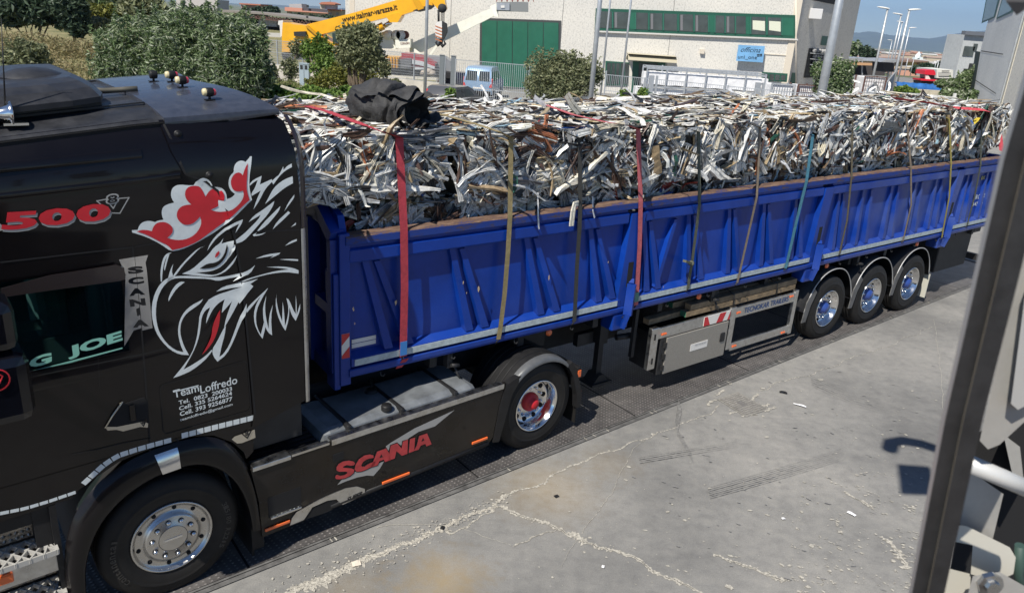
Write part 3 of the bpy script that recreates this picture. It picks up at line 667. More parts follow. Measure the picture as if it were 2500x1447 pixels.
m8 = B(); T2(m8, '8', (261, 497), (286, 493.5), (261, 477), .012, 0, 0, .0095); m8.build('eight_badge_inner', M_paint, tr)
# phone lettering panel
mt_ = B()
T2(mt_, 'Team', (424, 971), (486, 954), (421, 952), .01, 0, 0); T2(mt_, 'Loffredo', (489, 960), (579, 935), (487, 940), .01, 0, 0)
T2(mt_, 'Tel.  0823  200033', (436, 987), (566, 952), (435, 977), .02, 0, 0); T2(mt_, 'Cell. 335 5264624', (437, 1001), (566, 963), (436, 991), .02, 0, 0)
T2(mt_, 'Cell. 393 9256877', (439, 1015), (567, 977), (438, 1004), .02, 0, 0); T2(mt_, 'teamloffredo@gmail.com', (439, 1029), (567, 990), (439, 1020), .01, 0, 0)
outline_p = [S(422, 954), S(484, 938), S(484, 941), S(422, 957)]; mt_.add([(p[0], -.007, p[1]) for p in outline_p], [(0, 1, 2, 3)])
mt_.build('contact_lettering', M_white, tr)

# --- front wheel arch lip
al = B(); ao = [(-.625, .33), (-.605, .60), (-.50, .86), (-.33, 1.03), (-.13, 1.12), (.06, 1.145), (.24, 1.12), (.40, 1.0), (.52, .8), (.585, .55), (.60, .34)]
au = [(-.735, .26), (-.735, .60), (-.665, .93), (-.50, 1.16), (-.3, 1.28), (-.05, 1.335), (.2, 1.335), (.37, 1.29), (.5, 1.17), (.60, .98), (.665, .7), (.69, .32)]
def interp_path(P, n):
    P = [np.array(p) for p in P]; L = np.cumsum([0]+[np.linalg.norm(P[i+1]-P[i]) for i in range(len(P)-1)])
    return [(np.interp(s, L, [p[0] for p in P]), np.interp(s, L, [p[1] for p in P])) for s in np.linspace(0, L[-1], n)]
def smooth_path(P, n, k=2):
    Q = [np.array(p, float) for p in P]
    for _ in range(k):
        N = [Q[0]]
        for a, b in zip(Q[:-1], Q[1:]): N += [a*.75+b*.25, a*.25+b*.75]
        N.append(Q[-1]); Q = N
    return interp_path(Q, n)
ia = smooth_path(ao, 40); oa = smooth_path(au, 40)
rows = []
for (xi, zi), (xo, zo) in zip(ia, oa):
    rows.append([(xo, .0, zo), (xo+(xi-xo)*.12, -.035, zo+(zi-zo)*.12), (xo+(xi-xo)*.3, -.06, zo+(zi-zo)*.3), (xo+(xi-xo)*.9, -.062, zo+(zi-zo)*.9), (xi, -.05, zi), (xi, .35, zi)])
al.sheet(rows); fa_ = al.build('front_mudguard', mat('mudguard_plum', (.006, .005, .0055), .36, coat=.3, spec=.2, rvar=.1), tr)
cl = B(); a = S(388, 1125); c0 = S(425, 1122)
rows = []
for k in (18.8, 21.0):
    i = int(k); f_ = k-i; P = lambda arr: tuple(np.array(arr[i])*(1-f_)+np.array(arr[i+1])*f_)
    (xi, zi), (xo, zo) = P(ia), P(oa); rows.append([(xo+(xi-xo)*.1, -.045, zo+(zi-zo)*.1), (xo+(xi-xo)*.3, -.07, zo+(zi-zo)*.3), (xo+(xi-xo)*.95, -.072, zo+(zi-zo)*.95)])
cl.sheet(rows); cl.build('mudguard_clip', M_chrome, fa_)
fl = B(); fl.box(.60, .70, -.02, .3, .12, .34); fl.box(.6, .62, .0, .5, .05, .3); fl.build('mud_flap', M_rubber, tr)
wl = B(); wl.sheet([[(x, y, z) for y in (.34, .36, 1.2)] for (x, z) in smooth_path([(-.62, .3), (-.55, .8), (-.2, 1.16), (.2, 1.16), (.5, .9), (.6, .3)], 16)]); wl.build('wheel_housing', M_void, tr)
# --- steps ahead of the wheel
sp = B()
def grate(z, y0, y1, x0, x1):
    sp.box(x0, x1, y0, y0+.012, z-.04, z, 0); sp.box(x0, x1, y1-.012, y1, z-.03, z, 0); sp.box(x1-.012, x1, y0, y1, z-.03, z, 0)
    n = 9
    for i in range(n+1):
        xa = x0+(x1-x0)*i/n
        sp.beam((xa, y0, z-.015), (min(x1, xa+(x1-x0)/n*2), y1, z-.017), .011, .036, 0); sp.beam((xa, y1, z-.015), (min(x1, xa+(x1-x0)/n*2), y0, z-.017), .011, .036, 0)
grate(.80, -.06, .17, -1.5, -.75); M_step = mat('step_aluminium', (.50, .49, .46), .4, .35); sp.build('access_step', M_step, tr); sp = B(); grate(.42, -.05, .18, -1.5, -.74); sp.build('access_step', M_step, tr)
sp = B(); sp.box(-1.5, -.735, .015, .03, .58, .735); stp = sp.build('step_plate', M_alu, tr)
so_ = B(); so_.box(-1.13, -1.02, -.012, .016, .63, .70, 0, .01); so_.build('indicator_lens', M_orange, tr)
so_ = B(); so_.box(-1.3, -1.13, -.02, .016, .62, .70, 0, .01); so_.build('indicator_housing', M_blackpl, tr)
sp = B(); sp.box(-1.5, -.74, .2, .22, .2, 1.1); sp.box(-.76, -.72, .0, .3, .2, 1.12); sp.box(-1.5, -.72, .04, .19, 1.0, 1.13); sp.box(-.86, -.72, .03, .2, .8, 1.12); sp.build('step_backing', M_blackpl, tr)
sp = B(); sp.box(-1.12, -.86, .17, .19, .82, 1.0); sp.box(-1.5, -1.27, .17, .19, .82, 1.0)
for i_ in range(7):
    for j_ in range(4): sp.rev([(.016, 0), (0, -.014)], (-1.10+i_*.036, .17, .84+j_*.042), 4, 0, 'y', False)
sp.box(-1.4, -.76, .17, .18, .45, .57); sp.build('checker_plate', mat('checker_steel', (.34, .31, .27), .3, .9, var=.5, scale=60, bump=1., bscale=55), tr)
sp = B(); sp.rev([(0, -.02), (.05, -.02), (.07, 0), (.075, .03)], (-1.19, .17, .96), 20); sp.build('filler_cap', M_blackpl, tr)
# --- mirror at the left edge
mr = B()
c = TR.side(20, 800, -.32)
mr.box(c[0]-.36, c[0]+.03, -.5, -.22, 2.50, 2.80, 0, .06); mr.box(c[0]-.42, c[0]+.06, -.52, -.2, 2.05, 2.49, 0, .07); mrr = mr.build('door_mirror', mat('mirror_shell', (.004, .004, .006), .12, coat=.6, spec=.2), tr)
mr = B(); x0, z0 = TR.side(8, 925, -.53)[0], TR.side(8, 925, -.53)[2]
mr.rev([(.062, 0), (.070, -.002), (.070, 0)], (x0-.035, -.53, z0), 20); mr.tube([(x0-.08, -.531, z0+.03), (x0-.03, -.531, z0+.05), (x0+.0, -.531, z0+.02), (x0-.02, -.531, z0-.02), (x0-.05, -.531, z0-.05)], .004); mr.build('mirror_emblem', M_red, mrr)
mr = B(); mr.beam((c[0]-.2, -.3, 2.45), (c[0]-.3, .02, 2.5), .05, .08); mr.beam((c[0]-.2, -.3, 2.72), (c[0]-.3, .02, 2.7), .04, .05); mr.build('mirror_arm', M_blackpl, mrr)

# --- roof equipment: air conditioner, horn, aerial, hose, air deflector with marker lamps
ac = B()
ab = [(-1.5, .42), (-.42, .36), (-.20, .52), (-.16, .75), (-.2, 2.0), (-.45, 2.15), (-1.5, 2.15)]
atop = [(-1.5, .60), (-.62, .56), (-.42, .70), (-.38, .85), (-.4, 1.85), (-.6, 2.0), (-1.5, 2.0)]
ab = [(-1.5, .22), (-.25, .34), (-.07, .42), (-.02, .60), (-.02, 1.9), (-.2, 2.1), (-1.5, 2.1)]
atop = [(-1.5, .40), (-.36, .50), (-.16, .60), (-.11, .80), (-.11, 1.75), (-.3, 1.92), (-1.5, 1.92)]
az = lambda x: -.09*max(0, -x)
rows = [[(x, y, 3.785+az(x)) for x, y in ab], [(x, y, 3.82+az(x)) for x, y in ab], [(x*.55+a*.45, y*.55+b*.45, 3.875+az(x)) for (x, y), (a, b) in zip(ab, atop)], [(x, y, 3.915+az(x)) for x, y in atop], [(x*.9-.05, (y-1.2)*.85+1.2, 3.93+az(x)) for x, y in atop]]
ac.sheet([r_+[r_[0]] for r_ in rows], 0, False); ac.add(rows[-1], [(0, 1, 2, 3, 4, 5, 6)]); ac.sheet([[(x, y, 3.76+az(x)) for y in (.5, 2.0)] for x in (-1.5, -.1)]); ac.sheet([[(x, .46, 3.72+az(x)+dz_) for dz_ in (0, .08)] for x in (-1.5, -.06)])
ac_ = ac.build('roof_air_conditioner', M_roof, tr)
ac = B(); ac.rev([(0, .07), (.1, .06), (.18, .03), (.21, 0)], (-.36, .98, 3.885), 20, axis='z'); ac.build('fan_dome', M_roof, ac_)
ho = B(); q = TR.cross(62, 300, -.72) ; hx, hyy, hz = -.60, .27, 3.735
ho.rev([(.012, -.45), (.014, -.2), (.02, -.1), (.05, -.015), (.075, 0), (.07, .006), (0, .0)], (hx, hyy, hz), 20, axis='x'); ho.box(hx-.05, hx+.08, hyy-.04, hyy+.05, hz-.07, hz-.055); ho.tube([(hx, hyy, hz-.06), (hx, hyy, hz-.01)], .01); ho.build('air_horn', M_chrome, tr)
ae = B(); ae.tube([(hx-.03, hyy+.02, hz-.05), (hx+.03, hyy+.05, hz+.55)], [.006, .002], n=6); ae.tube([(hx-.03, hyy+.02, hz-.02), (hx-.4, hyy-.1, hz-.05)], .004, n=6); ae.build('radio_aerial', M_blackpl, tr)
hs = B(); hs.tube([(-.05, .85, 3.81), (.05, .87, 3.80), (.16, .85, 3.81), (.26, .82, 3.82)], .02); hs.build('air_hose', mat('hose_brown', (.08, .075, .06), .6), tr)
de = B()
def dz(x, y):   # deflector surface
    t = (x-.18)/.9; e = abs(y-1.25)/1.13
    return 3.70+.05*t*e*e+(.10+.09*t-.03*t*t)*(1-e**3.2)
ys_ = np.linspace(.12, 2.38, 17); xs_ = np.linspace(0, 1, 10)
def dxf(t, y):
    e = (y-1.25)/1.13; x0 = .235-.06*(1-abs(e)**2); x1 = 1.03-.26*(1-abs(e)**1.6); return x0+(x1-x0)*t
gr_ = [[(dxf(t, y), y, dz(dxf(t, y), y)) for y in ys_] for t in xs_]; de.sheet(gr_)
nearr = [[(dxf(t, .12), .12+o, dz(dxf(t, .12), .12)-h) for o, h in ((0, 0), (-.012, .03), (-.005, .085*(1-.55*t)))] for t in xs_]; de.sheet(nearr)
farr = [[(dxf(t, 2.38), 2.38-o, dz(dxf(t, 2.38), 2.38)-h) for o, h in ((0, 0), (-.012, .03), (-.005, .085))] for t in xs_]; de.sheet(farr)
de.sheet([[(dxf(1, y), y, dz(dxf(1, y), y)-h) for h in (0, .05)] for y in ys_])
de.sheet([[(dxf(0, y), y, dz(dxf(0, y), y)-h) for h in (0, .04)] for y in ys_])
defl = de.build('air_deflector', mat('deflector_blue_black', (.034, .038, .052), .38, coat=.35, var=.3, scale=14, rvar=.1), tr)
for (px, py) in ((467, 283), (604, 272)):
    pass
def marker(x, y, red=True):
    z = dz(x, y); q = B(); q.box(x-.035, x+.035, y-.02, y+.02, z, z+.006, 0); q.tube([(x, y, z), (x, y, z+.03)], .008, 0)
    q.rev([(0, -.028), (.034, -.026), (.036, .026), (0, .028)], (x, y, z+.06), 16, 0, 'x'); lp = q.build('marker_lamp', M_blackpl, defl)
    q = B(); q.rev([(0, .062), (.026, .06), (.03, .045), (.031, .025)], (x, y, z+.06), 16, 0, 'x'); q.build('red_lens', M_red, lp) if False else None
    return x, y, z
lens_y = mat('cream_lens', (.55, .48, .28), .3, coat=.4); lens_r = mat('red_lens', (.55, .04, .06), .25, coat=.6)
for (x, y) in ((.62, .36), (.57, .80), (.60, 1.16), (.49, 1.26)):
    z = dz(x, y); q = B(); q.box(x-.035, x+.035, y-.022, y+.022, z, z+.006); q.tube([(x, y, z), (x, y, z+.035)], .009)
    q.rev([(.0, -.025), (.030, -.025), (.032, -.017), (.032, .017), (.030, .025), (0, .025)], (x, y, z+.054), 16, 0, 'x'); lp = q.build('marker_lamp', M_blackpl, tr)
    if x == .49: continue
    q = B(); q.rev([(.028, -.025), (.026, -.042), (.02, -.048), (0, -.050)], (x, y, z+.054), 16, 0, 'x'); q.build('front_lens', lens_y, lp)
    q = B(); q.rev([(.027, .025), (.024, .040), (.018, .046), (0, .048)], (x, y, z+.054), 16, 0, 'x'); q.build('rear_lens', lens_r, lp)

# --- side skirt
sk = B(); SKP = [(.68, .235), (.665, .6), (.615, .915), (1.2, .925), (2.2, .945), (3.27, .955), (3.20, .7), (3.14, .36), (3.08, .30), (2.2, .285), (1.5, .265), (1.12, .245)]
sk.prism(SKP, -.045, -.015); skirt = sk.build('side_skirt', mat('skirt_black', (.010, .0085, .008), .3, coat=.35, spec=.2, var=.5, scale=3, rvar=.14), tr)
q = B(); q.tube([(1.3, -.03, .275), (2.2, -.035, .29), (3.08, -.035, .31)], .028); q.build('skirt_bottom_rail', M_blackpl, skirt)
q = B(); q.box(1.32, 3.24, -.052, .03, .93, .955, 0, .006); q.box(1.32, 3.24, -.055, -.046, .90, .955); q.box(.625, .95, -.06, .05, .90, .94, 0, .005); q.box(.96, 1.3, -.05, .0, .915, .935); q.build('top_trim', M_alu, skirt)
for (x0, x1, z) in ((.70, .92, .30), (1.82, 2.12, .32), (2.86, 3.06, .385)):
    q = B(); q.box(x0, x1, -.062, -.046, z-.014, z+.014, 0, .006); q.build('side_marker', M_orange, skirt)
q = B(); q.box(.74, 1.03, -.048, -.0455, .40, .60); st_ = q.build('step_recess', M_void, skirt)
q = B(); q.box(.75, 1.02, -.075, -.0, .395, .415, 0, .004)
for i in range(7):
    for j in range(2): q.rev([(.006, 0), (.005, .004), (0, .005)], (.775+i*.037, -.06+j*.025, .415), 6, 0, 'z')
q.build('step_tread', M_alu, skirt)
q = B(); SX = lambda a, b: tuple(S(580+a*.387, 760+b*.387, -.045))
P = [SX(328, 1345), (SX(340, 1300)), SX(370, 1260), SX(480, 1200), SX(560, 1160), SX(680, 1110), SX(750, 1100), SX(800, 1115), SX(800, 1150), SX(660, 1215), SX(620, 1180), SX(560, 1190), SX(470, 1230), SX(415, 1310)]
q.prism(P, -.054, -.046); orn = q.build('steel_ornament', M_alu, skirt)
q = B(); P = [SX(415, 1312), SX(450, 1255), SX(530, 1200), SX(590, 1185), SX(630, 1200), SX(645, 1222), SX(560, 1265)]; q.prism(P, -.05, -.044); q.build('ornament_recess', M_void, skirt)
def T3(bd, txt, ll, lr, ul, bold=0., shear=0., m=0, yy=-.06):
    text_quad(bd, txt, S(*ll, yy), S(*lr, yy), S(*ul, yy), bold, shear, m, fn=lambda x, z: (x, yy, z))
q = B(); T3(q, 'SUPER', (846, 1224), (884, 1208), (848, 1214), .03, .2, 0, -.056); q.build('ornament_lettering', M_void, orn)
sca = B()
def SW(a, b, yy=-.048): return S(780+a*.16589, 1050+b*.16589, yy)
for poly in ([(262, 802), (350, 700), (520, 610), (720, 540), (950, 455), (890, 560), (795, 668), (700, 662), (560, 690), (400, 745)], [(975, 235), (1050, 180), (1400, -30), (1640, -140), (1990, -300), (1700, -60), (1460, 20), (1320, 110), (1200, 220), (1140, 175), (1050, 215), (1015, 300)]):
    cover(sca, [SW(*p) for p in poly], lambda x, z: (x, -.0475, z))
sca.build('swoosh_decal', M_silver, skirt)
sb = B(); sr = B()
for ch, (a, b, c_) in zip('SCANIA', (((228, 712), (500, 610), (245, 520)), ((530, 600), (770, 520), (520, 430)), ((740, 560), (1000, 440), (840, 300)), ((1000, 450), (1310, 330), (1040, 205)), ((1320, 330), (1410, 290), (1325, 105)), ((1390, 305), (1645, 205), (1450, 105)))):
    pass
LT = {'S': ((215, 700), (520, 590), (245, 500)), 'C': ((505, 600), (800, 500), (520, 405))}
def scania(bd, yy, m, gf):
    # letter outlines traced in the zoomed crop
    L = [
     [(228,690),(240,655),(262,650),(300,665),(360,655),(405,630),(408,608),(370,600),(290,605),(250,585),(248,540),(280,490),(340,455),(430,440),(500,455),(520,480),(505,510),(455,515),(400,505),(350,525),(345,545),(400,550),(470,555),(510,575),(500,620),(450,665),(370,700),(290,715),(245,712)],
     [(515,570),(530,500),(580,420),(660,365),(740,350),(790,365),(795,400),(730,410),(690,425),(640,460),(612,505),(620,530),(660,530),(700,500),(740,480),(790,460),(830,450),(800,520),(740,545),(680,575),(610,600),(545,605)],
     [(740,545),(790,455),(845,310),(980,260),(1020,330),(1050,430),(960,462),(945,425),(880,448),(850,510)],
     [(1010,440),(1045,220),(1140,185),(1205,265),(1225,160),(1300,130),(1290,340),(1210,370),(1130,300),(1105,410)],
     [(1310,330),(1330,125),(1405,100),(1390,300)],
     [(1385,300),(1430,220),(1465,80),(1580,40),(1648,200),(1570,232),(1555,195),(1490,220),(1455,280)]]
    for p in L:
        c0 = np.mean(np.array(p), 0)
        P = p
        if gf:
            # grow outline
            n = len(p); area = sum(p[i][0]*p[(i+1) % n][1]-p[(i+1) % n][0]*p[i][1] for i in range(n)); sg = 1 if area > 0 else -1; P = []
            for i in range(n):
                a, b, c = np.array(p[i-1], float), np.array(p[i], float), np.array(p[(i+1) % n], float); t = (c-a); t /= np.linalg.norm(t)+1e-9; P.append(tuple(b+np.array([t[1], -t[0]])*gf*sg))
        cover(bd, [SW(*q_) for q_ in P], lambda x, z: (x, yy, z), m=m)
    return L
scania(sb, -.0495, 0, 12); scania(sb, -.0515, 1, 0)
cover(sb, [SW(*p) for p in [(880,400),(905,345),(925,385)]], lambda x, z: (x, -.053, z), m=0); cover(sb, [SW(*p) for p in [(1495,160),(1520,105),(1540,140)]], lambda x, z: (x, -.053, z), m=0)
sb.build('side_lettering', [M_void, mat('faded_red', (.42, .035, .04), .4, coat=.2, var=.25, scale=14)], skirt)
q = B(); a = S(812, 1118, -.045); q.box(a[0]-.0, a[0]+.105, -.05, -.046, a[1]-.035, a[1]+.035); q.build('skirt_slot', M_void, skirt)

# --- fuel tank, catwalk, chassis
tk = B(); tk.box(1.27, 2.98, .02, .68, .38, .985, 0, .09); tank = tk.build('fuel_tank', M_tank, tr)
for x in (1.5, 2.05, 2.66): q = B(); q.box(x, x+.055, .012, .70, .37, .995, 0, .02); q.build('tank_strap', M_blackpl, tank)
q = B(); q.rev([(0, .05), (.045, .05), (.05, .04), (.05, 0)], (1.95, .10, .985), 20, 0, 'z'); q.build('filler_cap', M_blackpl, tank)
q = B(); q.rev([(0, .03), (.03, .035), (.06, .02), (.065, 0)], (2.0, .48, .985), 16, 0, 'z'); q.tube([(2.0, .48, 1.0), (2.05, .55, 1.03), (2.12, .68, 1.0)], .01); q.build('level_sender', M_blackpl, tank)
q = B(); q.box(.69, 1.27, .03, .95, .86, .88)
for i in range(13): q.box(.70, 1.26, .06+i*.068, .09+i*.068, .88, .895)
q.box(.7, 1.26, .06, .9, .4, .86); q.build('catwalk', M_blackpl, tr)
ch = B()
for y in (.82, 1.60): ch.box(-.9, 4.6, y, y+.08, .72, 1.0)
ch.box(.7, 1.12, .1, 2.4, 1.0, 1.6); ch.box(2.8, 3.5, .85, 1.65, 1.0, 1.18, 0, .03); ch.rev([(0, 0), (.45, .0), (.45, .06), (0, .06)], (3.2, 1.25, 1.17), 24, 0, 'z')
ch.tube([(0, .4, .52), (0, 2.1, .52)], .06); ch.tube([(3.7793, .5, .51), (3.7793, 2.0, .51)], .09); ch.box(1.2, 3.0, 1.7, 2.4, .4, .95)
ch.tube([(1.15, .5, 1.5), (1.3, .55, 1.2), (1.35, .7, 1.35), (1.25, .9, 1.7)], .012)
ch.build('chassis', M_frame, tr)
# --- drive axle fender
XD = 3.7793
df = B(); ar = smooth_path([(-.55, .45), (-.54, .62), (-.47, .80), (-.30, .66+.33), (-.1, 1.07), (.12, 1.075), (.33, .98), (.50, .78), (.56, .55)], 30)
rows = [[(XD+x, -.045, z-.02), (XD+x, -.05, z+.005), (XD+x*1.01, -.02, z+.02), (XD+x, .04, z+.03), (XD+x, .25, z+.035), (XD+x, .55, z+.03)] for x, z in ar]
df.sheet(rows); df.sheet([[(XD+x, 2.5-y, z+dz_) for y, dz_ in ((-.04, 0), (.04, .03), (.55, .03))] for x, z in ar])
for yy in (.12, .2, .28, .36, .44): df.tube([(XD+x, yy, z+.034) for x, z in ar[4:-3]], .006, n=4, caps=False)
drf = df.build('rear_mudguard', M_blackpl, tr)
q = B(); ar2 = ar[9:23]; q.sheet([[(XD+x, -.056, z-.028), (XD+x*1.0, -.06, z+.012), (XD+x, -.02, z+.032), (XD+x, .03, z+.036)] for x, z in ar2]); q.build('mudguard_trim', mat('grey_trim', (.12, .125, .13), .35, .3, var=.2), drf)
q = B(); q.prism([(3.14, .30), (3.22, .28), (3.36, .8), (3.5, .985), (3.40, .97), (3.27, .93), (3.2, .7)], -.055, .02); q.build('mudguard_leg', M_blackpl, drf); q = B(); q.prism([(4.22, .95), (4.31, .80), (4.42, .5), (4.42, .34), (4.36, .33), (4.34, .5), (4.26, .75), (4.15, .92)], -.055, .02); q.build('mudguard_leg', M_blackpl, drf)
q = B(); q.box(4.40, 4.415, .0, .42, .10, .5); q.build('mud_flap', M_rubber, drf)
q = B(); q.box(4.42, 4.48, .05, .45, .62, .78, 0, .01); lb = q.build('tail_lamp', M_blackpl, tr)
q = B(); q.box(4.43, 4.475, .04, .05, .66, .74); q.box(4.44, 4.47, .0, .01, .38, .5); q.build('lamp_lens', M_orange, lb)

# --- wheels
TYRE = [(.285, .06), (.292, .02), (.300, .010), (.315, .006), (.335, -.002), (.36, -.008), (.385, -.012), (.40, -.0125), (.405, -.0155), (.42, -.0155), (.424, -.012), (.45, -.009), (.48, .000), (.497, .01), (.512, .024), (.520, .034), (.528, .05), (.530, .07), (.530, .085), (.517, .087), (.517, .097), (.530, .099), (.531, .135), (.517, .137), (.517, .147), (.531, .149), (.531, .185), (.517, .187), (.517, .197), (.530, .199), (.529, .23), (.522, .25), (.50, .27), (.45, .29), (.29, .27)]
TYTXT = ['RAAA', 'ATTA']
def tyre(bd, cx, cz, R_=.53, y0=0.): bd.rev([(r*(R_/.53) if r > .31 else r, y+y0) for r, y in TYRE], (cx, .0, cz), 72)
def wheel(parent, name, cx, cz, kind, R_=.528, y0=0.):
    q = B(); tyre(q, cx, cz, R_, y0); w_ = q.build(name, M_rubber, parent, label=None)
    q = B()
    if kind == 'front':
        q.rev([(.302, .012), (.302, .0), (.296, -.006), (.288, -.004), (.283, .004), (.272, .022), (.262, .028), (.24, .034), (.215, .028), (.2, .01), (.193, -.002), (.185, -.006), (.112, -.010), (.108, -.014), (.10, -.016), (.06, -.017), (0, -.017)], (cx, y0, cz), 64, 0)
        rim = q.build('rim', mat('steel_rim', (.50, .49, .47), .28, .95, rvar=.1, scale=5), w_)
        q = B()
        for k in range(10):
            a = k*math.tau/10+.16; q.rev([(0, .0), (.0165, .0), (.0165, .01)], (cx+.245*math.cos(a), .031+y0-.004, cz+.245*math.sin(a)), 14)
            a += .31; q.rev([(.021, 0), (.0215, -.001), (0, -.0015)], (cx+.152*math.cos(a), -.011+y0, cz+.152*math.sin(a)), 14)
        q.rev([(.104, -.0145), (.106, -.0165), (.108, -.0145)], (cx, y0, cz), 40)
        q.build('rim_hole', M_void, w_)
        q = B()
        for k in range(10):
            a = k*math.tau/10+.47; q.rev([(.017, .0), (.017, -.012), (.012, -.02), (0, -.024)], (cx+.152*math.cos(a), -.011+y0, cz+.152*math.sin(a)), 12)
        q.box(cx-.065, cx+.065, -.02+y0, -.0165+y0, cz-.008, cz+.008); q.build('wheel_nut', M_chrome, w_)
        return w_
    deep = .13 if kind == 'drive' else .085
    q.rev([(.302, .012), (.302, .0), (.296, -.007), (.287, -.004), (.281, .008), (.272, .03), (.262, .05), (.255, deep-.02), (.246, deep), (.20, deep+.012), (.165, deep+.002), (.150, deep-.004), (.10, deep-.004), (.0, deep-.004)], (cx, y0, cz), 64, 0)
    rim = q.build('rim', mat('chrome_rim', (.68, .68, .68), .13, 1., rvar=.06, scale=5), w_)
    q = B()
    for k in range(10): a = k*math.tau/10+.1; q.rev([(0, -.004), (.026 if kind == 'drive' else .018, -.004), (.026, .004)], (cx+.215*math.cos(a), deep+.003+y0, cz+.215*math.sin(a)), 16)
    q.build('rim_hole', M_void, w_)
    q = B()
    for k in range(10): a = k*math.tau/10+.4; q.rev([(.017, 0), (.017, -.03 if kind != 'drive' else -.02), (.012, -.05 if kind != 'drive' else -.03), (0, -.055 if kind != 'drive' else -.034)], (cx+.165*math.cos(a), deep+y0, cz+.165*math.sin(a)), 10)
    q.build('wheel_nut', M_chrome, w_)
    q = B()
    if kind == 'drive': q.rev([(.11, deep-.004), (.105, deep-.04), (.085, deep-.055), (.062, deep-.06), (.058, deep-.10), (.04, deep-.115), (0, deep-.115)], (cx, y0, cz), 32); q.build('hub', M_redhub, w_)
    else: q.rev([(.115, deep-.004), (.11, deep-.03), (.085, deep-.045), (.075, deep-.085), (.0, deep-.09)], (cx, y0, cz), 32); q.build('hub', mat('blue_hub', (.02, .05, .22), .35, coat=.4), w_)
    return w_
wheel(tr, 'front_wheel', 0, .52, 'front', .527)
wheel(tr, 'drive_wheel', XD, .51, 'drive', .528)
q = B(); q.rev([(r*.99, y) for r, y in TYRE], (XD, .32, .51), 48)
for cx_ in (0, XD): q.rev([(r, 2.5-y) for r, y in TYRE], (cx_, 0, .52), 48); q.rev([(.3, 2.46), (.0, 2.4)], (cx_, 0, .52), 24)
q.build('inner_tyre', M_rubber, tr)
# raised lettering on the front tyre sidewall
fw_ = [o for o in tr.children if o.name.startswith('front_wheel')][0]
for txt, a0, step in (('Continental', 3.75, -.095), ('315/80 R22.5', .35, -.085)):
    q = B()
    for k, ch in enumerate(txt):
        if ch == ' ': continue
        a_ = a0+step*k; V, Fc = text_mesh(ch, .02, 0); r_ = .425; w_ = .018 if ch in 'il./' else .032
        er = np.array([math.cos(a_), math.sin(a_)]); et = np.array([er[1], -er[0]])
        P = [er*(r_+.04*(v[1]-.5))+et*(w_*(v[0]-.5)) for v in V]; q.add([(p[0], -.0165, .52+p[1]) for p in P], Fc)
    q.build('sidewall_lettering', mat('raised_rubber', (.030, .028, .026), .5), fw_)
# ================================================================ SEMI TRAILER
def blue_mat():
    m = bpy.data.materials.new('trailer_blue'); m.use_nodes = True; t = m.node_tree; b = t.nodes['Principled BSDF']
    tc = nd(t, 'ShaderNodeTexCoord'); P = tc.outputs['Object']
    n1 = nd(t, 'ShaderNodeTexNoise', i_Scale=1.3, i_Detail=8., i_Roughness=.65); t.links.new(P, n1.inputs['Vector'])
    c = ramp(t, n1.outputs[0], [(.3, (.002, .026, .19)), (.55, (.003, .037, .27)), (.75, (.007, .052, .34))])
    mp = nd(t, 'ShaderNodeMapping'); mp.inputs['Scale'].default_value = (1, 1, 3); t.links.new(P, mp.inputs[0])
    n2 = nd(t, 'ShaderNodeTexNoise', i_Scale=26., i_Detail=8., i_Roughness=.8); t.links.new(mp.outputs[0], n2.inputs['Vector'])
    k = ramp(t, n2.outputs[0], [(.66, (0, 0, 0)), (.69, (1, 1, 1))]); c = mix(t, math_(t, 'MULTIPLY', k, .8), c, (.30, .14, .09))
    sx = nd(t, 'ShaderNodeSeparateXYZ'); t.links.new(P, sx.inputs[0])
    # dusty film toward the rear of the body
    n3 = nd(t, 'ShaderNodeTexNoise', i_Scale=1.9, i_Detail=6.); t.links.new(P, n3.inputs['Vector'])
    mr = nd(t, 'ShaderNodeMapRange'); t.links.new(sx.outputs[0], mr.inputs[0]); mr.inputs[1].default_value = 5.5; mr.inputs[2].default_value = 8.5
    kk = math_(t, 'MULTIPLY', ramp(t, n3.outputs[0], [(.38, (0, 0, 0)), (.7, (.5, .5, .5))]), mr.outputs[0]); c = mix(t, kk, c, (.10, .13, .24))
    # dirt near the bottom rail
    mr2 = nd(t, 'ShaderNodeMapRange'); t.links.new(sx.outputs[2], mr2.inputs[0]); mr2.inputs[1].default_value = 1.8; mr2.inputs[2].default_value = 1.3
    kk = math_(t, 'MULTIPLY', ramp(t, n1.outputs[0], [(.4, (0, 0, 0)), (.7, (.45, .45, .45))]), mr2.outputs[0]); c = mix(t, kk, c, (.05, .06, .12))
    t.links.new(c, b.inputs['Base Color']); b.inputs['Roughness'].default_value = .38; b.inputs['Coat Weight'].default_value = .06; b.inputs['Specular IOR Level'].default_value = .3
    bp = nd(t, 'ShaderNodeBump', i_Strength=.12, i_Distance=.03); t.links.new(n1.outputs[0], bp.inputs['Height']); t.links.new(bp.outputs[0], b.inputs['Normal'])
    return m
M_blue = blue_mat()
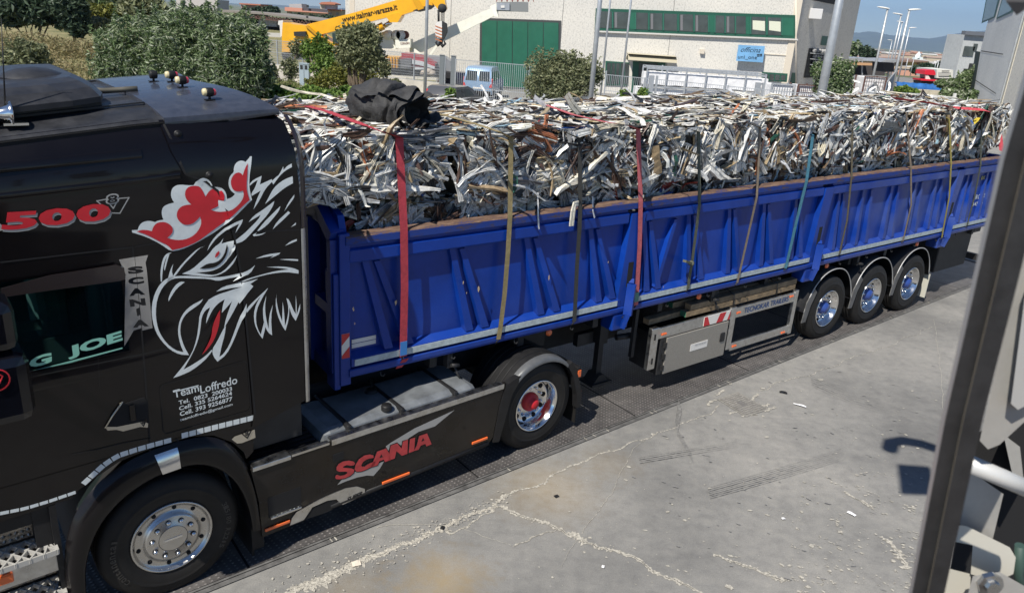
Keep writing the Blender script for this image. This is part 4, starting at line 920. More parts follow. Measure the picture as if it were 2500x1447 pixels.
def rust_mat():
    m = bpy.data.materials.new('worn_rusty_rail'); m.use_nodes = True; t = m.node_tree; b = t.nodes['Principled BSDF']
    tc = nd(t, 'ShaderNodeTexCoord'); mp = nd(t, 'ShaderNodeMapping'); mp.inputs['Scale'].default_value = (.5, 2, 2); t.links.new(tc.outputs['Object'], mp.inputs[0])
    n1 = nd(t, 'ShaderNodeTexNoise', i_Scale=9., i_Detail=10., i_Roughness=.8); t.links.new(mp.outputs[0], n1.inputs['Vector'])
    g_ = nd(t, 'ShaderNodeNewGeometry'); sx = nd(t, 'ShaderNodeSeparateXYZ'); t.links.new(g_.outputs['Normal'], sx.inputs[0])
    v = math_(t, 'MULTIPLY_ADD', sx.outputs[2], .17, n1.outputs[0])
    t.links.new(ramp(t, v, [(.50, (.006, .035, .22)), (.56, (.03, .035, .12)), (.60, (.08, .045, .034)), (.70, (.14, .085, .058)), (.82, (.24, .17, .13))]), b.inputs['Base Color']); b.inputs['Roughness'].default_value = .75
    return m
M_rust = rust_mat()
M_tape = mat('grey_reflective_tape', (.36, .42, .44), .5, var=.25, scale=22)
tl = thing('semi_trailer', 'long blue tipper semi trailer with ribbed drop sides carrying bales of scrap', 'trailer', TL.o, TL.a)
def SL(px, py, y=0.):
    q = TL.side(px, py, y); return (float(q[0]), float(q[2]))
X0, X1, ZB0, ZT = -1.42, 12.25, 1.30, 2.63
secs = [(-1.40, 1.97), (2.24, 5.86), (6.12, 10.02), (10.30, 12.2)]
bd = B()
for a, b in secs:
    bd.box(a, b, .075, .11, 1.40, 2.60, 0)
bd.build('side_board', M_blue, tl)
q = B()
for a, b in secs:
    q.prism([(.0, 2.40), (.0, 2.50), (.018, 2.515), (.075, 2.515), (.075, 2.385), (.012, 2.385)], a, b, 0, 'x')
    q.box(a, b, .03, .075, 2.515, 2.56)
q.build('upper_rail', M_blue, tl)
q = B(); a, b = X0-.02, X1
q.prism([(-.01, 2.56), (-.012, 2.625), (.01, 2.64), (.12, 2.64), (.12, 2.555), (.0, 2.552)], a, b, 0, 'x'); q.build('top_rail', M_rust, tl, label='blue top rail worn to rust along its edge')
q = B()
for a, b in secs:
    q.prism([(-.015, 1.40), (-.015, 1.475), (.0, 1.485), (.075, 1.52), (.075, 1.39)], a, b, 0, 'x')
q.prism([(-.012, 1.375), (-.02, 1.365), (-.02, 1.325), (-.012, 1.30), (.04, 1.285), (.09, 1.285), (.09, 1.375)], X0, X1, 0, 'x')
q.build('sill', M_blue, tl)
q = B()
for a, b in secs: q.box(a+.03, b-.05, -.019, -.014, 1.405, 1.468)
q.build('reflective_tape', M_tape, tl)
# ribs
def rib(xt, xb, zt=2.395, zb=1.50, wt=.075, wb=.105, dt=.03, db=.078):
    """tapering folded rib: sunlit flank, flat front, shaded flank"""
    yb = .075; q = B()
    rows = []
    for x, z, w, d_ in ((xt, zt, wt, dt), (xb, zb, wb, db)):
        rows.append([(x-w*.46, yb, z), (x-w*.40, yb-d_, z), (x+w*.42, yb-d_, z), (x+w*.50, yb, z)])
    q.sheet(rows, 0, False); q.add([rows[-1][0], rows[-1][1], rows[-1][2], rows[-1][3]], [(0, 1, 2, 3)])
    # gusset foot
    return q.build('rib', M_blue, tl)
pairs = [(-1.24, -1.02, -1.12, -.80), (-.34, -.12, -.22, .07), (.55, .80, .68, 1.02), (1.43, 1.64, 1.55, 1.86),
         (2.27, 2.42, 2.38, 2.62), (3.04, 3.16, 3.16, 3.42), (3.82, 3.94, 3.93, 4.18), (4.55, 4.66, 4.66, 4.90), (5.28, 5.36, 5.39, 5.60),
         (6.38, 6.44, 6.5, 6.66), (7.05, 7.08, 7.3, 7.38), (7.9, 7.92, 8.12, 8.2), (8.68, 8.70, 8.9, 8.98), (9.4, 9.42, 9.62, 9.7), (10.6, 10.58, 10.8, 10.85), (11.4, 11.4, 11.6, 11.65)]
for a, b, c, d_ in pairs:
    rib(a, b); rib(c, d_, zt=2.36)
rib(2.80, 2.58, 2.35, 1.53, .07, .07, .05, .07)
q = B(); cr_n = random.Random(8)
for (px, py, s_, yy) in ((967, 738, .028, -.006), (1131, 690, .016, -.006), (1168, 705, .026, -.006), (1340, 678, .024, -.006), (1139, 715, .01, -.006), (863, 755, .02, -.004), (866, 790, .012, -.004), (1485, 640, .014, .0), (1620, 700, .012, 0)):
    c_ = TL.side(px, py, yy); n_ = 9
    q.add([(c_[0]+s_*(.4+.7*cr_n.random())*math.cos(k/n_*6.283)*.6, yy, c_[2]+s_*(.5+1.*cr_n.random())*math.sin(k/n_*6.283)) for k in range(n_)], [tuple(range(n_))])
q.build('bare_metal_chip', mat('chipped_primer', (.50, .38, .24), .8, var=.3, scale=60), tl)
# pillars with latch levers
for xt, xb in ((2.11, 2.05), (5.99, 5.93), (10.16, 10.08)):
    q = B(); q.prism([(xt-.10, 2.50), (xt+.12, 2.50), (xb+.11, 1.80), (xb+.10, 1.30), (xb-.10, 1.30), (xb-.12, 1.55)], -.01, .10); q.build('pillar', M_blue, tl)
    q = B(); q.box(xb-.01, xb+.07, -.013, -.009, 1.62, 1.92); q.build('latch_slot', M_void, tl)
    q = B(); q.beam((xb+.05, -.045, 1.66), (xb+.02, -.06, 1.28), .10, .05); q.beam((xb+.02, -.06, 1.30), (xb-.02, -.03, 1.12), .10, .05); q.beam((xb+.05, -.03, 1.66), (xb+.08, .0, 1.70), .06, .03)
    q.box(xb-.16, xb+.10, -.01, .2, 1.08, 1.29, 0, .02); q.build('latch_lever', M_blue, tl)
# front corner and headboard
q = B(); q.box(-1.50, -1.40, .0, .12, 1.22, 2.66, 0, .008); q.box(-1.55, -1.49, .02, .2, 1.18, 2.3, 0, .01)
q.build('corner_post', M_blue, tl)
q = B(); q.prism([(.05, 1.3), (.05, 2.66), (.10, 2.80), (.36, 2.86), (2.14, 2.86), (2.40, 2.8), (2.45, 2.66), (2.45, 1.3)], -1.47, -1.41, 0, 'x')
q.prism([(.30, 2.70), (.36, 2.87), (2.14, 2.87), (2.2, 2.70)], -1.56, -1.40, 0, 'x'); q.beam((-1.49, .06, 2.62), (-1.49, .36, 2.80), .14, .12)
q.box(-1.58, -1.47, .5, .58, 1.3, 2.7); q.box(-1.58, -1.47, 1.2, 1.28, 1.3, 2.7); q.box(-1.56, -1.47, .12, .42, 1.9, 2.0); q.box(-1.56, -1.47, .05, .13, 1.35, 2.6); q.box(-1.55, -1.47, .1, 2.4, 1.28, 1.4)
q.build('headboard', M_blue, tl)
q = B(); q.box(X0, X1, 2.36, 2.45, 1.30, 2.62); q.box(12.2, 12.3, .05, 2.45, 1.3, 2.62); q.build('far_side_board', M_blue, tl)
q = B(); q.box(X0, X1, .1, 2.4, 1.26, 1.34); q.build('floor', M_frame, tl)
# marker board, plates, hooks, hinge, tally
M_rw = mat('warning_white', (.68, .66, .62), .45)
q = B(); a = SL(841, 818, -.002); b = SL(860, 873, -.002); x0, x1, z0, z1 = -1.49, -1.415, 1.50, 1.74
q.box(x0, x1, -.006, -.001, z0, z1); wb_ = q.build('warning_plate', M_rw, tl)
q = B(); q.add([(x0, -.008, z1), (x1, -.008, z1), (x1, -.008, z1-.03), (x0, -.008, z1-.11)], [(0, 1, 2, 3)]); q.add([(x0, -.008, z0), (x0, -.008, z0+.0), (x1, -.008, z0), (x1, -.008, z0+.11), (x0, -.008, z0+.03)], [(0, 2, 3, 4)])
q.build('warning_stripe', M_red, wb_)
q = B(); q.box(-1.36, -1.12, .068, .073, 1.545, 1.585); q.box(-1.36, -1.12, .068, .073, 1.592, 1.63); q.build('data_plate', M_rw, tl)
for k in range(17):
    x = -1.1+k*.78; q = B(); q.tube([(x, .01, 1.29), (x, .0, 1.245), (x+.02, -.01, 1.23), (x+.035, -.01, 1.25)], .007, n=6); q.build('rope_hook', M_frame, tl)
for x in (.95, 3.45, 6.4, 9.2):
    q = B(); q.rev([(0, -.02), (.035, -.02), (.04, 0)], (x, .03, 1.25), 12); q.build('side_lamp', M_orange, tl)
for x in (-.35, 3.72, 7.3):
    q = B(); q.box(x, x+.06, .03, .11, 1.12, 1.29); q.tube([(x+.03, .0, 1.16), (x+.12, .0, 1.14)], .02); q.tube([(x+.08, .02, 1.13), (x+.12, .0, 1.02), (x+.15, 0, .99)], .012); q.build('board_catch', M_frame, tl)
q = B()
text_quad(q, 'Team', (11.19, 2.36), (11.52, 2.36), (11.19, 2.45), .01, 0, 0, lambda x, z: (x, .066, z)); text_quad(q, 'FROIO', (11.12, 1.86), (11.6, 1.86), (11.12, 1.95), .01, 0, 0, lambda x, z: (x, .066, z)); text_quad(q, '44536', (11.12, 1.73), (11.6, 1.73), (11.12, 1.81), .01, 0, 0, lambda x, z: (x, .066, z))
q.build('body_lettering', M_white, tl)
q = B()
for i in range(3): q.rev([(.02, -.0), (.04, -.0), (.04, .002), (.02, .002)], (11.26+i*.1, .064, 2.27), 10, 0, 'y')
q.build('body_emblem', mat('pale_yellow', (.5, .45, .15), .5), tl)

# chassis below
q = B()
for y in (.75, 1.62): q.box(-.9, 12.0, y, y+.1, .95, 1.26)
for x in np.arange(-.5, 12, 1.1): q.box(x, x+.08, .12, 2.35, 1.12, 1.26)
q.box(1.6, 5.8, .95, 1.6, .5, .95); q.tube([(2.4, .9, .55), (2.4, 1.7, .55)], .05)
for k in range(3): q.tube([(6.638+1.31*k, .3, .51), (6.638+1.31*k, 2.2, .51)], .07)
q.box(5.9, 9.6, .68, .74, .6, 1.1); q.build('chassis', M_frame, tl)
# landing leg
for y in (.36, 2.0):
    q = B(); q.box(2.08, 2.22, y, y+.14, .72, 1.26); q.box(2.11, 2.19, y+.03, y+.11, .26, .75); q.box(1.98, 2.32, y-.06, y+.2, .17, .2); q.prism([(2.03, .2), (2.27, .2), (2.19, .30), (2.11, .30)], y-.03, y+.17)
    q.box(1.82, 2.5, y+.12, y+.2, .70, .86); q.beam((2.2, y+.1, .75), (2.5, y+.1, 1.1), .05, .05); q.build('landing_leg', M_frame, tl)
q = B(); q.box(2.45, 2.5, .15, .2, .55, 1.2); q.tube([(2.3, .3, .8), (2.6, .25, .8)], .04); q.build('valve_bracket', M_frame, tl)
# side guard with tool box
GA = M_alu
sg = B(); sg.box(2.60, 5.70, -.0, .03, .80, .95, 0, .004); sg.box(2.60, 2.73, -.015, .05, .40, .97, 0, .008); sg.box(4.16, 4.27, -.01, .04, .34, .97, 0, .004); sg.box(5.64, 5.72, -.01, .04, .28, .98, 0, .004); sg.box(4.27, 5.66, -.0, .03, .30, .42, 0, .004)
gd = sg.build('side_guard', GA, tl)
tb = B(); tb.box(2.80, 4.16, .0, .5, .28, .80, 0, .01); tbx = tb.build('tool_box', M_frame, tl)
q = B(); q.box(2.90, 4.12, -.02, .0, .285, .79, 0, .004); dr = q.build('door', mat('embossed_alu_door', (.32, .30, .265), .5, .45, var=.22, scale=120, bump=.35, bscale=160), tbx)
q = B(); q.box(3.38, 3.72, -.024, -.0205, .50, .60); text_quad(q, 'TECNOKAR', (3.46, .555), (3.69, .555), (3.46, .585), 0, .25, 1, lambda x, z: (x, -.0255, z)); q.build('name_plate', [M_rw, mat('plate_grey', (.3, .3, .3), .6)], tbx)
q = B(); q.box(3.98, 4.07, -.03, -.02, .51, .64, 0, .01); q.box(4.0, 4.05, -.035, -.03, .53, .6, 0, .004); q.build('door_latch', M_frame, tbx)
for z in (.34, .50, .66): q = B(); q.box(2.86, 2.90, -.026, .0, z, z+.07); q.build('hinge', M_frame, tbx)
q = B(); q.box(4.36-.98, 4.36-.2, .0315-.035, .0, .81, .94); 
q = B(); text_quad(q, 'TECNOKAR TRAILERS', (4.46, .835), (5.50, .835), (4.46, .915), .012, .1, 0, lambda x, z: (x, -.004, z)); q.build('guard_lettering', mat('navy_lettering', (.03, .07, .20), .5), gd)
q = B(); q.box(3.60, 4.14, -.006, -.001, .81, .94); wst = q.build('warning_panel', M_rw, gd)
q = B()
for x in (3.60, 3.86): q.add([(x, -.008, .81), (x+.13, -.008, .81), (x+.19, -.008, .94) if x > 3.7 else (x+.06, -.008, .94), (x+.06, -.008, .94) if x > 3.7 else (x, -.008, .94)], [(0, 1, 2, 3)])
q.add([(4.09, -.008, .81), (4.14, -.008, .81), (4.14, -.008, .94)], [(0, 1, 2)]); q.build('warning_stripe', M_red, wst)
for x, z in ((2.84, .855), (4.33, .87), (5.56, .90), (4.36, .36), (5.52, .33)): q = B(); q.box(x-.045, x+.045, -.012, .0, z-.014, z+.014, 0, .005); q.build('side_marker', M_orange, gd)
for z in (.85, .52): q = B(); q.box(2.655, 2.675, -.022, -.015, z-.04, z+.04); q.build('guard_slot', M_void, gd)
# wheels, mudguards
for k in range(3):
    cx_ = 6.638+1.31*k
    wheel(tl, 'wheel', cx_, .51, 'trailer', .527)
    mg = B(); ar = smooth_path([(-.66, .56), (-.62, .72), (-.5, .96), (-.28, 1.13), (0, 1.185), (.28, 1.13), (.48, .96), (.60, .74), (.645, .58)], 26)
    mg.sheet([[(cx_+x, .0, z-.012), (cx_+x, .0, z), (cx_+x, .45, z)] for x, z in ar]); mgo = mg.build('mudguard', M_blackpl, tl)
    q = B(); q.tube([(cx_+x, -.004, z) for x, z in ar], .009, n=5); q.build('mudguard_edge', mat('grey_edge', (.42, .42, .42), .45, .3), mgo)
    q = B(); q.prism([(cx_-.68, .40), (cx_-.58, .40), (cx_-.52, .66), (cx_-.42, .86), (cx_-.50, .93), (cx_-.64, .72)], -.015, .0); q.build('mudguard_flap', mat('grey_flap', (.10, .10, .10), .5, var=.3), mgo)
q = B(); q.box(9.98, 9.995, .0, .4, .12, .58); q.build('mud_flap', mat('pale_flap', (.45, .44, .38), .7), tl)
q = B()
for k in range(3): q.rev([(r*.99, 2.5-y) for r, y in TYRE], (6.638+1.31*k, 0, .51), 40)
q.build('inner_tyre', M_rubber, tl)
q = B(); q.add([(9.42, .25, 1.2), (9.62, .25, 1.2), (9.6, .25, 1.02)], [(0, 1, 2)]); q.build('wheel_chock', mat('chock_yellow', (.45, .42, .15), .6), tl)
q = B(); q.box(10.7, 12.0, .25, 2.2, .42, 1.16, 0, .02); q.rev([(.02, -.01), (.0, -.012)], (10.9, .24, .9), 8); q.build('rear_equipment_box', M_frame, tl)
q = B(); q.box(12.2, 12.3, .1, 2.4, .5, .62); q.box(10.5, 12.2, .2, .3, 1.1, 1.2); q.build('underrun_bar', M_frame, tl)

# ================================================================ TIMBERS stowed behind the guard
M_wood = mat('weathered_timber', (.20, .145, .085), .85, var=.45, scale=9)
def timber(x0, x1, y, z, h, lab, green=True, w=.10, tilt=0.):
    q = B(); q.box(0, x1-x0, 0, w, 0, h, 0, .004); o = q.build('timber_beam', M_wood, None, TL.w(x0, y, z), TL.a+tilt); tag(o, lab, 'timber', 'timber beams stowed behind the side guard')
    if green: q = B(); q.box(-.004, .0, .002, w-.002, .002, h-.002); q.build('painted_end', mat('green_paint', (.02, .12, .07), .7), o)
timber(2.68, 4.0, .13, .955, .075, 'shortest weathered timber beam lying lowest at the front of the stack', False, tilt=.03)
timber(3.28, 5.70, .05, .975, .075, 'weathered timber beam with a green end lying directly on the side guard')
timber(3.36, 5.72, .055, 1.055, .08, 'upper near timber beam just above the one resting on the side guard', False)
timber(3.20, 5.55, .22, 1.06, .075, 'timber beam with a green end in the second row behind the front pair')
timber(3.30, 5.62, .34, 1.14, .07, 'topmost rear timber beam tucked closest under the blue trailer sill', False)
for x, lab in ((4.22, 'black cord tied round the middle of the timber stack'), (5.20, 'black cord tied round the rear end of the timber stack')):
    q = B(); q.tube([(x, .03, .97), (x-.01, .03, 1.14), (x-.03, .2, 1.21), (x-.06, .40, 1.22)], .009, n=5); o = q.build('lashing_cord', M_blackpl, None, TL.o, TL.a); tag(o, lab, 'cord', 'cords round the timbers')

# ================================================================ SCRAP LOAD
def scrap_mat():
    m = bpy.data.materials.new('crushed_window_frames'); m.use_nodes = True; t = m.node_tree; b = t.nodes['Principled BSDF']
    a = nd(t, 'ShaderNodeAttribute'); a.attribute_name = 'Col'
    tc = nd(t, 'ShaderNodeTexCoord'); n = nd(t, 'ShaderNodeTexNoise', i_Scale=22., i_Detail=6., i_Roughness=.7); t.links.new(tc.outputs['Object'], n.inputs['Vector'])
    c = mix(t, 1., a.outputs['Color'], ramp(t, n.outputs[0], [(.3, (.5, .48, .45)), (.5, (.95, .94, .92)), (.7, (1.1, 1.1, 1.1))]), 'MULTIPLY'); t.links.new(c, b.inputs['Base Color'])
    b.inputs['Roughness'].default_value = .42; t.links.new(math_(t, 'MULTIPLY', a.outputs['Alpha'], 1.), b.inputs['Metallic'])
    bp = nd(t, 'ShaderNodeBump', i_Strength=.35, i_Distance=.01); t.links.new(n.outputs[0], bp.inputs['Height']); t.links.new(bp.outputs[0], b.inputs['Normal'])
    return m
M_scrap = scrap_mat()
sr_ = random.Random(11)
PAL = [((.76, .755, .72), 0, 28), ((.70, .71, .71), .25, 22), ((.70, .65, .53), 0, 9), ((.50, .51, .52), .3, 12), ((.25, .26, .28), .6, 6), ((.085, .050, .038), 0, 12), ((.13, .09, .06), .1, 5), ((.02, .022, .025), 0, 9), ((.33, .25, .15), 0, 8), ((.42, .33, .20), 0, 4), ((.02, .08, .055), 0, 1.6), ((.30, .035, .02), 0, .8), ((.02, .07, .28), 0, .5), ((.45, .17, .08), 0, .7), ((.30, .45, .55), 0, .8)]
PW_ = np.cumsum([p[2] for p in PAL]); PW_ = PW_/PW_[-1]
class Scrap:
    def __init__(s): s.V = []; s.F = []; s.Cc = []; s.n = 0; s.clamp = False; s.zt = 9.
    def strip(s, p, dirv, nrm, L, W, kind, col=None, curl=.5, seg=None, lift=.0):
        """crumpled length of extruded profile starting at p, running along dirv on a face with normal nrm"""
        r = sr_; seg = seg or max(3, min(9, int(L/.085)))
        d = Vector(dirv).normalized(); nn = Vector(nrm).normalized(); sd = nn.cross(d).normalized()
        tw = r.uniform(-.9, .9); dt = r.gauss(0, .9 if L > .45 else .5)*curl; bend = r.gauss(0, .20)*curl
        if kind == 0: cs = [(-.5, 0), (.5, 0)]
        elif kind == 1: cs = [(-.5, -.28), (-.47, .0), (.47, .0), (.5, -.28)]
        elif kind == 2: cs = [(-.5, -.3), (-.5, 0), (-.2, .0), (-.18, -.07), (.12, -.07), (.14, .0), (.5, .0), (.5, -.3)]
        elif kind == 3: cs = [(-.5, -.3), (-.47, .04), (-.2, .04), (-.17, -.2), (-.05, -.2), (-.02, .05), (.2, .05), (.23, -.2), (.33, -.2), (.36, .03), (.5, .03), (.5, -.2)]
        elif kind == 5: cs = [(-.5, .0), (-.33, .14), (-.17, -.1), (0, .1), (.17, -.08), (.33, .12), (.5, -.05)]
        else: cs = [(-.5, .0), (-.17, .05), (.17, -.04), (.5, .02)]
        jt = .012 if kind == 5 else .0022; nc = len(cs); P = Vector(p); base = len(s.V); o0 = s.n
        kink = r.randrange(1, seg) if r.random() < .45 else -1; kang = r.gauss(0, .7)
        ang = 0.
        for i in range(seg+1):
            dd = (d*math.cos(ang)+sd*math.sin(ang)); q = nn*math.cos(tw)+(-d*math.sin(ang)+sd*math.cos(ang))*math.sin(tw); s2 = dd.cross(q)
            w_ = W*(1+r.gauss(0, .10)); sq = 1+r.gauss(0, .35)
            for a, b in cs: s.V.append(P+s2*(a*w_*(.55 if i in (0, seg) and kind in (0, 4) else 1))+q*(b*w_*sq)+Vector((r.gauss(0, jt), r.gauss(0, jt), r.gauss(0, jt))))
            P = P+(dd+nn*(lift+bend*math.sin(i*1.3+tw)))*(L/seg); ang += dt/seg*2+r.gauss(0, .07)*curl; tw += r.gauss(0, .16)
            if i == kink: ang += kang
        for i in range(seg):
            for j in range(nc-1):
                a = o0+i*nc+j; s.F.append((a, a+1, a+nc+1, a+nc))
        s.n += (seg+1)*nc
        if s.clamp:
            for v in s.V[base:]:
                if v.y < -.09: v.y = -.09+(v.y+.09)*.15
                if v.z < -.02: v.z = -.02
                if v.z > s.zt+.06: v.z = s.zt+.06+(v.z-s.zt-.06)*.5
        if col is None:
            k = int(np.searchsorted(PW_, r.random())); c, me, _ = PAL[k]; f = r.uniform(.72, 1.08); col = (c[0]*f, c[1]*f, c[2]*f*r.uniform(.95, 1.03), me)
        s.Cc += [col]*((seg+1)*nc)
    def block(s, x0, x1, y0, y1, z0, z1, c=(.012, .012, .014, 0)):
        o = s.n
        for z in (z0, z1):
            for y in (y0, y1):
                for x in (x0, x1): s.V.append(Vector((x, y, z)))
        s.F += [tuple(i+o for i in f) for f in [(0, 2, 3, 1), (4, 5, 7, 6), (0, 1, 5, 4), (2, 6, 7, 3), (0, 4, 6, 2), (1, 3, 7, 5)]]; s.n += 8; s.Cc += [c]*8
    def build(s, name, loc, rz, label, cat, group):
        me = bpy.data.meshes.new(name); me.from_pydata([v[:] for v in s.V], [], s.F); me.materials.append(M_scrap)
        at = me.attributes.new('Col', 'FLOAT_COLOR', 'POINT'); at.data.foreach_set('color', np.array(s.Cc, dtype=np.float32).ravel()); me.update()
        o = bpy.data.objects.new(name, me); C.objects.link(o); o.location = tuple(map(float, loc)); o.rotation_euler[2] = rz
        return tag(o, label, cat, group)
def bale(L, Wd, Hh, near=True, topf=True, front=False, dens=1., bias=None, face_y=True, back=False):
    """one pressed bale, origin at its near lower front corner"""
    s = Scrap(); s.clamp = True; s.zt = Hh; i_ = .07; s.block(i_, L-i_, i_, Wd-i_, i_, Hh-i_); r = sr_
    def kind(): return r.choices((0, 1, 2, 3, 4), (1, 3, 4, 4, 1.5))[0]
    if face_y:
        n = int(225*dens*L*Hh)
        for k in range(n):
            # clumps share a direction so that bundles of profiles show
            cxx, czz = r.uniform(0, L), r.uniform(0, Hh)
            if k % 8 == 0:   # crushed sheet
                th = r.uniform(0, 3.14); Ls = r.uniform(.10, .26); s.strip((min(L-.1, max(.05, cxx-math.cos(th)*Ls/2)), .0+.03*r.random(), min(Hh-.1, max(.08, czz-math.sin(th)*Ls/2))), (math.cos(th), 0, math.sin(th)), (r.gauss(0, .3), -1, r.gauss(.1, .3)), Ls, r.uniform(.08, .17), 5, curl=1.2); continue
            if k % 7 == 1:  # bundle of nested profiles of one colour
                th = r.uniform(-.6, 2.2); Ls = r.uniform(.25, .6); k_ = int(np.searchsorted(PW_, r.random())); c_ = PAL[k_][0]; W = r.uniform(.03, .05); x = min(L-.15, max(.1, cxx-math.cos(th)*Ls/2)); z = min(Hh-.12, max(.06, czz-math.sin(th)*Ls/2)); st_ = r.getstate()
                if z+math.sin(th)*Ls > Hh: Ls = (Hh-z)/math.sin(th)
                for m_ in range(r.randint(3, 6)): f_ = .8+.2*random.Random(k*7+m_).random(); s.strip((x-math.sin(th)*W*.8*m_, -.01-.006*m_, z+math.cos(th)*W*.8*m_), (math.cos(th), 0, math.sin(th)), (0, -1, .12), Ls, W, 3, (c_[0]*f_, c_[1]*f_, c_[2]*f_, PAL[k_][1]), .35)
                continue
            th = (mnoise.noise(Vector((cxx*2.1+bias[0], czz*2.1, bias[1])))*3.4+1.0)+r.gauss(0, .28)
            Ls = r.choice((.2, .3, .5, .7, 1.05))*r.uniform(.7, 1.1); W = r.uniform(.022, .072); dep = (r.random()**1.5)
            dx, dz = math.cos(th), math.sin(th)
            x = cxx-dx*Ls/2; z = czz-dz*Ls/2
            x = min(max(x, -.03), L+.03); z = min(max(z, .02), Hh-.02)
            ex, ez = x+dx*Ls, z+dz*Ls
            if ez > Hh or ez < 0 or ex > L+.01 or ex < -.01: Ls *= .55
            s.strip((x, .05-.055*dep, z), (dx, r.gauss(0, .08), dz), (r.gauss(0, .2), -1, r.gauss(.15, .22)), Ls, W, kind())
    if topf:
        n = int(210*dens*L*Wd)
        for k in range(n):
            th = r.choice((0., 0., .25, -.2, 2.9))+r.gauss(0, .38); Ls = r.uniform(.2, 1.05); W = r.uniform(.014, .06)
            cxx, cyy = r.uniform(0, L), r.uniform(0, Wd); dx, dy = math.cos(th), math.sin(th)
            x = min(max(cxx-dx*Ls/2, -.05), L); y = min(max(cyy-dy*Ls/2, -.02), Wd)
            ex = x+dx*Ls; ey = y+dy*Ls
            if ex > L+.1 or ex < -.1 or ey > Wd or ey < -.03: Ls *= .5
            s.strip((x, y, Hh-.03+.06*r.random()), (dx, dy, r.gauss(0, .05)), (r.gauss(0, .25), r.gauss(0, .3), 1), Ls, W, kind(), curl=.45, lift=r.gauss(-.01, .012))
        for k in range(int(2*L*Wd)):
            th = r.uniform(0, 6.28); s.strip((r.uniform(.1, L-.1), r.uniform(.05, Wd-.1), Hh), (math.cos(th), math.sin(th), r.uniform(.1, .35)), (0, 0, 1), r.uniform(.12, .28), r.uniform(.02, .05), kind(), lift=.03)
    if front:
        for k in range(int(230*dens*Wd*Hh)):
            th = r.gauss(1.5, .5); Ls = r.uniform(.12, .5); y = r.uniform(0, Wd); z = r.uniform(0, Hh-.1); dy, dz = math.cos(th), math.sin(th)
            if z+dz*Ls > Hh+.02: Ls = max(.06, (Hh-z)/max(dz, .1))
            s.strip((.05-.07*r.random(), y, z), (r.gauss(0, .06), dy, dz), (-1, r.gauss(0, .25), r.gauss(.1, .2)), Ls, r.uniform(.02, .07), kind())
    return s
GRP = 'bales of crushed aluminium window frames on the trailer'
edges = [-1.86, -.27, .98, 2.18, 3.30, 4.45, 5.62, 6.85, 8.1, 9.35, 10.55, 11.9]
seen = ['brown and red pieces at its front, right behind the cab', 'large pale curved strips, between the red strap and the ochre strap', 'a long black bent panel, below the ochre strap', 'a brown box piece, beside the pink strap', 'a long white diagonal strip, behind the thin black strap', 'grey slabs near the brown strap', 'red and rusty pieces near the blue strap', 'a dark fan of bent sheets, behind the blue strap', 'loose grey shreds under the tan strap', 'yellow pieces on top near the rear', 'pale crumpled film at the far rear end']
for i, (a, b) in enumerate(zip(edges[:-1], edges[1:])):
    far = min(1., max(.55, 1.1-i*.05)); h = .66+.02*math.sin(i*2.1)+(.02 if i < 2 else 0)+.006*i
    zb = 2.77+.004*i
    if i == 0: zb, h = 2.885, .575
    s = bale(b-a-.07, 1.13, h, front=(i == 0), dens=1.3*far, bias=(i*3.7, i*1.3))
    # signature pieces
    if i == 0:
        s.strip((.02, .1, .5), (.1, 0, -1), (0, -1, 0), .16, .09, 4, (.62, .02, .015, 0)); s.strip((.1, .02, .52), (1, .0, -.05), (0, -1, .3), .5, .10, 2, (.09, .055, .045, 0))
        s.strip((.55, -.03, .30), (1, 0, .12), (0, -1, .1), .75, .09, 3, (.52, .50, .43, 0), .3); s.strip((.35, -.03, .1), (.45, 0, 1), (0, -1, 0), .4, .07, 1, (.33, .26, .15, 0), .2)
    if i == 1:
        s.strip((.62, -.03, .08), (-.1, 0, 1), (0, -1, 0), .2, .15, 4, (.03, .11, .085, 0)); s.strip((.1, -.03, .15), (1, 0, -.1), (0, -1, .1), .5, .10, 3, (.36, .27, .17, 0), .2)
    if i == 2:
        s.strip((-.05, -.03, .60), (1, 0, -.22), (0, -1, .1), .75, .09, 3, (.02, .022, .028, .2), .2); s.strip((-.1, -.04, .05), (1, 0, .55), (0, -1, .1), .8, .11, 2, (.62, .60, .53, 0), .4)
    if i == 3:
        s.strip((.1, -.04, .45), (.35, 0, -1), (0, -1, .2), .36, .17, 1, (.27, .20, .12, 0), .05); s.strip((-.2, -.03, .52), (1, 0, -.2), (0, -1, .1), .6, .08, 3, (.05, .055, .065, .4), .2)
    if i == 4:
        s.strip((-.1, -.05, .05), (1, 0, .75), (0, -1, .1), .85, .11, 2, (.64, .63, .60, 0), .35); s.strip((.6, -.05, .2), (.3, 0, 1), (0, -1, .1), .42, .12, 1, (.66, .66, .66, 0), .2)
    if i == 7:
        for k in range(9): s.strip((.1+.03*k, -.04-.01*k, .30+.035*k), (1, 0, .35-.05*k), (0, -1, .2), .65, .07, 1, (.11+.03*(k % 3), .12+.03*(k % 3), .125+.03*(k % 3), .6), .25)
    if i == 9: s.strip((.2, .0, .62), (1, 0, .1), (0, -1, .8), .42, .09, 4, (.55, .42, .04, 0)); s.strip((.9, -.02, .45), (.6, 0, .3), (0, -1, .3), .3, .08, 4, (.50, .40, .05, 0))
    s.build('scrap_bale', TL.w(a, .12, zb), TL.a, 'upper near bale with '+seen[i], 'scrap bale', GRP)
pos = ['right behind the cab', 'under the rolled black tarpaulin', 'just past the tarpaulin roll', 'across from the black strap', 'across from the pink strap', 'across from the brown strap', 'across from the blue strap', 'across from the olive strap', 'across from the tan strap', 'across from the yellow strap', 'at the far rear end']
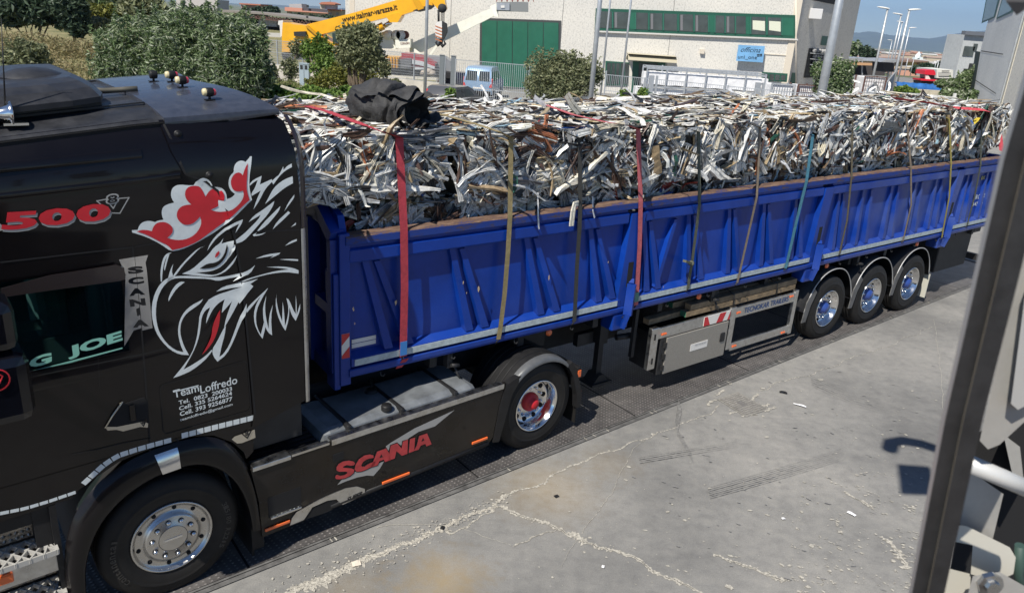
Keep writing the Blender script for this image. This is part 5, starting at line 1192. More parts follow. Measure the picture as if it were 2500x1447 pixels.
for i, (a, b) in enumerate(zip(edges[:-1], edges[1:])):
    h_ = .575 if i == 0 else .68+.02*math.sin(i*1.3+1)
    s = bale(b-a-.02, 1.05, h_, dens=.95, bias=(i, 5), face_y=False, front=(i == 0))
    s.build('scrap_bale', TL.w(a, 1.27, 2.79+.004*i if i else 2.90), TL.a, 'upper far side bale '+pos[i], 'scrap bale', GRP)
low = ['at the very front above the white data plates', 'beneath the ochre strap', 'beneath the white hanging shred', 'beneath the pink strap', 'beneath the thin black strap', 'beneath the brown strap', 'beneath the blue strap', 'beneath the olive strap', 'beneath the tan strap', 'beneath the yellow strap']
le = [-1.33, -.12, 1.1, 2.3, 3.5, 4.7, 5.9, 7.1, 8.3, 9.6, 11.6]
for i, (a, b) in enumerate(zip(le[:-1], le[1:])):
    s = bale(b-a-.02, .7, .46, dens=1.0, bias=(i*2.2+9, i*.7))
    s.V = [v for v in s.V]
    s.build('scrap_bale', TL.w(a, .215+.03*(i % 2), 2.33), TL.a, 'lower bale above the side board '+low[i], 'scrap bale', GRP)

# big loose pieces lying on or hanging from the load
def loose(name, lab, pts, W, col, kind=2, nrm=(0, 0, 1)):
    s = Scrap(); pts = [Vector(p) for p in pts]; nn = Vector(nrm); cs = {0: [(-.5, 0), (.5, 0)], 2: [(-.5, -.25), (-.45, 0), (-.1, 0), (-.05, -.1), (.1, -.1), (.15, 0), (.5, 0), (.5, -.25)]}[kind]
    for i, p in enumerate(pts):
        d = (pts[min(i+1, len(pts)-1)]-pts[max(0, i-1)]).normalized(); sd = nn.cross(d).normalized(); q = d.cross(sd)
        for a, b in cs: s.V.append(p+sd*(a*W)+q*(b*W))
    nc = len(cs); s.F = [(i*nc+j, i*nc+j+1, (i+1)*nc+j+1, (i+1)*nc+j) for i in range(len(pts)-1) for j in range(nc-1)]; s.n = len(s.V); s.Cc = [col]*s.n
    return s.build(name, TL.o, TL.a, lab, 'scrap piece', None)
def LT(px, py, z): q = TL.top(px, py, z); return (q[0], q[1], z)
def LS(px, py, y=.05): q = TL.side(px, py, y); return (q[0], y, q[2])
def LC(px, py, y): q = TL.side(px, py, y); return (q[0], y, q[2])
loose('loose_strip', 'cream channel piece standing up out of the load beside the bush', [LC(1418, 278, .9), LC(1398, 255, .9), LC(1384, 230, .9)], .09, (.62, .60, .52, 0), 2, (0, -1, 0))
loose('loose_strip', 'thin white strip bent up from the load left of the standing channel', [LC(1335, 262, 1.3), LC(1320, 250, 1.3), LC(1304, 236, 1.3)], .06, (.66, .66, .66, 0), 0, (0, -1, .3))
loose('loose_strip', 'white bent strip hanging over the rusty top rail beside the black strap', [LC(1413, 497, -.02), LC(1404, 498, -.04), LC(1400, 515, -.05), LC(1396, 552, -.045)], .055, (.62, .60, .52, 0), 2, (0, -1, 0))
loose('loose_strip', 'thin white ribbon dangling over the top rail near the front', [LC(1313, 470, .05), LC(1314, 530, -.02), LC(1316, 560, -.03)], .02, (.66, .66, .66, 0), 0, (0, -1, 0))
loose('loose_strip', 'thin white ribbon dangling over the top rail right of the black strap', [LC(1447, 480, .05), LC(1448, 515, -.02), LC(1452, 532, -.03)], .02, (.66, .66, .66, 0), 0, (0, -1, 0))
loose('loose_strip', 'long white strip arching up near the rear of the load', [LC(2270, 235, 1.6), LC(2310, 240, 1.6), LC(2335, 255, 1.6), LC(2345, 272, 1.6)], .07, (.66, .66, .66, 0), 0, (0, -1, .6))
loose('loose_strip', 'long white strip sticking out at the rear end of the load', [LC(2330, 263, .5), LC(2390, 275, .4), LC(2462, 290, .3)], .09, (.68, .68, .68, 0), 0, (0, -1, 1))
loose('loose_strip', 'dark brown peaked strip standing near the rear of the load', [LC(2248, 238, 1.5), LC(2253, 222, 1.5), LC(2262, 235, 1.5), LC(2270, 255, 1.5)], .06, (.05, .03, .028, 0), 2, (0, -1, 0))
loose('loose_strip', 'grey green flat piece standing near the rear of the load', [LC(2192, 262, 1.2), LC(2197, 245, 1.2), LC(2199, 232, 1.2)], .10, (.17, .22, .21, 0), 0, (0, -1, 0))
loose('loose_strip', 'long brown strip lying on top of the load in front of the cages', [LC(1640, 262, 1.0), LC(1700, 242, 1.1)], .06, (.07, .045, .04, 0), 2, (0, 0, 1))
loose('loose_strip', 'blue tarpaulin scrap lying on the load in front of the cages', [LC(1880, 243, 1.3), LC(1905, 248, 1.3), LC(1935, 258, 1.3)], .12, (.02, .07, .3, 0), 0, (0, 0, 1))
loose('loose_strip', 'orange red scrap lying beside the pink strap on top of the load', [LC(1410, 272, .7), LC(1430, 277, .7)], .08, (.55, .08, .03, 0), 0, (0, 0, 1))
loose('loose_strip', 'wide white sheet lying on top behind the ochre strap', [LC(1228, 268, .9), LC(1262, 282, .8), LC(1300, 292, .7)], .26, (.66, .67, .66, 0), 0, (0, -.2, 1))

# ================================================================ STRAPS
M_strap = {}
def smat(n, c): return mat('webbing_'+n, c, .75, var=.25, scale=25, bump=.3, bscale=160)
def strap(lab, col, W, top, corner, mids, bot, name='ratchet_strap', hook=True):
    """top: points over the load (local), corner, then down to the sill"""
    q = B(); P = [Vector(p) for p in top+[corner]+mids+[bot]]
    nT = len(top)
    rows = []
    for i, p in enumerate(P):
        for d in ([(P[i]-P[i-1]).normalized(), (P[i+1]-P[i]).normalized()] if i == nT else [(P[min(i+1, len(P)-1)]-P[max(0, i-1)]).normalized()]):
            side = (Vector((0, 0, 1)).cross(d) if abs(d.z) < .6 else Vector((1, 0, 0))-d*d.x); side.normalize()
            if side.x < 0: side = -side
            rows.append([p-side*W/2, p+side*W/2])
    q.sheet([[tuple(v) for v in r_] for r_ in rows], 0, False)
    q.sheet([[tuple(v+Vector((0, .004, -.003))) for v in r_] for r_ in rows], 0, False)
    o = q.build('ratchet_strap', col, None, TL.o, TL.a, recalc=False); tag(o, lab, 'strap', 'ratchet straps over the load')
    b = Vector(bot)
    if hook: h = B(); h.tube([(b.x, b.y, b.z), (b.x-.01, b.y+.03, b.z-.05), (b.x, b.y+.07, b.z-.03)], .008, n=5); h.build('hook', M_frame, o)
    return o
def spx(lab, col, W, cpx, bpx, mpx=(), tpx=None, rail=True, name='s', zc=3.47):
    c = TL.side(cpx[0], cpx[1], .07); c = (c[0], .07, c[2])
    b = TL.side(bpx[0], bpx[1], -.04); b = (b[0], -.04, b[2])
    mids = []
    for (px, py) in mpx: q = TL.side(px, py, -.035); mids.append((q[0], -.035, q[2]))
    # pull the strap against the rusty rail
    t = (c[2]-2.64)/(c[2]-b[2]); rx = c[0]+(b[0]-c[0])*t
    if not mpx: mids = [(rx, -.02, 2.64), (rx+(b[0]-rx)*.5, -.035, 2.0)]
    else:
        rr = [m_ for m_ in mids if m_[2] < 2.6]; m0 = rr[0]; t = (c[2]-2.64)/(c[2]-m0[2]); mids = [(c[0]+(m0[0]-c[0])*t, -.02, 2.64)]+rr
    if tpx is None:
        top = [(c[0]-.02, 2.42, 2.9), (c[0]-.03, 2.40, c[2]-.02), (c[0]-.03, 1.8, c[2]+.05), (c[0]-.02, .9, c[2]+.06), (c[0], .25, c[2]+.035)]
    else:
        top = []
        for (px, py, z) in tpx: q = TL.top(px, py, z+.02); top.append((q[0], q[1], z+.02))
    return strap(lab, col, W, top, c, mids, b)
s_red = smat('red', (.36, .035, .05)); s_pink = smat('faded_pink', (.42, .10, .11)); s_och = smat('ochre', (.24, .19, .09)); s_blk = smat('black', (.035, .035, .032)); s_olv = smat('olive', (.12, .10, .06)); s_blu = smat('teal_blue', (.06, .20, .27)); s_yel = smat('yellow', (.30, .25, .06)); s_tan = smat('tan', (.22, .17, .12)); s_dk = smat('dark_olive', (.08, .085, .06))
o = spx('bright red ratchet strap nearest the cab with a blue sleeve at its lower end', s_red, .075, (975, 335), (985, 870), [(990, 560), (988, 700), (985, 840)], [(735, 255, 3.52), (800, 272, 3.55), (870, 298, 3.56), (930, 320, 3.53)])
q = B(); a = TL.side(985, 850, -.04); q.box(a[0]-.035, a[0]+.035, -.046, -.041, a[2]-.07, a[2]+.07); q.build('blue_sleeve', mat('blue_sleeve', (.02, .16, .45), .3, coat=.5), o)
q = B(); a = TL.side(990, 875, -.03); q.sheet([[(a[0]-.035, -.035, a[2]), (a[0]+.035, -.035, a[2])], [(a[0]-.09, .0, a[2]-.10), (a[0]-.02, .0, a[2]-.10)]], 0, False); q.build('strap_tail', s_red, o)
spx('ochre ratchet strap second from the cab', s_och, .055, (1248, 335), (1217, 828), [(1245, 540), (1240, 620), (1232, 720), (1222, 800)], [(1000, 262, 3.5), (1100, 285, 3.53), (1170, 305, 3.54), (1220, 322, 3.52)])
spx('wide black ratchet strap over the middle of the first side board', s_blk, .055, (1416, 338), (1402, 785), [(1415, 560), (1409, 650), (1404, 760)], [(1180, 262, 3.5), (1300, 298, 3.52), (1380, 322, 3.5)])
o = spx('faded pink ratchet strap beside the first blue pillar', s_pink, .065, (1558, 315), (1553, 745), [(1565, 480), (1562, 600), (1555, 720)], [(1330, 255, 3.52), (1400, 280, 3.54), (1480, 298, 3.54), (1535, 306, 3.52)])
q = B(); a = TL.side(1554, 725, -.04); q.box(a[0]-.033, a[0]+.033, -.046, -.041, a[2]-.06, a[2]+.06); q.build('green_sleeve', mat('green_sleeve', (.06, .20, .18), .4), o)
o = spx('thin black strap knotted halfway down the side board', s_dk, .05, (1706, 322), (1680, 705), [(1708, 500), (1690, 640), (1683, 680)], [(1500, 262, 3.5), (1600, 290, 3.52), (1670, 310, 3.5)])
q = B(); a = TL.side(1688, 643, -.06); q.rev([(0, -.04), (.035, -.02), (.035, .02), (0, .04)], (a[0], -.06, a[2]), 8); q.beam((a[0], -.06, a[2]), (a[0]-.16, -.08, a[2]+.06), .05, .03); q.build('knot', s_dk, o)
spx('brown twisted strap left of the blue strap', s_tan, .042, (1857, 312), (1800, 690), [(1848, 480), (1830, 560), (1805, 670)], [(1650, 262, 3.52), (1760, 285, 3.52), (1825, 300, 3.5)])
spx('sky blue ratchet strap before the second blue pillar', s_blu, .065, (1985, 330), (1918, 655), [(1965, 440), (1945, 540), (1922, 640)], None)
spx('olive strap right of the second blue pillar', s_olv, .042, (2082, 293), (2050, 620), [(2087, 420), (2068, 540), (2054, 600)], None)
spx('tan frayed strap over the dusty third side board', s_tan, .045, (2213, 275), (2205, 588), [(2237, 400), (2225, 500), (2208, 575)], None)
spx('mustard yellow strap beside the third blue pillar', s_yel, .05, (2318, 290), (2300, 580), [(2330, 400), (2318, 480), (2303, 560)], None)
spx('dark olive strap nearest the rear of the trailer', s_dk, .055, (2398, 300), (2362, 550), [(2395, 400), (2380, 480), (2366, 530)], None)
q = B(); P = [TL.top(2180, 240, 3.60), TL.top(2260, 250, 3.60), TL.top(2330, 263, 3.57), TL.top(2400, 268, 3.56), TL.side(2425, 275, .3), TL.side(2438, 310, .15), TL.side(2446, 370, .05)]
P = [Vector(p) for p in P]; q.sheet([[tuple(p-Vector((0, .0, .0))+Vector((-.05, .03, .02))), tuple(p+Vector((.05, -.03, -.02)))] for p in P], 0, False)
o = q.build('ratchet_strap', smat('rear_red', (.55, .07, .09)), None, TL.o, TL.a, recalc=False); tag(o, 'loose wide red strap lying along the rear end of the load', 'strap', 'ratchet straps over the load')

# ================================================================ ROLLED TARPAULIN on the load
M_tarp = mat('black_tarpaulin', (.030, .030, .031), .75, var=.5, scale=7, bump=.7, bscale=7, dist=.05)
q = B(); ax0 = np.array([-.62, 1.62, 3.56]); ax1 = np.array([-.02, .60, 3.56])
ax1 = np.array(LT(1006, 272, 3.64)); ax0 = np.array(LT(940, 258, 3.66)); ax1[2] = 3.50; ax0[2] = 3.53
tp = random.Random(5)
d_ = (ax1-ax0)/np.linalg.norm(ax1-ax0); sd = np.cross(d_, [0, 0, 1]); sd /= np.linalg.norm(sd); upv = np.cross(sd, d_)
N = 26; K = 120
rows = []
for i in range(N+1):
    t = i/N; c = ax0+(ax1-ax0)*t; row = []
    for k in range(K+1):
        th = k/K*math.tau*2.6+.7; turn = k/K*2.6
        R0 = .225-.038*turn; a = R0*1.08*(1+.20*mnoise.noise(Vector((math.cos(th)*1.3, math.sin(th)*1.3, t*2.6)))+.06*mnoise.noise(Vector((math.cos(th)*3, math.sin(th)*3, t*7))))
        pinch = 1-.22*math.exp(-((t-.45)/.10)**2)
        x_, z_ = a*math.cos(th)*pinch*1.05, a*math.sin(th)*pinch*.86
        e = .05*math.sin(th*1.7+turn)*(t > .9)+.04*mnoise.noise(Vector((th, t*3, 2)))
        p = c+sd*x_+upv*(z_+.14)+d_*(e+(turn*.03 if i == N else 0)); row.append(tuple(p))
    rows.append(row)
q.sheet(rows); tarp = q.build('rolled_tarpaulin', M_tarp, None, TL.o, TL.a, recalc=False); tag(tarp, 'crumpled roll of black tarpaulin lying across the scrap behind the cab', 'tarpaulin')
q = B()
def flapf(u, v, base, ex, ey, amp, sd_):
    n = mnoise.noise(Vector((u*2.2, v*2.2, sd_)))*amp+mnoise.noise(Vector((u*6, v*6, sd_+4)))*amp*.35
    p = np.array(base)+np.array(ex)*u+np.array(ey)*v+np.array([0, -.3, .9])*n; return tuple(p)
a0_, a1_ = tuple(ax0), tuple(ax1)
q.sheet([[flapf(u, v, (a1_[0]-.18, a1_[1]-.05, 3.76), (.42, -.02, .03), (-.22, .50, .0), .13, 1) for v in np.linspace(0, 1, 16)] for u in np.linspace(0, 1, 16)])
q.sheet([[flapf(u, v, (a1_[0]+.02, a1_[1]-.12, 3.50), (.30, .06, .10), (.02, .25, .02), .09, 17) for v in np.linspace(0, 1, 10)] for u in np.linspace(0, 1, 10)])
rows = []
for i in range(22):
    ph = math.pi*i/21; rows.append([])
    for k in range(33):
        th = math.tau*k/32; dv = Vector((math.sin(ph)*math.cos(th), math.sin(ph)*math.sin(th), math.cos(ph))); r_ = 1+.30*mnoise.noise(dv*1.9+Vector((3, 1, 0)))+.16*abs(mnoise.noise(dv*4.5))+.05*mnoise.noise(dv*11)
        rows[-1].append((a0_[0]+.02+.24*dv.x*r_, a0_[1]+.20+.30*dv.y*r_, 3.66+.21*dv.z*r_))
q.sheet(rows)
q.build('loose_fold', M_tarp, tarp, recalc=False)
# ================================================================ BACKGROUND
def leaf_mat(name, cols, trans=.25, rough=.55):
    m = bpy.data.materials.new(name); m.use_nodes = True; t = m.node_tree; b = t.nodes['Principled BSDF']
    g_ = nd(t, 'ShaderNodeNewGeometry'); st = [(i/(len(cols)-1), c) for i, c in enumerate(cols)]
    c = ramp(t, g_.outputs['Random Per Island'], st); t.links.new(c, b.inputs['Base Color']); b.inputs['Roughness'].default_value = rough; b.inputs['Specular IOR Level'].default_value = .4
    tl_ = nd(t, 'ShaderNodeBsdfTranslucent'); t.links.new(c, tl_.inputs[0]); mx = nd(t, 'ShaderNodeMixShader'); mx.inputs[0].default_value = trans
    o = t.nodes['Material Output']; t.links.new(b.outputs[0], mx.inputs[1]); t.links.new(tl_.outputs[0], mx.inputs[2]); t.links.new(mx.outputs[0], o.inputs[0]); return m
L_olive = leaf_mat('willow_leaf', [(.045, .075, .03), (.08, .13, .045), (.13, .19, .075), (.10, .15, .05), (.44, .47, .36), (.15, .21, .09), (.22, .28, .15)])
L_green = leaf_mat('hedge_leaf', [(.05, .11, .02), (.11, .19, .035), (.20, .29, .06), (.08, .14, .03)])
L_dark = leaf_mat('dark_leaf', [(.018, .038, .02), (.035, .065, .035), (.08, .115, .07), (.03, .055, .03)])
L_dusty = leaf_mat('dusty_olive_leaf', [(.08, .10, .045), (.15, .17, .085), (.27, .28, .16), (.12, .14, .06)])
L_yell = leaf_mat('yellow_green_leaf', [(.09, .11, .02), (.16, .17, .03), (.23, .22, .05), (.08, .11, .03)])
L_dry = leaf_mat('dry_scrub', [(.20, .17, .08), (.32, .26, .13), (.16, .17, .07), (.42, .34, .19)])
M_bark = mat('bark', (.10, .075, .05), .9, var=.4, scale=20)
def leaves(blobs, n, size, aspect=2.4, seed=1, clump=.35, shell=.45, droop=0.):
    rg = np.random.default_rng(seed); bd = B(); V = []; vol = np.array([b[3]*b[4]*b[5] for b in blobs]); vol = vol**.8; vol /= vol.sum()
    cnt = rg.multinomial(n, vol); allp = []
    for bl, k in zip(blobs, cnt):
        c = np.array(bl[:3]); r = np.array(bl[3:6]); kk = int(k*1.9)
        d = rg.normal(size=(kk, 3)); d /= np.linalg.norm(d, axis=1)[:, None]; rad = rg.random(kk)**shell; p = d*rad[:, None]
        keep = []
        f = 2.6/max(.5, min(r))
        for i in range(kk):
            v = mnoise.noise(Vector((p[i]*r+c)*1.0*f))
            if v > -clump+.7*(rad[i]-.75): keep.append(i)
            if len(keep) >= k: break
        p = p[keep]; edge = 1+.22*np.array([mnoise.noise(Vector(q*3.1+c)) for q in p])[:, None]
        allp.append(p*r*edge+c)
    P = np.concatenate(allp); n_ = len(P)
    a = rg.normal(size=(n_, 3)); a[:, 2] = a[:, 2]*.7-droop; a /= np.linalg.norm(a, axis=1)[:, None]
    b = rg.normal(size=(n_, 3)); b[:, 2] *= .6; b = np.cross(a, b); b /= np.linalg.norm(b, axis=1)[:, None]
    s = size*(.6+.8*rg.random(n_))[:, None]; l = a*s; w = b*s/aspect; nrm = np.cross(a, b)*s*.12
    Q = np.stack([P-l, P-w*.9+nrm, P+l, P+w*.9+nrm], 1).reshape(-1, 3)
    bd.v = [tuple(q) for q in Q]; bd.f = [(4*i, 4*i+1, 4*i+2, 4*i+3) for i in range(n_)]; bd.m = [0]*n_; bd.sm = [False]*n_
    return bd
def plant(name, cat, lab, blobs_px, n, size, lm, aspect=2.4, seed=1, group=None, depth=.8, trunk=True, clump=.35, shell=.45, zg=0., tr_=.05):
    """blobs_px: (px, py, rx_px, ry_px, D)"""
    bl = []
    for (px, py, rx, ry, D) in blobs_px:
        q = aD(px, py, D); k = D/F_; bl.append((q[0], q[1], q[2], rx*k, max(rx, ry)*k*depth, ry*k))
    rs_ = random.Random(seed*31)
    for b in list(bl):
        for _ in range(9 if len(bl) > 2 else 5):
            th_ = rs_.uniform(0, math.pi); k = rs_.uniform(.88, 1.08); e = rs_.uniform(.10, .22)
            bl.append((b[0]+b[3]*math.cos(th_)*k, b[1]-b[4]*rs_.uniform(-.2, .7), b[2]+b[5]*math.sin(th_)*k, b[3]*e*(.4 if lm is L_olive else 1), b[4]*e*.5, b[5]*e*(3. if lm is L_olive else 2.)))
    cx = np.mean([b[0] for b in bl]); cy = np.mean([b[1] for b in bl])
    th = thing(name, lab, cat, (cx, cy, zg), 0, group)
    bl = [(b[0]-cx, b[1]-cy, b[2]-zg, b[3], b[4], b[5]) for b in bl]
    if trunk:
        q = B(); r = random.Random(seed)
        for b in bl[:min(5, len(blobs_px))]:
            for k in range(3 if len(bl) < 3 else 2):
                q.tube([(b[0]*.15+r.gauss(0, .05), b[1]*.1, 0), (b[0]*.5+r.gauss(0, .1), b[1]*.5, b[2]*.45), (b[0]+r.gauss(0, b[3]*.3), b[1]+r.gauss(0, b[4]*.2), b[2]+b[5]*.35)], [tr_, tr_*.7, tr_*.25], n=6)
        q.build('trunk', M_bark, th, recalc=False)
    leaves(bl, n, size, aspect, seed, clump, shell).build('crown', lm, th, recalc=False)
    return th
# large willowy bushes behind the cab
GB = 'silvery green bushes behind the cab'
plant('bush', 'bush', 'silvery leafed bush left of the others, above the roof air conditioner', [(325, 120, 85, 75, 16), (290, 175, 60, 60, 16), (350, 230, 80, 60, 16), (395, 90, 60, 55, 17), (290, 230, 60, 60, 16.)], 21000, .060, L_olive, 3.8, 1, GB)
plant('bush', 'bush', 'silvery leafed tallest bush standing between the other two behind the cab', [(455, 120, 90, 85, 15.5), (470, 60, 80, 45, 16), (430, 190, 90, 70, 15.5), (500, 200, 70, 60, 15.5)], 23000, .060, L_olive, 3.8, 2, GB)
plant('bush', 'bush', 'silvery leafed bush nearest the yellow crane, behind the roof air deflector', [(575, 125, 80, 80, 15), (560, 190, 90, 70, 15), (625, 180, 45, 60, 15), (590, 80, 50, 45, 15.5)], 21000, .058, L_olive, 3.8, 3, GB)
plant('shrub', 'shrub', 'round dusty shrub on the field above the air conditioner', [(55, 155, 65, 42, 26), (15, 175, 50, 38, 26), (75, 130, 40, 26, 26), (85, 195, 45, 30, 26)], 8000, .085, L_dusty, 2.2, 4)
plant('tree', 'tree', 'very dark spreading tree in the upper left corner', [(80, 20, 85, 42, 62), (20, 36, 50, 30, 62), (140, 30, 45, 38, 62), (120, -20, 80, 45, 62), (20, -20, 70, 45, 62)], 9000, .34, L_dark, 2.6, 5, None, .6)
plant('tree', 'tree', 'dark tree beside the spreading corner tree', [(185, 60, 30, 30, 60), (170, 20, 40, 40, 60)], 2500, .3, L_dark, 2.4, 6)
plant('bush', 'bush', 'yellow green bush left of the silvery bushes', [(240, 35, 40, 17, 68), (280, 30, 30, 15, 68)], 2500, .22, L_yell, 1.8, 7)
plant('bush', 'bush', 'low grey green scrub under the yellow green bush', [(235, 62, 45, 18, 64), (270, 75, 30, 18, 64)], 2200, .2, L_dusty, 1.8, 8)
plant('bush', 'bush', 'brown green tree crown rising behind the silvery bushes', [(350, 20, 50, 35, 50), (385, 45, 45, 30, 50)], 2800, .24, L_dusty, 1.8, 9)
plant('bush', 'bush', 'dark bush under the frame top edge left of the houses', [(250, -2, 60, 20, 90), (210, 2, 30, 16, 90)], 1500, .3, L_olive, 1.8, 10)
q = leaves([(aD(30, 95, 56)[0], 56, .6, 5, 3, 1.0), (aD(110, 100, 54)[0], 54, .4, 5, 3, 1.0), (aD(220, 92, 56)[0], 56, .5, 3.5, 2, .8), (aD(60, 120, 44)[0], 44, .3, 3.4, 2, .5), (aD(20, 110, 50)[0], 50, .5, 3, 2, .9)], 12000, .16, 4, 12, .5)
structure(q.build('scrub', L_dry, recalc=False), 'stuff', 'dry tangled scrub along the edge of the field')
q = leaves([(aD(740, 215, 40)[0], 41, .2, 4, 2.4, .35), (aD(850, 222, 36)[0], 37, .2, 3, 2, .3), (aD(690, 205, 42)[0], 42, .25, 2, 2, .4), (aD(930, 235, 34)[0], 35, .1, 2.2, 1.6, .3)], 9000, .09, 3, 13, .5)
structure(q.build('weeds', leaf_mat('weed_leaf', [(.09, .13, .03), (.16, .19, .06), (.24, .22, .11), (.11, .15, .04)]), recalc=False), 'stuff', 'green and dry weeds in front of the pale wall')
rg_ = np.random.default_rng(5); q = B()
for k in range(26000):
    px, py = rg_.uniform(-20, 1000), rg_.uniform(60, 245); D = None
    g0 = onz(px, py)
    if g0[1] < 17 or g0[1] > 75 or g0[0] > -4.8: continue
    h = .05+.12*rg_.random(); s_ = .02+.0012*g0[1]; a = rg_.uniform(0, 3.14)
    q.add([(g0[0]-math.cos(a)*s_, g0[1]-math.sin(a)*s_, .03), (g0[0]+math.cos(a)*s_, g0[1]+math.sin(a)*s_, .03), (g0[0]+rg_.normal()*.05, g0[1]+rg_.normal()*.05, .05+h)], [(0, 1, 2)])
structure(q.build('grass', leaf_mat('grass_blade', [(.10, .11, .04), (.20, .18, .08), (.32, .26, .13), (.13, .14, .05)]), recalc=False), 'stuff', 'tufts of dry grass on the field')
th = plant('hedge', 'hedge', 'bright green leafy hedge just beyond the front of the load', [(620, 245, 60, 32, 15.5), (700, 240, 60, 26, 15.5), (780, 242, 60, 26, 15.5), (850, 246, 50, 24, 15.5), (560, 245, 60, 40, 15.5), (920, 256, 50, 22, 15.5)], 20000, .05, L_green, 1.7, 14, None, 1.0, True)
plant('tree', 'tree', 'round olive toned street tree in front of the yellow boom', [(882, 120, 52, 50, 34), (860, 90, 35, 25, 34), (900, 150, 42, 30, 34), (850, 140, 30, 28, 34), (890, 72, 28, 18, 34)], 9000, .085, L_dusty, 2.0, 15, None, .9, True, tr_=.09)
plant('climber', 'climbing plant', 'bright climbing plant smothering the fence left of the street tree', [(790, 130, 28, 35, 39), (800, 175, 35, 32, 38), (755, 125, 18, 28, 40)], 5000, .085, L_green, 1.8, 16, 'plants overgrowing the fence', .5)
plant('climber', 'climbing plant', 'yellowish creeper hanging on the wall beneath the street tree', [(840, 185, 45, 30, 36.5), (900, 205, 40, 26, 36), (780, 205, 30, 20, 37)], 5500, .075, L_yell, 1.8, 17, 'plants overgrowing the fence', .5)
plant('climber', 'climbing plant', 'thin creeper on the fence below the yellow crane body', [(710, 170, 22, 25, 43), (725, 120, 20, 22, 44), (665, 180, 14, 25, 43)], 2200, .085, L_dusty, 1.8, 18, 'plants overgrowing the fence', .5)
plant('climber', 'climbing plant', 'small creeper on the fence right of the white pole base', [(965, 205, 14, 14, 38), (940, 170, 14, 20, 38.5)], 900, .08, L_dusty, 1.8, 19, 'plants overgrowing the fence', .5)
plant('bush', 'bush', 'wide olive toned bush between the green door and the tall lamp pole', [(1380, 190, 80, 52, 31), (1325, 165, 38, 40, 31), (1420, 175, 50, 35, 31), (1370, 225, 85, 40, 31), (1375, 150, 40, 26, 31), (1310, 215, 30, 35, 31)], 15000, .065, L_dusty, 2.2, 20)
plant('tree', 'tree', 'round green tree behind the thick lamp pole by the cages', [(2035, 190, 45, 42, 33), (2010, 175, 28, 25, 33), (2060, 170, 25, 25, 33), (2030, 225, 42, 28, 33)], 9000, .07, L_olive, 2.0, 21)
plant('plant', 'plant', 'small sapling beside the grey hatchback', [(1100, 232, 12, 16, 22), (1088, 245, 22, 10, 22)], 700, .055, L_green, 1.8, 22)
plant('plant', 'plant', 'small young leaves growing left of the rack of white bundles', [(1570, 228, 14, 14, 30), (1525, 232, 16, 12, 30)], 700, .06, L_green, 1.8, 23)
plant('tree', 'tree', 'left wide tree of the far pair above the dark canopy', [(2082, 120, 22, 16, 210), (2068, 132, 16, 12, 210)], 1800, .5, L_olive, 1.8, 24)
plant('tree', 'tree', 'right dark tree of the far pair above the dark canopy', [(2112, 128, 14, 14, 200), (2130, 133, 10, 10, 200)], 1400, .5, L_dark, 1.8, 25)
plant('hedge', 'hedge', 'green hedge tuft left of the pale wall near the blue tarpaulin', [(2205, 222, 22, 12, 70), (2228, 228, 14, 10, 70)], 2200, .14, L_green, 1.8, 26)
plant('hedge', 'hedge', 'tall green hedge plants in front of the grey building corner', [(2335, 215, 25, 24, 66), (2360, 200, 22, 26, 68), (2320, 232, 24, 14, 62), (2365, 240, 18, 16, 55), (2300, 205, 16, 10, 70)], 5500, .16, L_olive, 1.8, 27)
plant('tree', 'tree', 'far dark tree mass left of the white box truck', [(2262, 168, 22, 10, 170), (2240, 172, 16, 8, 170)], 1500, .5, L_dark, 1.8, 28)
plant('tree', 'tree', 'far dark trees right of the white box truck', [(2330, 160, 22, 12, 180), (2350, 152, 12, 12, 180), (2300, 160, 14, 8, 190)], 2000, .5, L_dark, 1.8, 29)
plant('tree', 'tree', 'dark green trees left of the pink house', [(640, 30, 22, 9, 190), (665, 27, 18, 8, 190), (615, 30, 18, 8, 190)], 2200, .5, L_dark, 1.8, 30)
plant('tree', 'tree', 'small green trees below the pink house', [(725, 42, 16, 7, 175), (800, 48, 22, 8, 170), (770, 46, 16, 6, 175)], 1800, .45, L_dark, 1.8, 31)

# --- helper: flat sided piece traced in the photo, placed at depth D, with real thickness
def fp(bd, px, D, depth=.3, m=0, zmin=None):
    P = [aD(a, b, D) for a, b in px]; P = [(p[0], max(p[2], zmin) if zmin is not None else p[2]) for p in P]
    bd.prism(P, D, D+depth, m, 'y')
def zbox(bd, px0, py0, px1, py1, D, depth, m=0, z0=None):
    a = aD(px0, py0, D); b = aD(px1, py1, D); bd.box(min(a[0], b[0]), max(a[0], b[0]), D, D+depth, z0 if z0 is not None else min(a[2], b[2]), max(a[2], b[2]), m)
def aggregate(name, base, dark, sc_=10., sunk=.5):
    m = bpy.data.materials.new(name); m.use_nodes = True; t = m.node_tree; b = t.nodes['Principled BSDF']
    tc = nd(t, 'ShaderNodeTexCoord'); mp = nd(t, 'ShaderNodeMapping'); mp.inputs['Scale'].default_value = (1, 1, .75); t.links.new(tc.outputs['Object'], mp.inputs[0])
    n = nd(t, 'ShaderNodeTexNoise', i_Scale=sc_, i_Detail=3., i_Roughness=.75); t.links.new(mp.outputs[0], n.inputs['Vector'])
    n2 = nd(t, 'ShaderNodeTexNoise', i_Scale=.25, i_Detail=4.); t.links.new(tc.outputs['Object'], n2.inputs['Vector'])
    c = ramp(t, n.outputs[0], [(.34, dark), (.47, base), (.6, tuple(min(1, x*1.08) for x in base))]); c = mix(t, 1., c, ramp(t, n2.outputs[0], [(.3, (.88, .88, .87)), (.7, (1.04, 1.03, 1.0))]), 'MULTIPLY')
    t.links.new(c, b.inputs['Base Color']); b.inputs['Roughness'].default_value = .9; return m
M_agg = aggregate('washed_aggregate_panel', (.62, .60, .56), (.42, .41, .39))
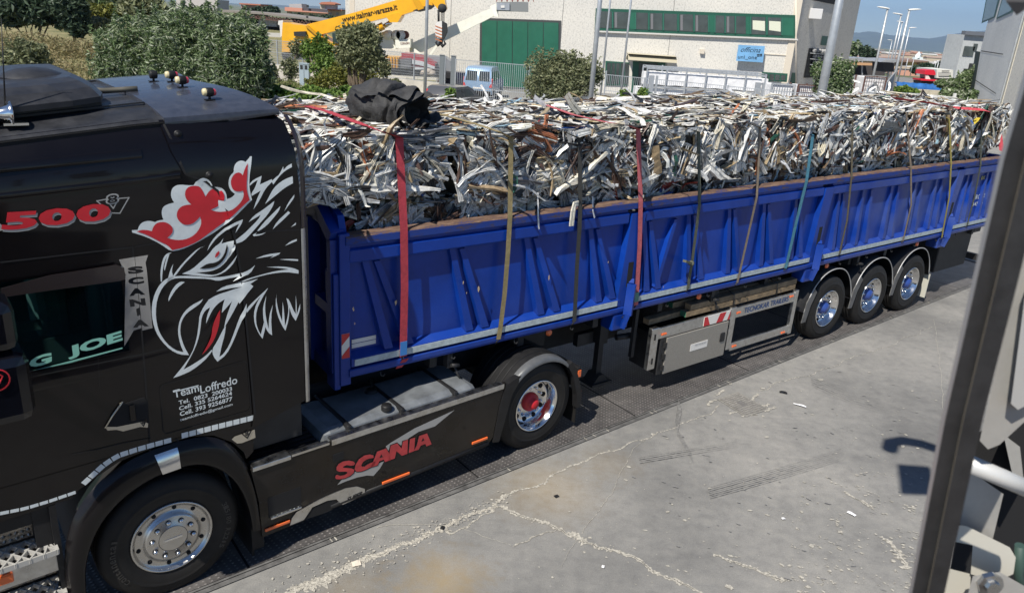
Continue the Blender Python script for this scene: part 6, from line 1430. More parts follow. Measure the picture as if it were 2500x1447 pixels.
M_agg2 = aggregate('grey_aggregate_panel', (.74, .75, .75), (.62, .63, .63), 7.)
M_cream_p = mat('cream_pilaster', (.60, .54, .45), .8)
M_dgreen = mat('green_door_paint', (.016, .115, .070), .45, coat=.2, var=.12, scale=1.5)
M_green2 = mat('green_window_frame', (.016, .085, .055), .45)
M_wglass = mat('office_glass', (.05, .06, .06), .12, coat=.4, var=.4, scale=.9)
M_galv = mat('galvanised_steel', (.42, .44, .46), .45, .5, var=.15, scale=4)
M_whitep = mat('white_wrap', (.72, .72, .73), .5, var=.12, scale=3, bump=.4, bscale=3, dist=.1)
M_dark = mat('dark_opening', (.02, .022, .024), .8)
# main factory building
FD = 55.
bl_ = thing('factory_building', 'pale aggregate factory with a green folding door and a green office window band', 'building', (0, FD, 0))
def ax(px, py=60, D=FD): return float(aD(px, py, D)[0])
xl, xr = ax(843, 5), ax(1948, 60)
q = B(); q.prism([(xl, 0), (xr, 0), (27.6, 11.2), (18., 30.), (xl, 30.)], 0, 13, 0, 'z'); q.build('wall', M_agg, bl_)
q = B()
for px in (866,): q.box(ax(px)-.35, ax(px)+.0, -.02, 0, 0, 13)
q.box(xr-.45, xr+.02, -.06, .1, 0, 13); q.build('corner_pilaster', M_cream_p, bl_)
def fw(bd, px, d0=.0, th_=.1, m=0):
    P = [aD(a, b, FD) for a, b in px]; bd.prism([(p[0], p[2]) for p in P], -d0-th_, -d0, m, 'y')
q = B()
for px in (1100, 1372, 1640): q.box(ax(px)-.02, ax(px)+.02, -.006, 0, 0, 13)
for z in (4.55+2.7,): q.box(xl, ax(1372), -.007, 0, z-.02, z+.02)
q.build('panel_joint', mat('joint_grey', (.22, .21, .20), .9), bl_)
q = B(); fw(q, [(1172, 44), (1370, 51), (1364, 216), (1170, 208)], 0, .05); dr_ = q.build('door_frame', mat('dark_frame', (.05, .055, .055), .6), bl_)
for k in range(5):
    a0, a1 = 1177+k*37.6, 1177+(k+1)*37.6-1.6; q = B(); fw(q, [(a0, 50+k*1.3), (a1, 51.2+k*1.3), (a1-1, 214+k*.2), (a0-1, 213)], .05, .05); q.build('folding_door', M_dgreen, bl_)
Z3 = lambda a, b: (1200+a*.32, b*.32)
q = B(); fw(q, [Z3(795, 65), Z3(2322, 118), Z3(2310, 300), Z3(785, 238)], 0, .12); wf_ = q.build('window_band', M_green2, bl_)
q = B(); fw(q, [Z3(780, 234), Z3(2330, 298), Z3(2330, 310), Z3(780, 246)], 0, .2); q.build('window_sill', mat('pale_sill', (.55, .53, .5), .8), wf_)
wt_ = lambda x: 88+(x-830)*.036; wb_f = lambda x: 214+(x-830)*.042
for k, (a, b) in enumerate([(820, 915), (932, 1045), (1098, 1190), (1206, 1300), (1315, 1412), (1432, 1535), (1548, 1648), (1702, 1772), (1785, 1850), (1862, 1935), (1980, 2085), (2105, 2205)]):
    q = B(); fw(q, [Z3(a, wt_(a)), Z3(b, wt_(b)), Z3(b, wb_f(b)), Z3(a, wb_f(a))], .12, .02); q.build('window', M_wglass, bl_)
    if k >= 10:
        q = B(); fw(q, [Z3(a+8, wt_(a)+28), Z3(b-4, wt_(b)+30), Z3(b-4, wb_f(b)-28), Z3(a+8, wb_f(a)-36)], .14, .01); q.build('paper_notice', mat('paper_cream', (.62, .64, .52), .8), bl_)
    if k in (1, 3, 5, 6, 8):
        q = B(); fw(q, [Z3(a+6, wt_(a)+6), Z3(a+24, wt_(a)+6), Z3(a+24, wb_f(a)-6), Z3(a+6, wb_f(a)-6)], .14, .01); q.build('curtain', mat('grey_curtain', (.16, .16, .17), .8), bl_)
for a, b in ((1052, 1092), (1655, 1698), (1937, 1968), (2215, 2300)):
    q = B(); fw(q, [Z3(a, wt_(a)), Z3(b, wt_(b)), Z3(b, wb_f(b)), Z3(a, wb_f(a))], .12, .015); q.build('green_panel', M_dgreen, bl_)
for a in (922, 1096, 1198, 1308, 1420, 1542, 1652, 1700, 1778, 1856, 1972, 2095, 2210):
    q = B(); fw(q, [Z3(a-5, wt_(a)), Z3(a+5, wt_(a)), Z3(a+5, wb_f(a)), Z3(a-5, wb_f(a))], .12, .06); q.build('mullion', mat('mullion_green', (.03, .13, .09), .4), bl_)
q = B(); fw(q, [(1478, 149), (1536, 153), (1530, 210), (1476, 208)], 0, .08); fw(q, [(1860, 176), (1922, 180), (1920, 200), (1858, 197)], 0, .08); q.build('lower_window_frame', M_green2, bl_)
for k in range(5): q = B(); fw(q, [(1482+k*11, 153+k*.4), (1491+k*11, 154+k*.4), (1489+k*11, 206), (1480+k*11, 206)], .08, .02); q.build('lower_window', M_wglass, bl_)
for k in range(4): q = B(); fw(q, [(1864+k*14, 180+k), (1875+k*14, 181+k), (1874+k*14, 197), (1863+k*14, 196)], .08, .02); q.build('lower_window', M_wglass, bl_)
q = B(); fw(q, [(1545, 150), (1625, 153), (1620, 235), (1540, 235)], 0, .06); q.build('office_door', M_green2, bl_); q = B(); fw(q, [(1560, 153), (1605, 155), (1600, 232), (1555, 232)], .06, .02); q.build('door_glass', M_wglass, bl_)
q = B(); a = aD(1528, 146, FD); b = aD(1645, 150, FD); q.sheet([[(x, -1.2+1.2*math.cos(t_), a[2]+.45*math.sin(t_)) for t_ in np.linspace(.0, math.pi/2, 8)][::-1] for x in np.linspace(a[0], b[0], 3)]); q.sheet([[(x, -1.2*math.sin(t_)-.02, a[2]+.5*math.cos(t_)) for t_ in np.linspace(0, 1.5, 8)] for x in np.linspace(a[0], b[0], 5)])
q.build('awning', mat('awning_acrylic', (.42, .38, .28), .35), bl_)
q = B(); fw(q, [(1709, 120), (1719, 120), (1718, 132), (1708, 131)], 0, .2); q.build('wall_box', M_cream_p, bl_)
q = B(); fw(q, [Z3(2080, 410), Z3(2300, 424), Z3(2300, 430), Z3(2080, 416)], 0, .05); q.tube([tuple(np.array(aD(1942, y, FD))-np.array([0, FD+.12, 0])) for y in (0, 100, 205)], .05); q.build('conduit', M_cream_p, bl_)
# shaded end wall features
EW = Frame(xr, FD, math.atan2(11.2, 27.6-xr))
def ew(px): p_ = EW.side(*px); return p_
q = B()
for (x0, y0, x1, y1, m_) in ((1985, -30, 2048, 14, 0), (2006, 88, 2022, 112, 1), (1974, 118, 2016, 188, 0), (1933, 178, 1939, 205, 1)):
    A_ = ew((x0, y0)); B_ = ew((x1, y1)); P = [EW.w(A_[0], -.04, A_[2]), EW.w(B_[0], -.04, A_[2]), EW.w(B_[0], -.04, B_[2]), EW.w(A_[0], -.04, B_[2])]; q.add([(p[0], p[1]-FD, p[2]) for p in P], [(0, 1, 2, 3)], m_)
q.build('end_wall_opening', [M_dark, M_green2], bl_)
q = B(); A_ = ew((1980, 34)); 
cc = EW.w(A_[0], -.3, A_[2]); q.box(cc[0]-.45, cc[0]+.45, cc[1]-FD-.2, cc[1]-FD+.3, cc[2]-.35, cc[2]+.35, 0, .03); q.build('air_conditioner', mat('white_unit', (.6, .6, .6), .5), bl_)
q = B()
for k in range(4):
    A_ = ew((1976, 130+k*14)); B_ = ew((2014, 134+k*14)); p0 = EW.w(A_[0], -.25, A_[2]); p1 = EW.w(B_[0], -.25, B_[2]); q.beam((p0[0], p0[1]-FD, p0[2]), (p1[0], p1[1]-FD, p1[2]), .4, .05)
    for j in range(6): t_ = (j+.5)/6; p = p0*(1-t_)+p1*t_; r_ = .18; q.rev([(0, -r_), (r_*.8, -r_*.5), (r_, 0), (r_*.7, r_*.5), (0, r_)], (p[0], p[1]-FD, p[2]+.22), 7, 1)
q.build('shelf_rack', [M_galv, mat('grey_bales', (.3, .3, .3), .7, var=.6, scale=3)], bl_)
# sign
sg_ = B(); P = [aD(*p, FD-.4) for p in ((1803, 110), (1867, 113), (1862, 153), (1797, 149))]; sg_.prism([(p[0], p[2]) for p in P], FD-.45, FD-.38, 0, 'y')
sign = sg_.build('workshop_sign', mat('sky_blue_sign', (.16, .36, .60), .5, var=.18, scale=1.2)); tag(sign, 'sky blue rectangular workshop sign on the pale factory wall', 'sign')
q = B()
def ft(txt, ll, lr, ul, bold=0, sh=0):
    L_, R_, U_ = (aD(*p, FD-.46) for p in (ll, lr, ul)); text_quad(q, txt, (L_[0], L_[2]), (R_[0], R_[2]), (U_[0], U_[2]), bold, sh, 0, lambda x, z: (x, FD-.46, z))
ft('officina', (1808, 127), (1856, 129), (1810, 115), -.005, .4); ft('uni_one', (1801, 145), (1848, 147), (1802, 135), .0, 0); ft('==', (1848, 139), (1861, 138), (1848, 133), .03, 0); q.build('lettering', M_void, sign)

# --- right hand building
A_ = aD(2430, 288, 51.); B_ = aD(2362, 246, 67.)
RB = Frame(A_[0], A_[1], math.atan2(B_[1]-A_[1], B_[0]-A_[0]))
rb = thing('grey_building', 'grey and cream aggregate factory building at the right edge of the street', 'building', (A_[0], A_[1], 0), RB.a)
Lg = RB.loc(B_)[0]
q = B(); q.box(-.5, Lg, -14, 0, 0, 14); q.build('wall', M_agg2, rb)
q = B(); q.box(-14, -.5, -14, -.0, 0, 14); q.build('end_wall', aggregate('cream_aggregate', (.80, .77, .70), (.52, .50, .46), 7.), rb)
q = B(); q.box(-.45, -.28, -.05, .1, 0, 14); q.build('drain_pipe', M_galv, rb)
q = B(); q.box(-1.15, -.55, -.05, .03, 0, 14); q.build('pilaster', mat('cream_pilaster_strip', (.58, .54, .44), .8), rb)
def rbq(bd, pts, off=.03, m=0):
    P = [RB.side(*p) for p in pts]; bd.add([(p[0], off, p[2]) for p in P], [tuple(range(len(P)))], m)
q = B(); rbq(q, [(2397, 58), (2430, 43), (2445, -12), (2410, -12)]); rbq(q, [(2433, 48), (2474, 30), (2492, -12), (2450, -12)]); q.build('window_frame', M_green2, rb)
q = B(); rbq(q, [(2401, 52), (2428, 41), (2441, -12), (2413, -12)], .05); rbq(q, [(2437, 43), (2470, 27), (2486, -12), (2453, -12)], .05); q.build('window', mat('reeded_glass', (.18, .24, .25), .3, var=.3, scale=6), rb)
q = B(); rbq(q, [(2382, 125), (2394, 127), (2374, 245), (2364, 245)], .02); q.build('dark_gap', mat('dark_green_gap', (.015, .035, .03), .8), rb)
q = B(); rbq(q, [(2396, 124), (2450, 132), (2450, 134), (2396, 126)], .02); rbq(q, [(2380, 194), (2432, 228), (2432, 230), (2380, 196)], .02); q.build('cable', M_void, rb)
# building further down the street
f2 = thing('pale_building', 'smaller pale grey factory further down the street on the right', 'building', (0, 0, 0))
q = B(); a = aD(2358, 76, 88.); b = aD(2400, 70, 88.); q.prism([(a[0], 88), (b[0]+8, 88), (b[0]+8, 110), (aD(2366, 76, 108.)[0], 108)], 0, a[2], 0, 'z'); q.build('wall', aggregate('pale_grey_wall', (.42, .44, .45), (.36, .38, .39), 5.), f2)
q = B()
for (x0, y0, x1, y1) in ((2356, 113, 2375, 138), (2379, 107, 2384, 125)): zbox(q, x0, y0, x1, y1, 87.9, .1)
q.build('window', M_wglass, f2); q = B(); zbox(q, 2354, 168, 2360, 182, 87.9, .1); zbox(q, 2368, 155, 2372, 178, 87.9, .1); q.build('door', M_dark, f2)
q = B(); a = aD(2358, 76, 87.8); q.box(a[0]-.1, a[0]+10, 87.6, 88.4, a[2]-.4, a[2]); q.build('roof_edge', mat('slate_edge', (.12, .13, .15), .6), f2)

# --- lamp posts and poles
def pole(name, lab, px, py, D, r0, r1, H=None, top=None, head=None, cat='lamp post', group=None, zg=0.):
    b = aD(px, py, D); H = H or aD(top[0], top[1], D)[2]-zg
    if top: b = aD(top[0], top[1], D)
    th = thing(name, lab, cat, (b[0], b[1], zg), 0, group)
    q = B(); q.tube([(0, 0, 0), (0, 0, H*.5), (0, 0, H)], [r0, (r0+r1)/2, r1], n=12); q.box(-r0*1.6, r0*1.6, -r0*1.6, r0*1.6, 0, .03); q.build('shaft', M_galv, th)
    if head is not None:
        q = B(); L_ = head; s_ = 1 if L_ > 0 else -1; L_ = abs(L_)
        rows = []
        for i in range(9):
            t = i/8; w = .16*math.sin(math.pi*min(1, .18+t*.8))**.7; x = s_*(-.1+L_*t); rows.append([(x, w*math.cos(a_), H+.05+.10*t*L_+(w*.55*math.sin(a_) if math.sin(a_) > 0 else w*.3*math.sin(a_))) for a_ in np.linspace(0, math.tau, 11)])
        q.sheet(rows); q.build('lamp_head', mat('lamp_head_white', (.66, .66, .64), .4), th)
    return th
pole('lamp_post', 'slim galvanised pole in front of the yellow crane boom', 1040, 120, 33, .075, .06, H=9.5)
pole('lamp_post', 'tall galvanised pole left of the green window band, beside the wide bush', 1453, 125, 29, .10, .075, H=9.5)
pole('flag_pole', 'thin pole just right of the tall pole by the window band', 1482, 80, 44, .06, .05, H=10, cat='pole', group='thin poles before the factory')
pole('flag_pole', 'thin pole crossing the second pane of the green window band', 1530, 100, 42, .06, .05, H=10, cat='pole', group='thin poles before the factory')
pole('lamp_post', 'thick pole in front of the shaded end wall of the factory', 2027, 120, 27, .17, .12, H=9.5)
GL = 'street lamps down the road'
pole('street_lamp', 'street lamp with its white head turned left, leftmost of the row', 0, 0, 60, .11, .07, top=(2167, 24), head=-.95, group=GL)
pole('street_lamp', 'second street lamp from the left with a head turned left', 0, 0, 74, .11, .07, top=(2200, 38), head=-.95, group=GL)
pole('street_lamp', 'short dark necked street lamp between the two nearest lamps', 0, 0, 92, .10, .07, top=(2203, 56), head=-.8, group=GL)
pole('street_lamp', 'tallest nearest street lamp with its head turned right', 0, 0, 57, .12, .075, top=(2220, 27), head=.95, group=GL)
pole('street_lamp', 'rightmost lamp of the row, head turned right, behind the tallest', 0, 0, 98, .10, .07, top=(2221, 70), head=.95, group=GL)
pole('street_lamp', 'small far street lamp left of the row over the canopy', 0, 0, 170, .12, .08, top=(2178, 100), head=-1.2, group=GL, zg=-1)
pole('street_lamp', 'small far street lamp above the white box truck', 0, 0, 190, .12, .08, top=(2333, 130), head=-1.2, group=GL, zg=-1)
for k, (px, py, D) in enumerate([(2292, 150, 120), (2300, 152, 130), (2310, 148, 140), (2286, 150, 150), (2217, 142, 125), (2231, 145, 135), (2205, 140, 140)]):
    pole('sail_mast', 'thin pale post among the far parked vehicles', 0, 0, D, .07, .05, top=(px, py), cat='post', group='thin pale posts down the street')

# --- fence, wall and gate
def wallrun(px0, D0, px1, D1): a = aD(px0, 150, D0); b = aD(px1, 150, D1); return np.array([a[0], a[1]]), np.array([b[0], b[1]])
p0, p1 = wallrun(560, 49, 1085, 41.5)
Fn = Frame(p0[0], p0[1], math.atan2(*(p1-p0)[::-1])); LF = float(np.linalg.norm(p1-p0))
wl_ = B(); wl_.box(0, LF, 0, .22, 0, 1.02); o = wl_.build('boundary_wall', mat('pale_plaster_wall', (.46, .43, .38), .9, var=.3, scale=1.5), None, (p0[0], p0[1], 0), Fn.a); tag(o, 'low pale rendered wall under the mesh fence', 'wall')
def mesh_fence(name, lab, x, y, a, L, z0, z1, cat='fence', bars=.062, hb=(.0, .5, 1.), post=2.0, wr=.006, mt=M_galv, hn=0):
    th = thing(name, lab, cat, (x, y, 0), a)
    n = int(L/post); q = B()
    for i in range(n+1): q = B(); xx = L*i/n; q.box(xx-.03, xx+.03, -.03, .03, max(0, z0-.3), z1+.04); q.build('post', mt, th)
    q = B(); k = 0; xx = 0
    while xx < L: q.box(xx-wr, xx+wr, -wr*.6, wr*.6, z0, z1); xx += bars
    for h in hb: z = z0+(z1-z0)*h; q.box(0, L, -.012, .012, z-.015, z+.015)
    for i in range(hn): z = z0+(z1-z0)*(i+1)/(hn+1); q.box(0, L, -.006, .006, z-.006, z+.006)
    q.build('mesh_panel', mt, th, recalc=False)
    return th
mesh_fence('mesh_fence', 'galvanised mesh fence on the low wall before the cranes', p0[0]+Fn.n[0]*.1, p0[1]+Fn.n[1]*.1, Fn.a, LF, 1.04, 2.45, hn=9)
a = aD(1090, 180, 40.5)
for dx, h in ((-.25, 2.55), (.35, 2.55)): q = B(); q.box(-.12, .12, -.12, .12, 0, h, 0, .01); q.box(-.14, .14, -.14, .14, h, h+.03); o = q.build('gate_post', mat('dark_galvanised', (.20, .22, .23), .5, .3), None, (a[0]+dx, a[1], 0)); tag(o, 'left thick steel post holding the sliding gate' if dx < 0 else 'right thick steel post holding the sliding gate', 'post')
a = aD(1112, 180, 40.2); b = aD(1480, 180, 38.5)
mesh_fence('sliding_gate', 'galvanised sliding gate in front of the van and the green door', a[0], a[1], math.atan2(b[1]-a[1], b[0]-a[0]), float(np.hypot(b[0]-a[0], b[1]-a[1])), .25, 2.4, 'gate', .11, (0, .35, 1.), 2.7, .010)
q = B(); 
a2 = aD(1480, 180, 38.5); b2 = aD(2010, 190, 34.)
q.box(0, float(np.hypot(a[0]-a2[0], a[1]-a2[1])), -.3, .3, 0, .09); o = q.build('gate_track_kerb', mat('kerb_concrete', (.38, .37, .34), .9), None, (a[0], a[1], 0), math.atan2(b[1]-a[1], b[0]-a[0])); structure(o, label='low concrete kerb under the sliding gate')
mesh_fence('mesh_fence', 'galvanised mesh fence in front of the rack of white bundles', a2[0], a2[1], math.atan2(b2[1]-a2[1], b2[0]-a2[0]), float(np.hypot(b2[0]-a2[0], b2[1]-a2[1])), .3, 2.25, bars=.10, hb=(0, .6, 1), wr=.008, post=1.9)
for px, lab in ((1590, 'left'), (1852, 'right')):
    a = aD(px, 200, 36.); q = B(); q.box(-.11, .11, -.11, .11, 0, 2.5, 0, .01); q.box(.2, .3, -.05, .05, 0, 2.5); o = q.build('gate_post', M_galv, None, a*np.array([1, 1, 0])); tag(o, 'thick fence post at the %s end of the rack of bundles' % lab, 'post')
# rack of white wrapped bundles
x0, x1 = ax(1577, 200, 40), ax(1868, 200, 40)
rk = thing('storage_rack', 'galvanised frame rack holding long white wrapped bundles', 'rack', (x0, 40, 0))
W_r = x1-x0
for i in range(7): 
    for y in (0, 1.5): q = B(); xx = W_r*i/6; q.box(xx-.035, xx+.035, y-.035, y+.035, 0, 2.72+.05*(i % 2)); q.build('upright', M_galv, rk)
for z in (.92, 1.72, 2.62):
    for y in (-.0, 1.5): q = B(); q.box(0, W_r, y-.03, y+.03, z-.04, z+.04); q.build('beam', M_galv, rk)
q = B()
for i in range(24): q.beam((W_r*i/24, 0, 2.68), (W_r*(i+.5)/24, 1.5, 2.68), .02, .02)
for y in (0, .5, 1., 1.5): q.box(0, W_r, y-.015, y+.015, 2.70, 2.73)
q.build('top_grid', M_galv, rk)
for i, (z, y, dx, l, lab) in enumerate([(1.0, .1, -.5, 1., 'lower front long white wrapped bundle in the rack'), (1.8, .1, -.15, 1., 'upper front long white wrapped bundle in the rack'), (1.0, .85, .1, 1., 'lower rear long white wrapped bundle in the rack'), (1.8, .85, .3, 1.02, 'upper rear long white wrapped bundle in the rack'), (.3, .3, .2, .95, 'bottom long white wrapped bundle under the rack shelf')]):
    q = B(); rows = []
    for j in range(40):
        t = j/39; rows.append([(W_r*l*t, .34+.33*c_*(1+.06*mnoise.noise(Vector((t*9, k_, i)))), .33+.31*s_*(1+.10*mnoise.noise(Vector((t*12, k_, i+5))))) for k_, (c_, s_) in enumerate([(-1, -1), (-1, 0), (-1, 1), (0, 1.03), (1, 1), (1, 0), (1, -1), (0, -1), (-1, -1)])])
    q.sheet(rows, 0, False); q.add(rows[0][:8], [tuple(range(8))]); q.add(rows[-1][:8], [tuple(range(8))]); o = q.build('wrapped_bundle', M_whitep, None, (x0+dx, 40+y, z)); tag(o, lab, 'bundle', 'long white wrapped bundles in the rack')
def cage(px0, px1, pyt, D, lab, brown=False, dep=1.2):
    a = aD(px0, pyt, D); b = aD(px1, pyt, D); W2 = b[0]-a[0]; H = a[2]
    th = thing('caged_pallet', lab, 'cage pallet', (a[0], D, 0), 0, 'cages of white wrapped goods')
    q = B(); rows = []
    q.box(.06, W2-.06, .06, dep, .12, H-.05, 0, .05); q.build('white_goods', M_whitep, th)
    mt = mat('rusty_cage', (.10, .05, .04), .7) if brown else M_galv; q = B()
    for x in (0, W2): 
        for y in (0, dep): q.box(x-.04, x+.04, y-.04, y+.04, 0, H)
    for z in (.1, H-.02): q.box(0, W2, -.03, .03, z-.03, z+.03)
    n = 9
    for i in range(1, n): q.box(W2*i/n-.008, W2*i/n+.008, -.01, .01, .1, H)
    for i in range(1, n-1): z = .1+(H-.1)*i/(n-1); q.box(0, W2, -.01, .01, z-.008, z+.008)
    q.build('cage', mt, th)
cage(1886, 1944, 203, 38.5, 'caged block of white goods just right of the rack'); cage(1950, 1992, 206, 38.0, 'brown framed caged goods beside the round green tree', True); cage(2113, 2166, 186, 54, 'tall white caged block between the street lamps, brown frame', True, 1.5)
q = B(); rr = random.Random(4)
s = Scrap()
c0 = aD(2095, 232, 50.)
for k in range(260): s.strip((rr.gauss(0, 1.1), rr.gauss(0, .8), abs(rr.gauss(.5, .5))), (rr.gauss(0, 1), rr.gauss(0, 1), rr.gauss(0, .8)), (0, -1, 1), rr.uniform(.4, 1.2), rr.uniform(.08, .2), rr.choice((0, 1, 4)), (.68, .68, .68, 0))
o = s.build('offcut_heap', (c0[0], 50, 0), 0, 'heap of white offcuts right of the round green tree', 'heap', None)

# --- vehicles
def car(name, lab, prof, glass, W, mt, loc, rz, scale=1., lights=None, rear_win=None, wheels=((.75, .3), (3.1, .3)), plate=False, cat='car'):
    th = thing(name, lab, cat, loc, rz); th.scale = (scale,)*3
    q = B(); n = len(prof); rows = []
    for y, k, dz_ in ((-W/2, .86, 0), (-W/2+.06, .94, .0), (-W/2+.16, 1, 0), (W/2-.16, 1, 0), (W/2-.06, .94, 0), (W/2, .86, 0)):
        zt = max(p[1] for p in prof); rows.append([((x-2)*(.985 if k < 1 else 1)+2, y*(1 if z < .95 else (1-.16*(z-.95))), .25+(z-.25)*(1-(1-k)*.12)) for x, z in prof])
    q.sheet([r_+[r_[0]] for r_ in rows]); q.add(rows[0], [tuple(range(n))]); q.add(rows[-1], [tuple(range(n))[::-1]]); q.build('body', mt, th)
    q = B()
    for gl_ in glass:
        for sgn in (-1, 1): q.add([(x, sgn*(W/2*(1-.16*(z-.95))+.006), .25+(z-.25)*.985) for x, z in gl_], [tuple(range(len(gl_)))])
    q.build('side_glass', M_wglass, th)
    if rear_win:
        for rw in rear_win: q = B(); (xa, za), (xb, zb), y0, y1 = rw; q.add([(xa-.012, y0, za), (xa-.012, y1, za), (xb-.012, y1*.93, zb), (xb-.012, y0*.93, zb)], [(0, 1, 2, 3)]); q.build('rear_window', M_wglass, th)
    for sgn in (-1, 1):
        for (x, r) in wheels:
            q = B(); q.rev([(.0, -.02), (r*.6, -.02), (r*.62, -.01)], (x, 0, r), 20, 1); q.rev([(r*.62, -.01), (r*.9, -.02), (r, .03), (r, .18), (0, .19)], (x, 0, r), 20, 0); o = q.build('wheel', [M_rubber, M_galv], th); o.location[1] = -W/2-.005 if sgn < 0 else W/2+.005; o.scale[1] = 1 if sgn < 0 else -1
        if lights: q = B(); (xa, za, xb, zb) = lights; q.prism([(xa-.02, za), (xa+.12, za), (xb+.10, zb), (xb-.02, zb)], sgn*(W/2-.14), sgn*(W/2+.012)); q.build('tail_light', mat('tail_red', (.45, .02, .02), .25, coat=.6), th)
    if plate: q = B(); q.box(-.03, -.0, -.26, .26, .62, .73); q.build('number_plate', M_rw, th); q = B(); q.box(-.06, .1, -W/2+.05, W/2-.05, .32, .55, 0, .03); q.build('bumper', M_blackpl, th)
    return th
hatch = [(0.0, .35), (-.02, .75), (.10, 1.0), (.42, 1.43), (.75, 1.50), (1.9, 1.49), (2.35, 1.36), (2.95, .98), (3.6, .85), (3.8, .6), (3.78, .3)]
a = aD(1052, 230, 35)
car('hatchback_car', 'grey hatchback parked outside the gate behind the tarpaulin roll', hatch, [[(.55, 1.0), (.72, 1.36), (1.35, 1.38), (1.35, 1.0)], [(1.42, 1.0), (1.42, 1.38), (1.95, 1.36), (2.5, 1.0)]], 1.62, mat('grey_car_paint', (.13, .13, .135), .3, .5, coat=.6), (a[0]+.25, 35, 0), R(66), .95, (.02, .8, .36, 1.30), [((.14, 1.02), (.40, 1.38), -.62, .62)], plate=True)
vanp = [(0, .35), (-.02, 1.0), (.12, 1.75), (.4, 1.86), (2.2, 1.84), (2.5, 1.7), (3.0, 1.2), (3.9, .98), (4.05, .7), (4.03, .3)]
a = aD(1166, 200, 44)
car('van', 'pale blue van parked behind the sliding gate', vanp, [[(.3, 1.1), (.38, 1.6), (1.2, 1.62), (1.2, 1.1)], [(1.35, 1.1), (1.35, 1.62), (2.3, 1.6), (2.75, 1.15)]], 1.66, mat('pale_blue_paint', (.22, .34, .50), .35, .2, coat=.5), (a[0], 44, 0), R(82), 1.02, (.0, .75, .08, 1.25), [((-.005, 1.08), (.10, 1.62), -.70, -.06), ((-.005, 1.08), (.10, 1.62), .06, .70)], plate=True, cat='van')
a = aD(1125, 195, 46)
car('parked_car', 'dark car mostly hidden behind the fence left of the van', hatch, [[(.55, 1.0), (.72, 1.36), (1.35, 1.38), (1.35, 1.0)]], 1.6, mat('dark_car_paint', (.02, .02, .04), .3, .2, coat=.6), (a[0]-1.6, 47, 0), R(10), .9, (.02, .8, .36, 1.2))

# --- yellow mobile crane
M_yel = mat('crane_yellow', (.80, .40, .005), .4, coat=.3, var=.12, scale=.8)
M_crwhite = mat('crane_white', (.80, .79, .68), .5, var=.1, scale=1)
K = lambda a, b: (640+a*.208, b*.208)
cr = thing('mobile_crane', 'yellow telescopic mobile crane with its boom raised before the factory', 'crane', (0, 0, 0))
CD = 49.
def ck(name, pts, mt, D=CD, dep=.8, conv=K): q = B(); fp(q, [conv(*p) for p in pts], D, dep); return q.build(name, mt, cr)
bm_ = ck('boom', [(520, 290), (1080, 150), (1560, 8), (2060, -130), (2090, 40), (1960, 75), (1640, 180), (1600, 160), (1450, 210), (660, 415)], M_yel, CD, .9)
ck('boom_bracket', [(1450, 195), (1590, 150), (1640, 185), (1590, 265), (1500, 265)], M_yel, CD-.15, 1.2)
ck('slewing_body', [(240, 265), (380, 290), (520, 300), (640, 400), (800, 500), (930, 520), (930, 640), (230, 610), (232, 410)], M_yel, CD-.3, 2.2)
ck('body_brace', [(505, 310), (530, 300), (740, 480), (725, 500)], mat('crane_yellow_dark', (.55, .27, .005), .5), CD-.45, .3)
ck('counterweight', [(190, 245), (245, 240), (240, 420), (215, 440), (205, 300), (185, 290)], mat('white_counterweight', (.6, .6, .58), .6), CD, 2.)
ck('crane_cab', [(820, 390), (960, 360), (980, 520), (830, 500)], mat('cab_glass_dark', (.03, .05, .05), .2, coat=.5), CD-.5, 1.)
ck('winch', [(370, 375), (510, 370), (512, 430), (375, 425)], M_dark, CD-.5, .3)
q = B(); 
for (a, b, c, d_) in ((1500, 260, 1420, 310),): p0 = aD(*K(a, b), CD); p1 = aD(*K(c, d_), CD); q.tube([p0+[0, .4, 0], p1+[0, .4, 0]], .14)
q.build('piston_rod', M_chrome, cr); q = B(); p0 = aD(*K(1410, 305), CD); p1 = aD(*K(1180, 420), CD); q.tube([p0+[0, .4, 0], p1+[0, .4, 0]], .24); q.build('lift_cylinder', M_yel, cr)
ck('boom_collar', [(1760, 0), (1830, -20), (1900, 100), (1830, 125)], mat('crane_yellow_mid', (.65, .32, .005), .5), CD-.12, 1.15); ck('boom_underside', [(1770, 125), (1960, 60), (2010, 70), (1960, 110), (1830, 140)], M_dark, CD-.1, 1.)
ck('boom_head', [(1980, 20), (2050, -100), (2130, -60), (2160, 110), (2080, 130)], M_yel, CD-.3, .9)
q = B(); p0 = aD(*K(2115, 100), CD-.45); q.rev([(0, -.12), (.27, -.12), (.27, .12), (0, .12)], p0, 20); q.build('pulley', M_dark, cr)
q = B()
for dx in (-12, 0, 12, 24): q.tube([aD(*K(2115+dx, 130), CD-.4), aD(*K(2110+dx, 270), CD-.4)], .02, n=5)
q.tube([aD(*K(2070, 120), CD-.4), aD(*K(2072, 260), CD-.4)], .07); q.build('hoist_rope', M_dark, cr)
ck('chassis', [(225, 620), (900, 660), (900, 720), (240, 700)], M_frame, CD-.2, 2.)
q = B(); P = K
def bt(txt, ll, lr, ul, D, bold=.02, sh=0):
    L_, R_, U_ = (aD(*K(*p), D) for p in (ll, lr, ul)); text_quad(q, txt, (L_[0], L_[2]), (R_[0], R_[2]), (U_[0], U_[2]), bold, sh, 0, lambda x, z: (x, D, z))
bt('www.italmar-varazze.it', (945, 268), (1590, 115), (930, 200), CD-.02); q.build('boom_lettering', M_void, cr)
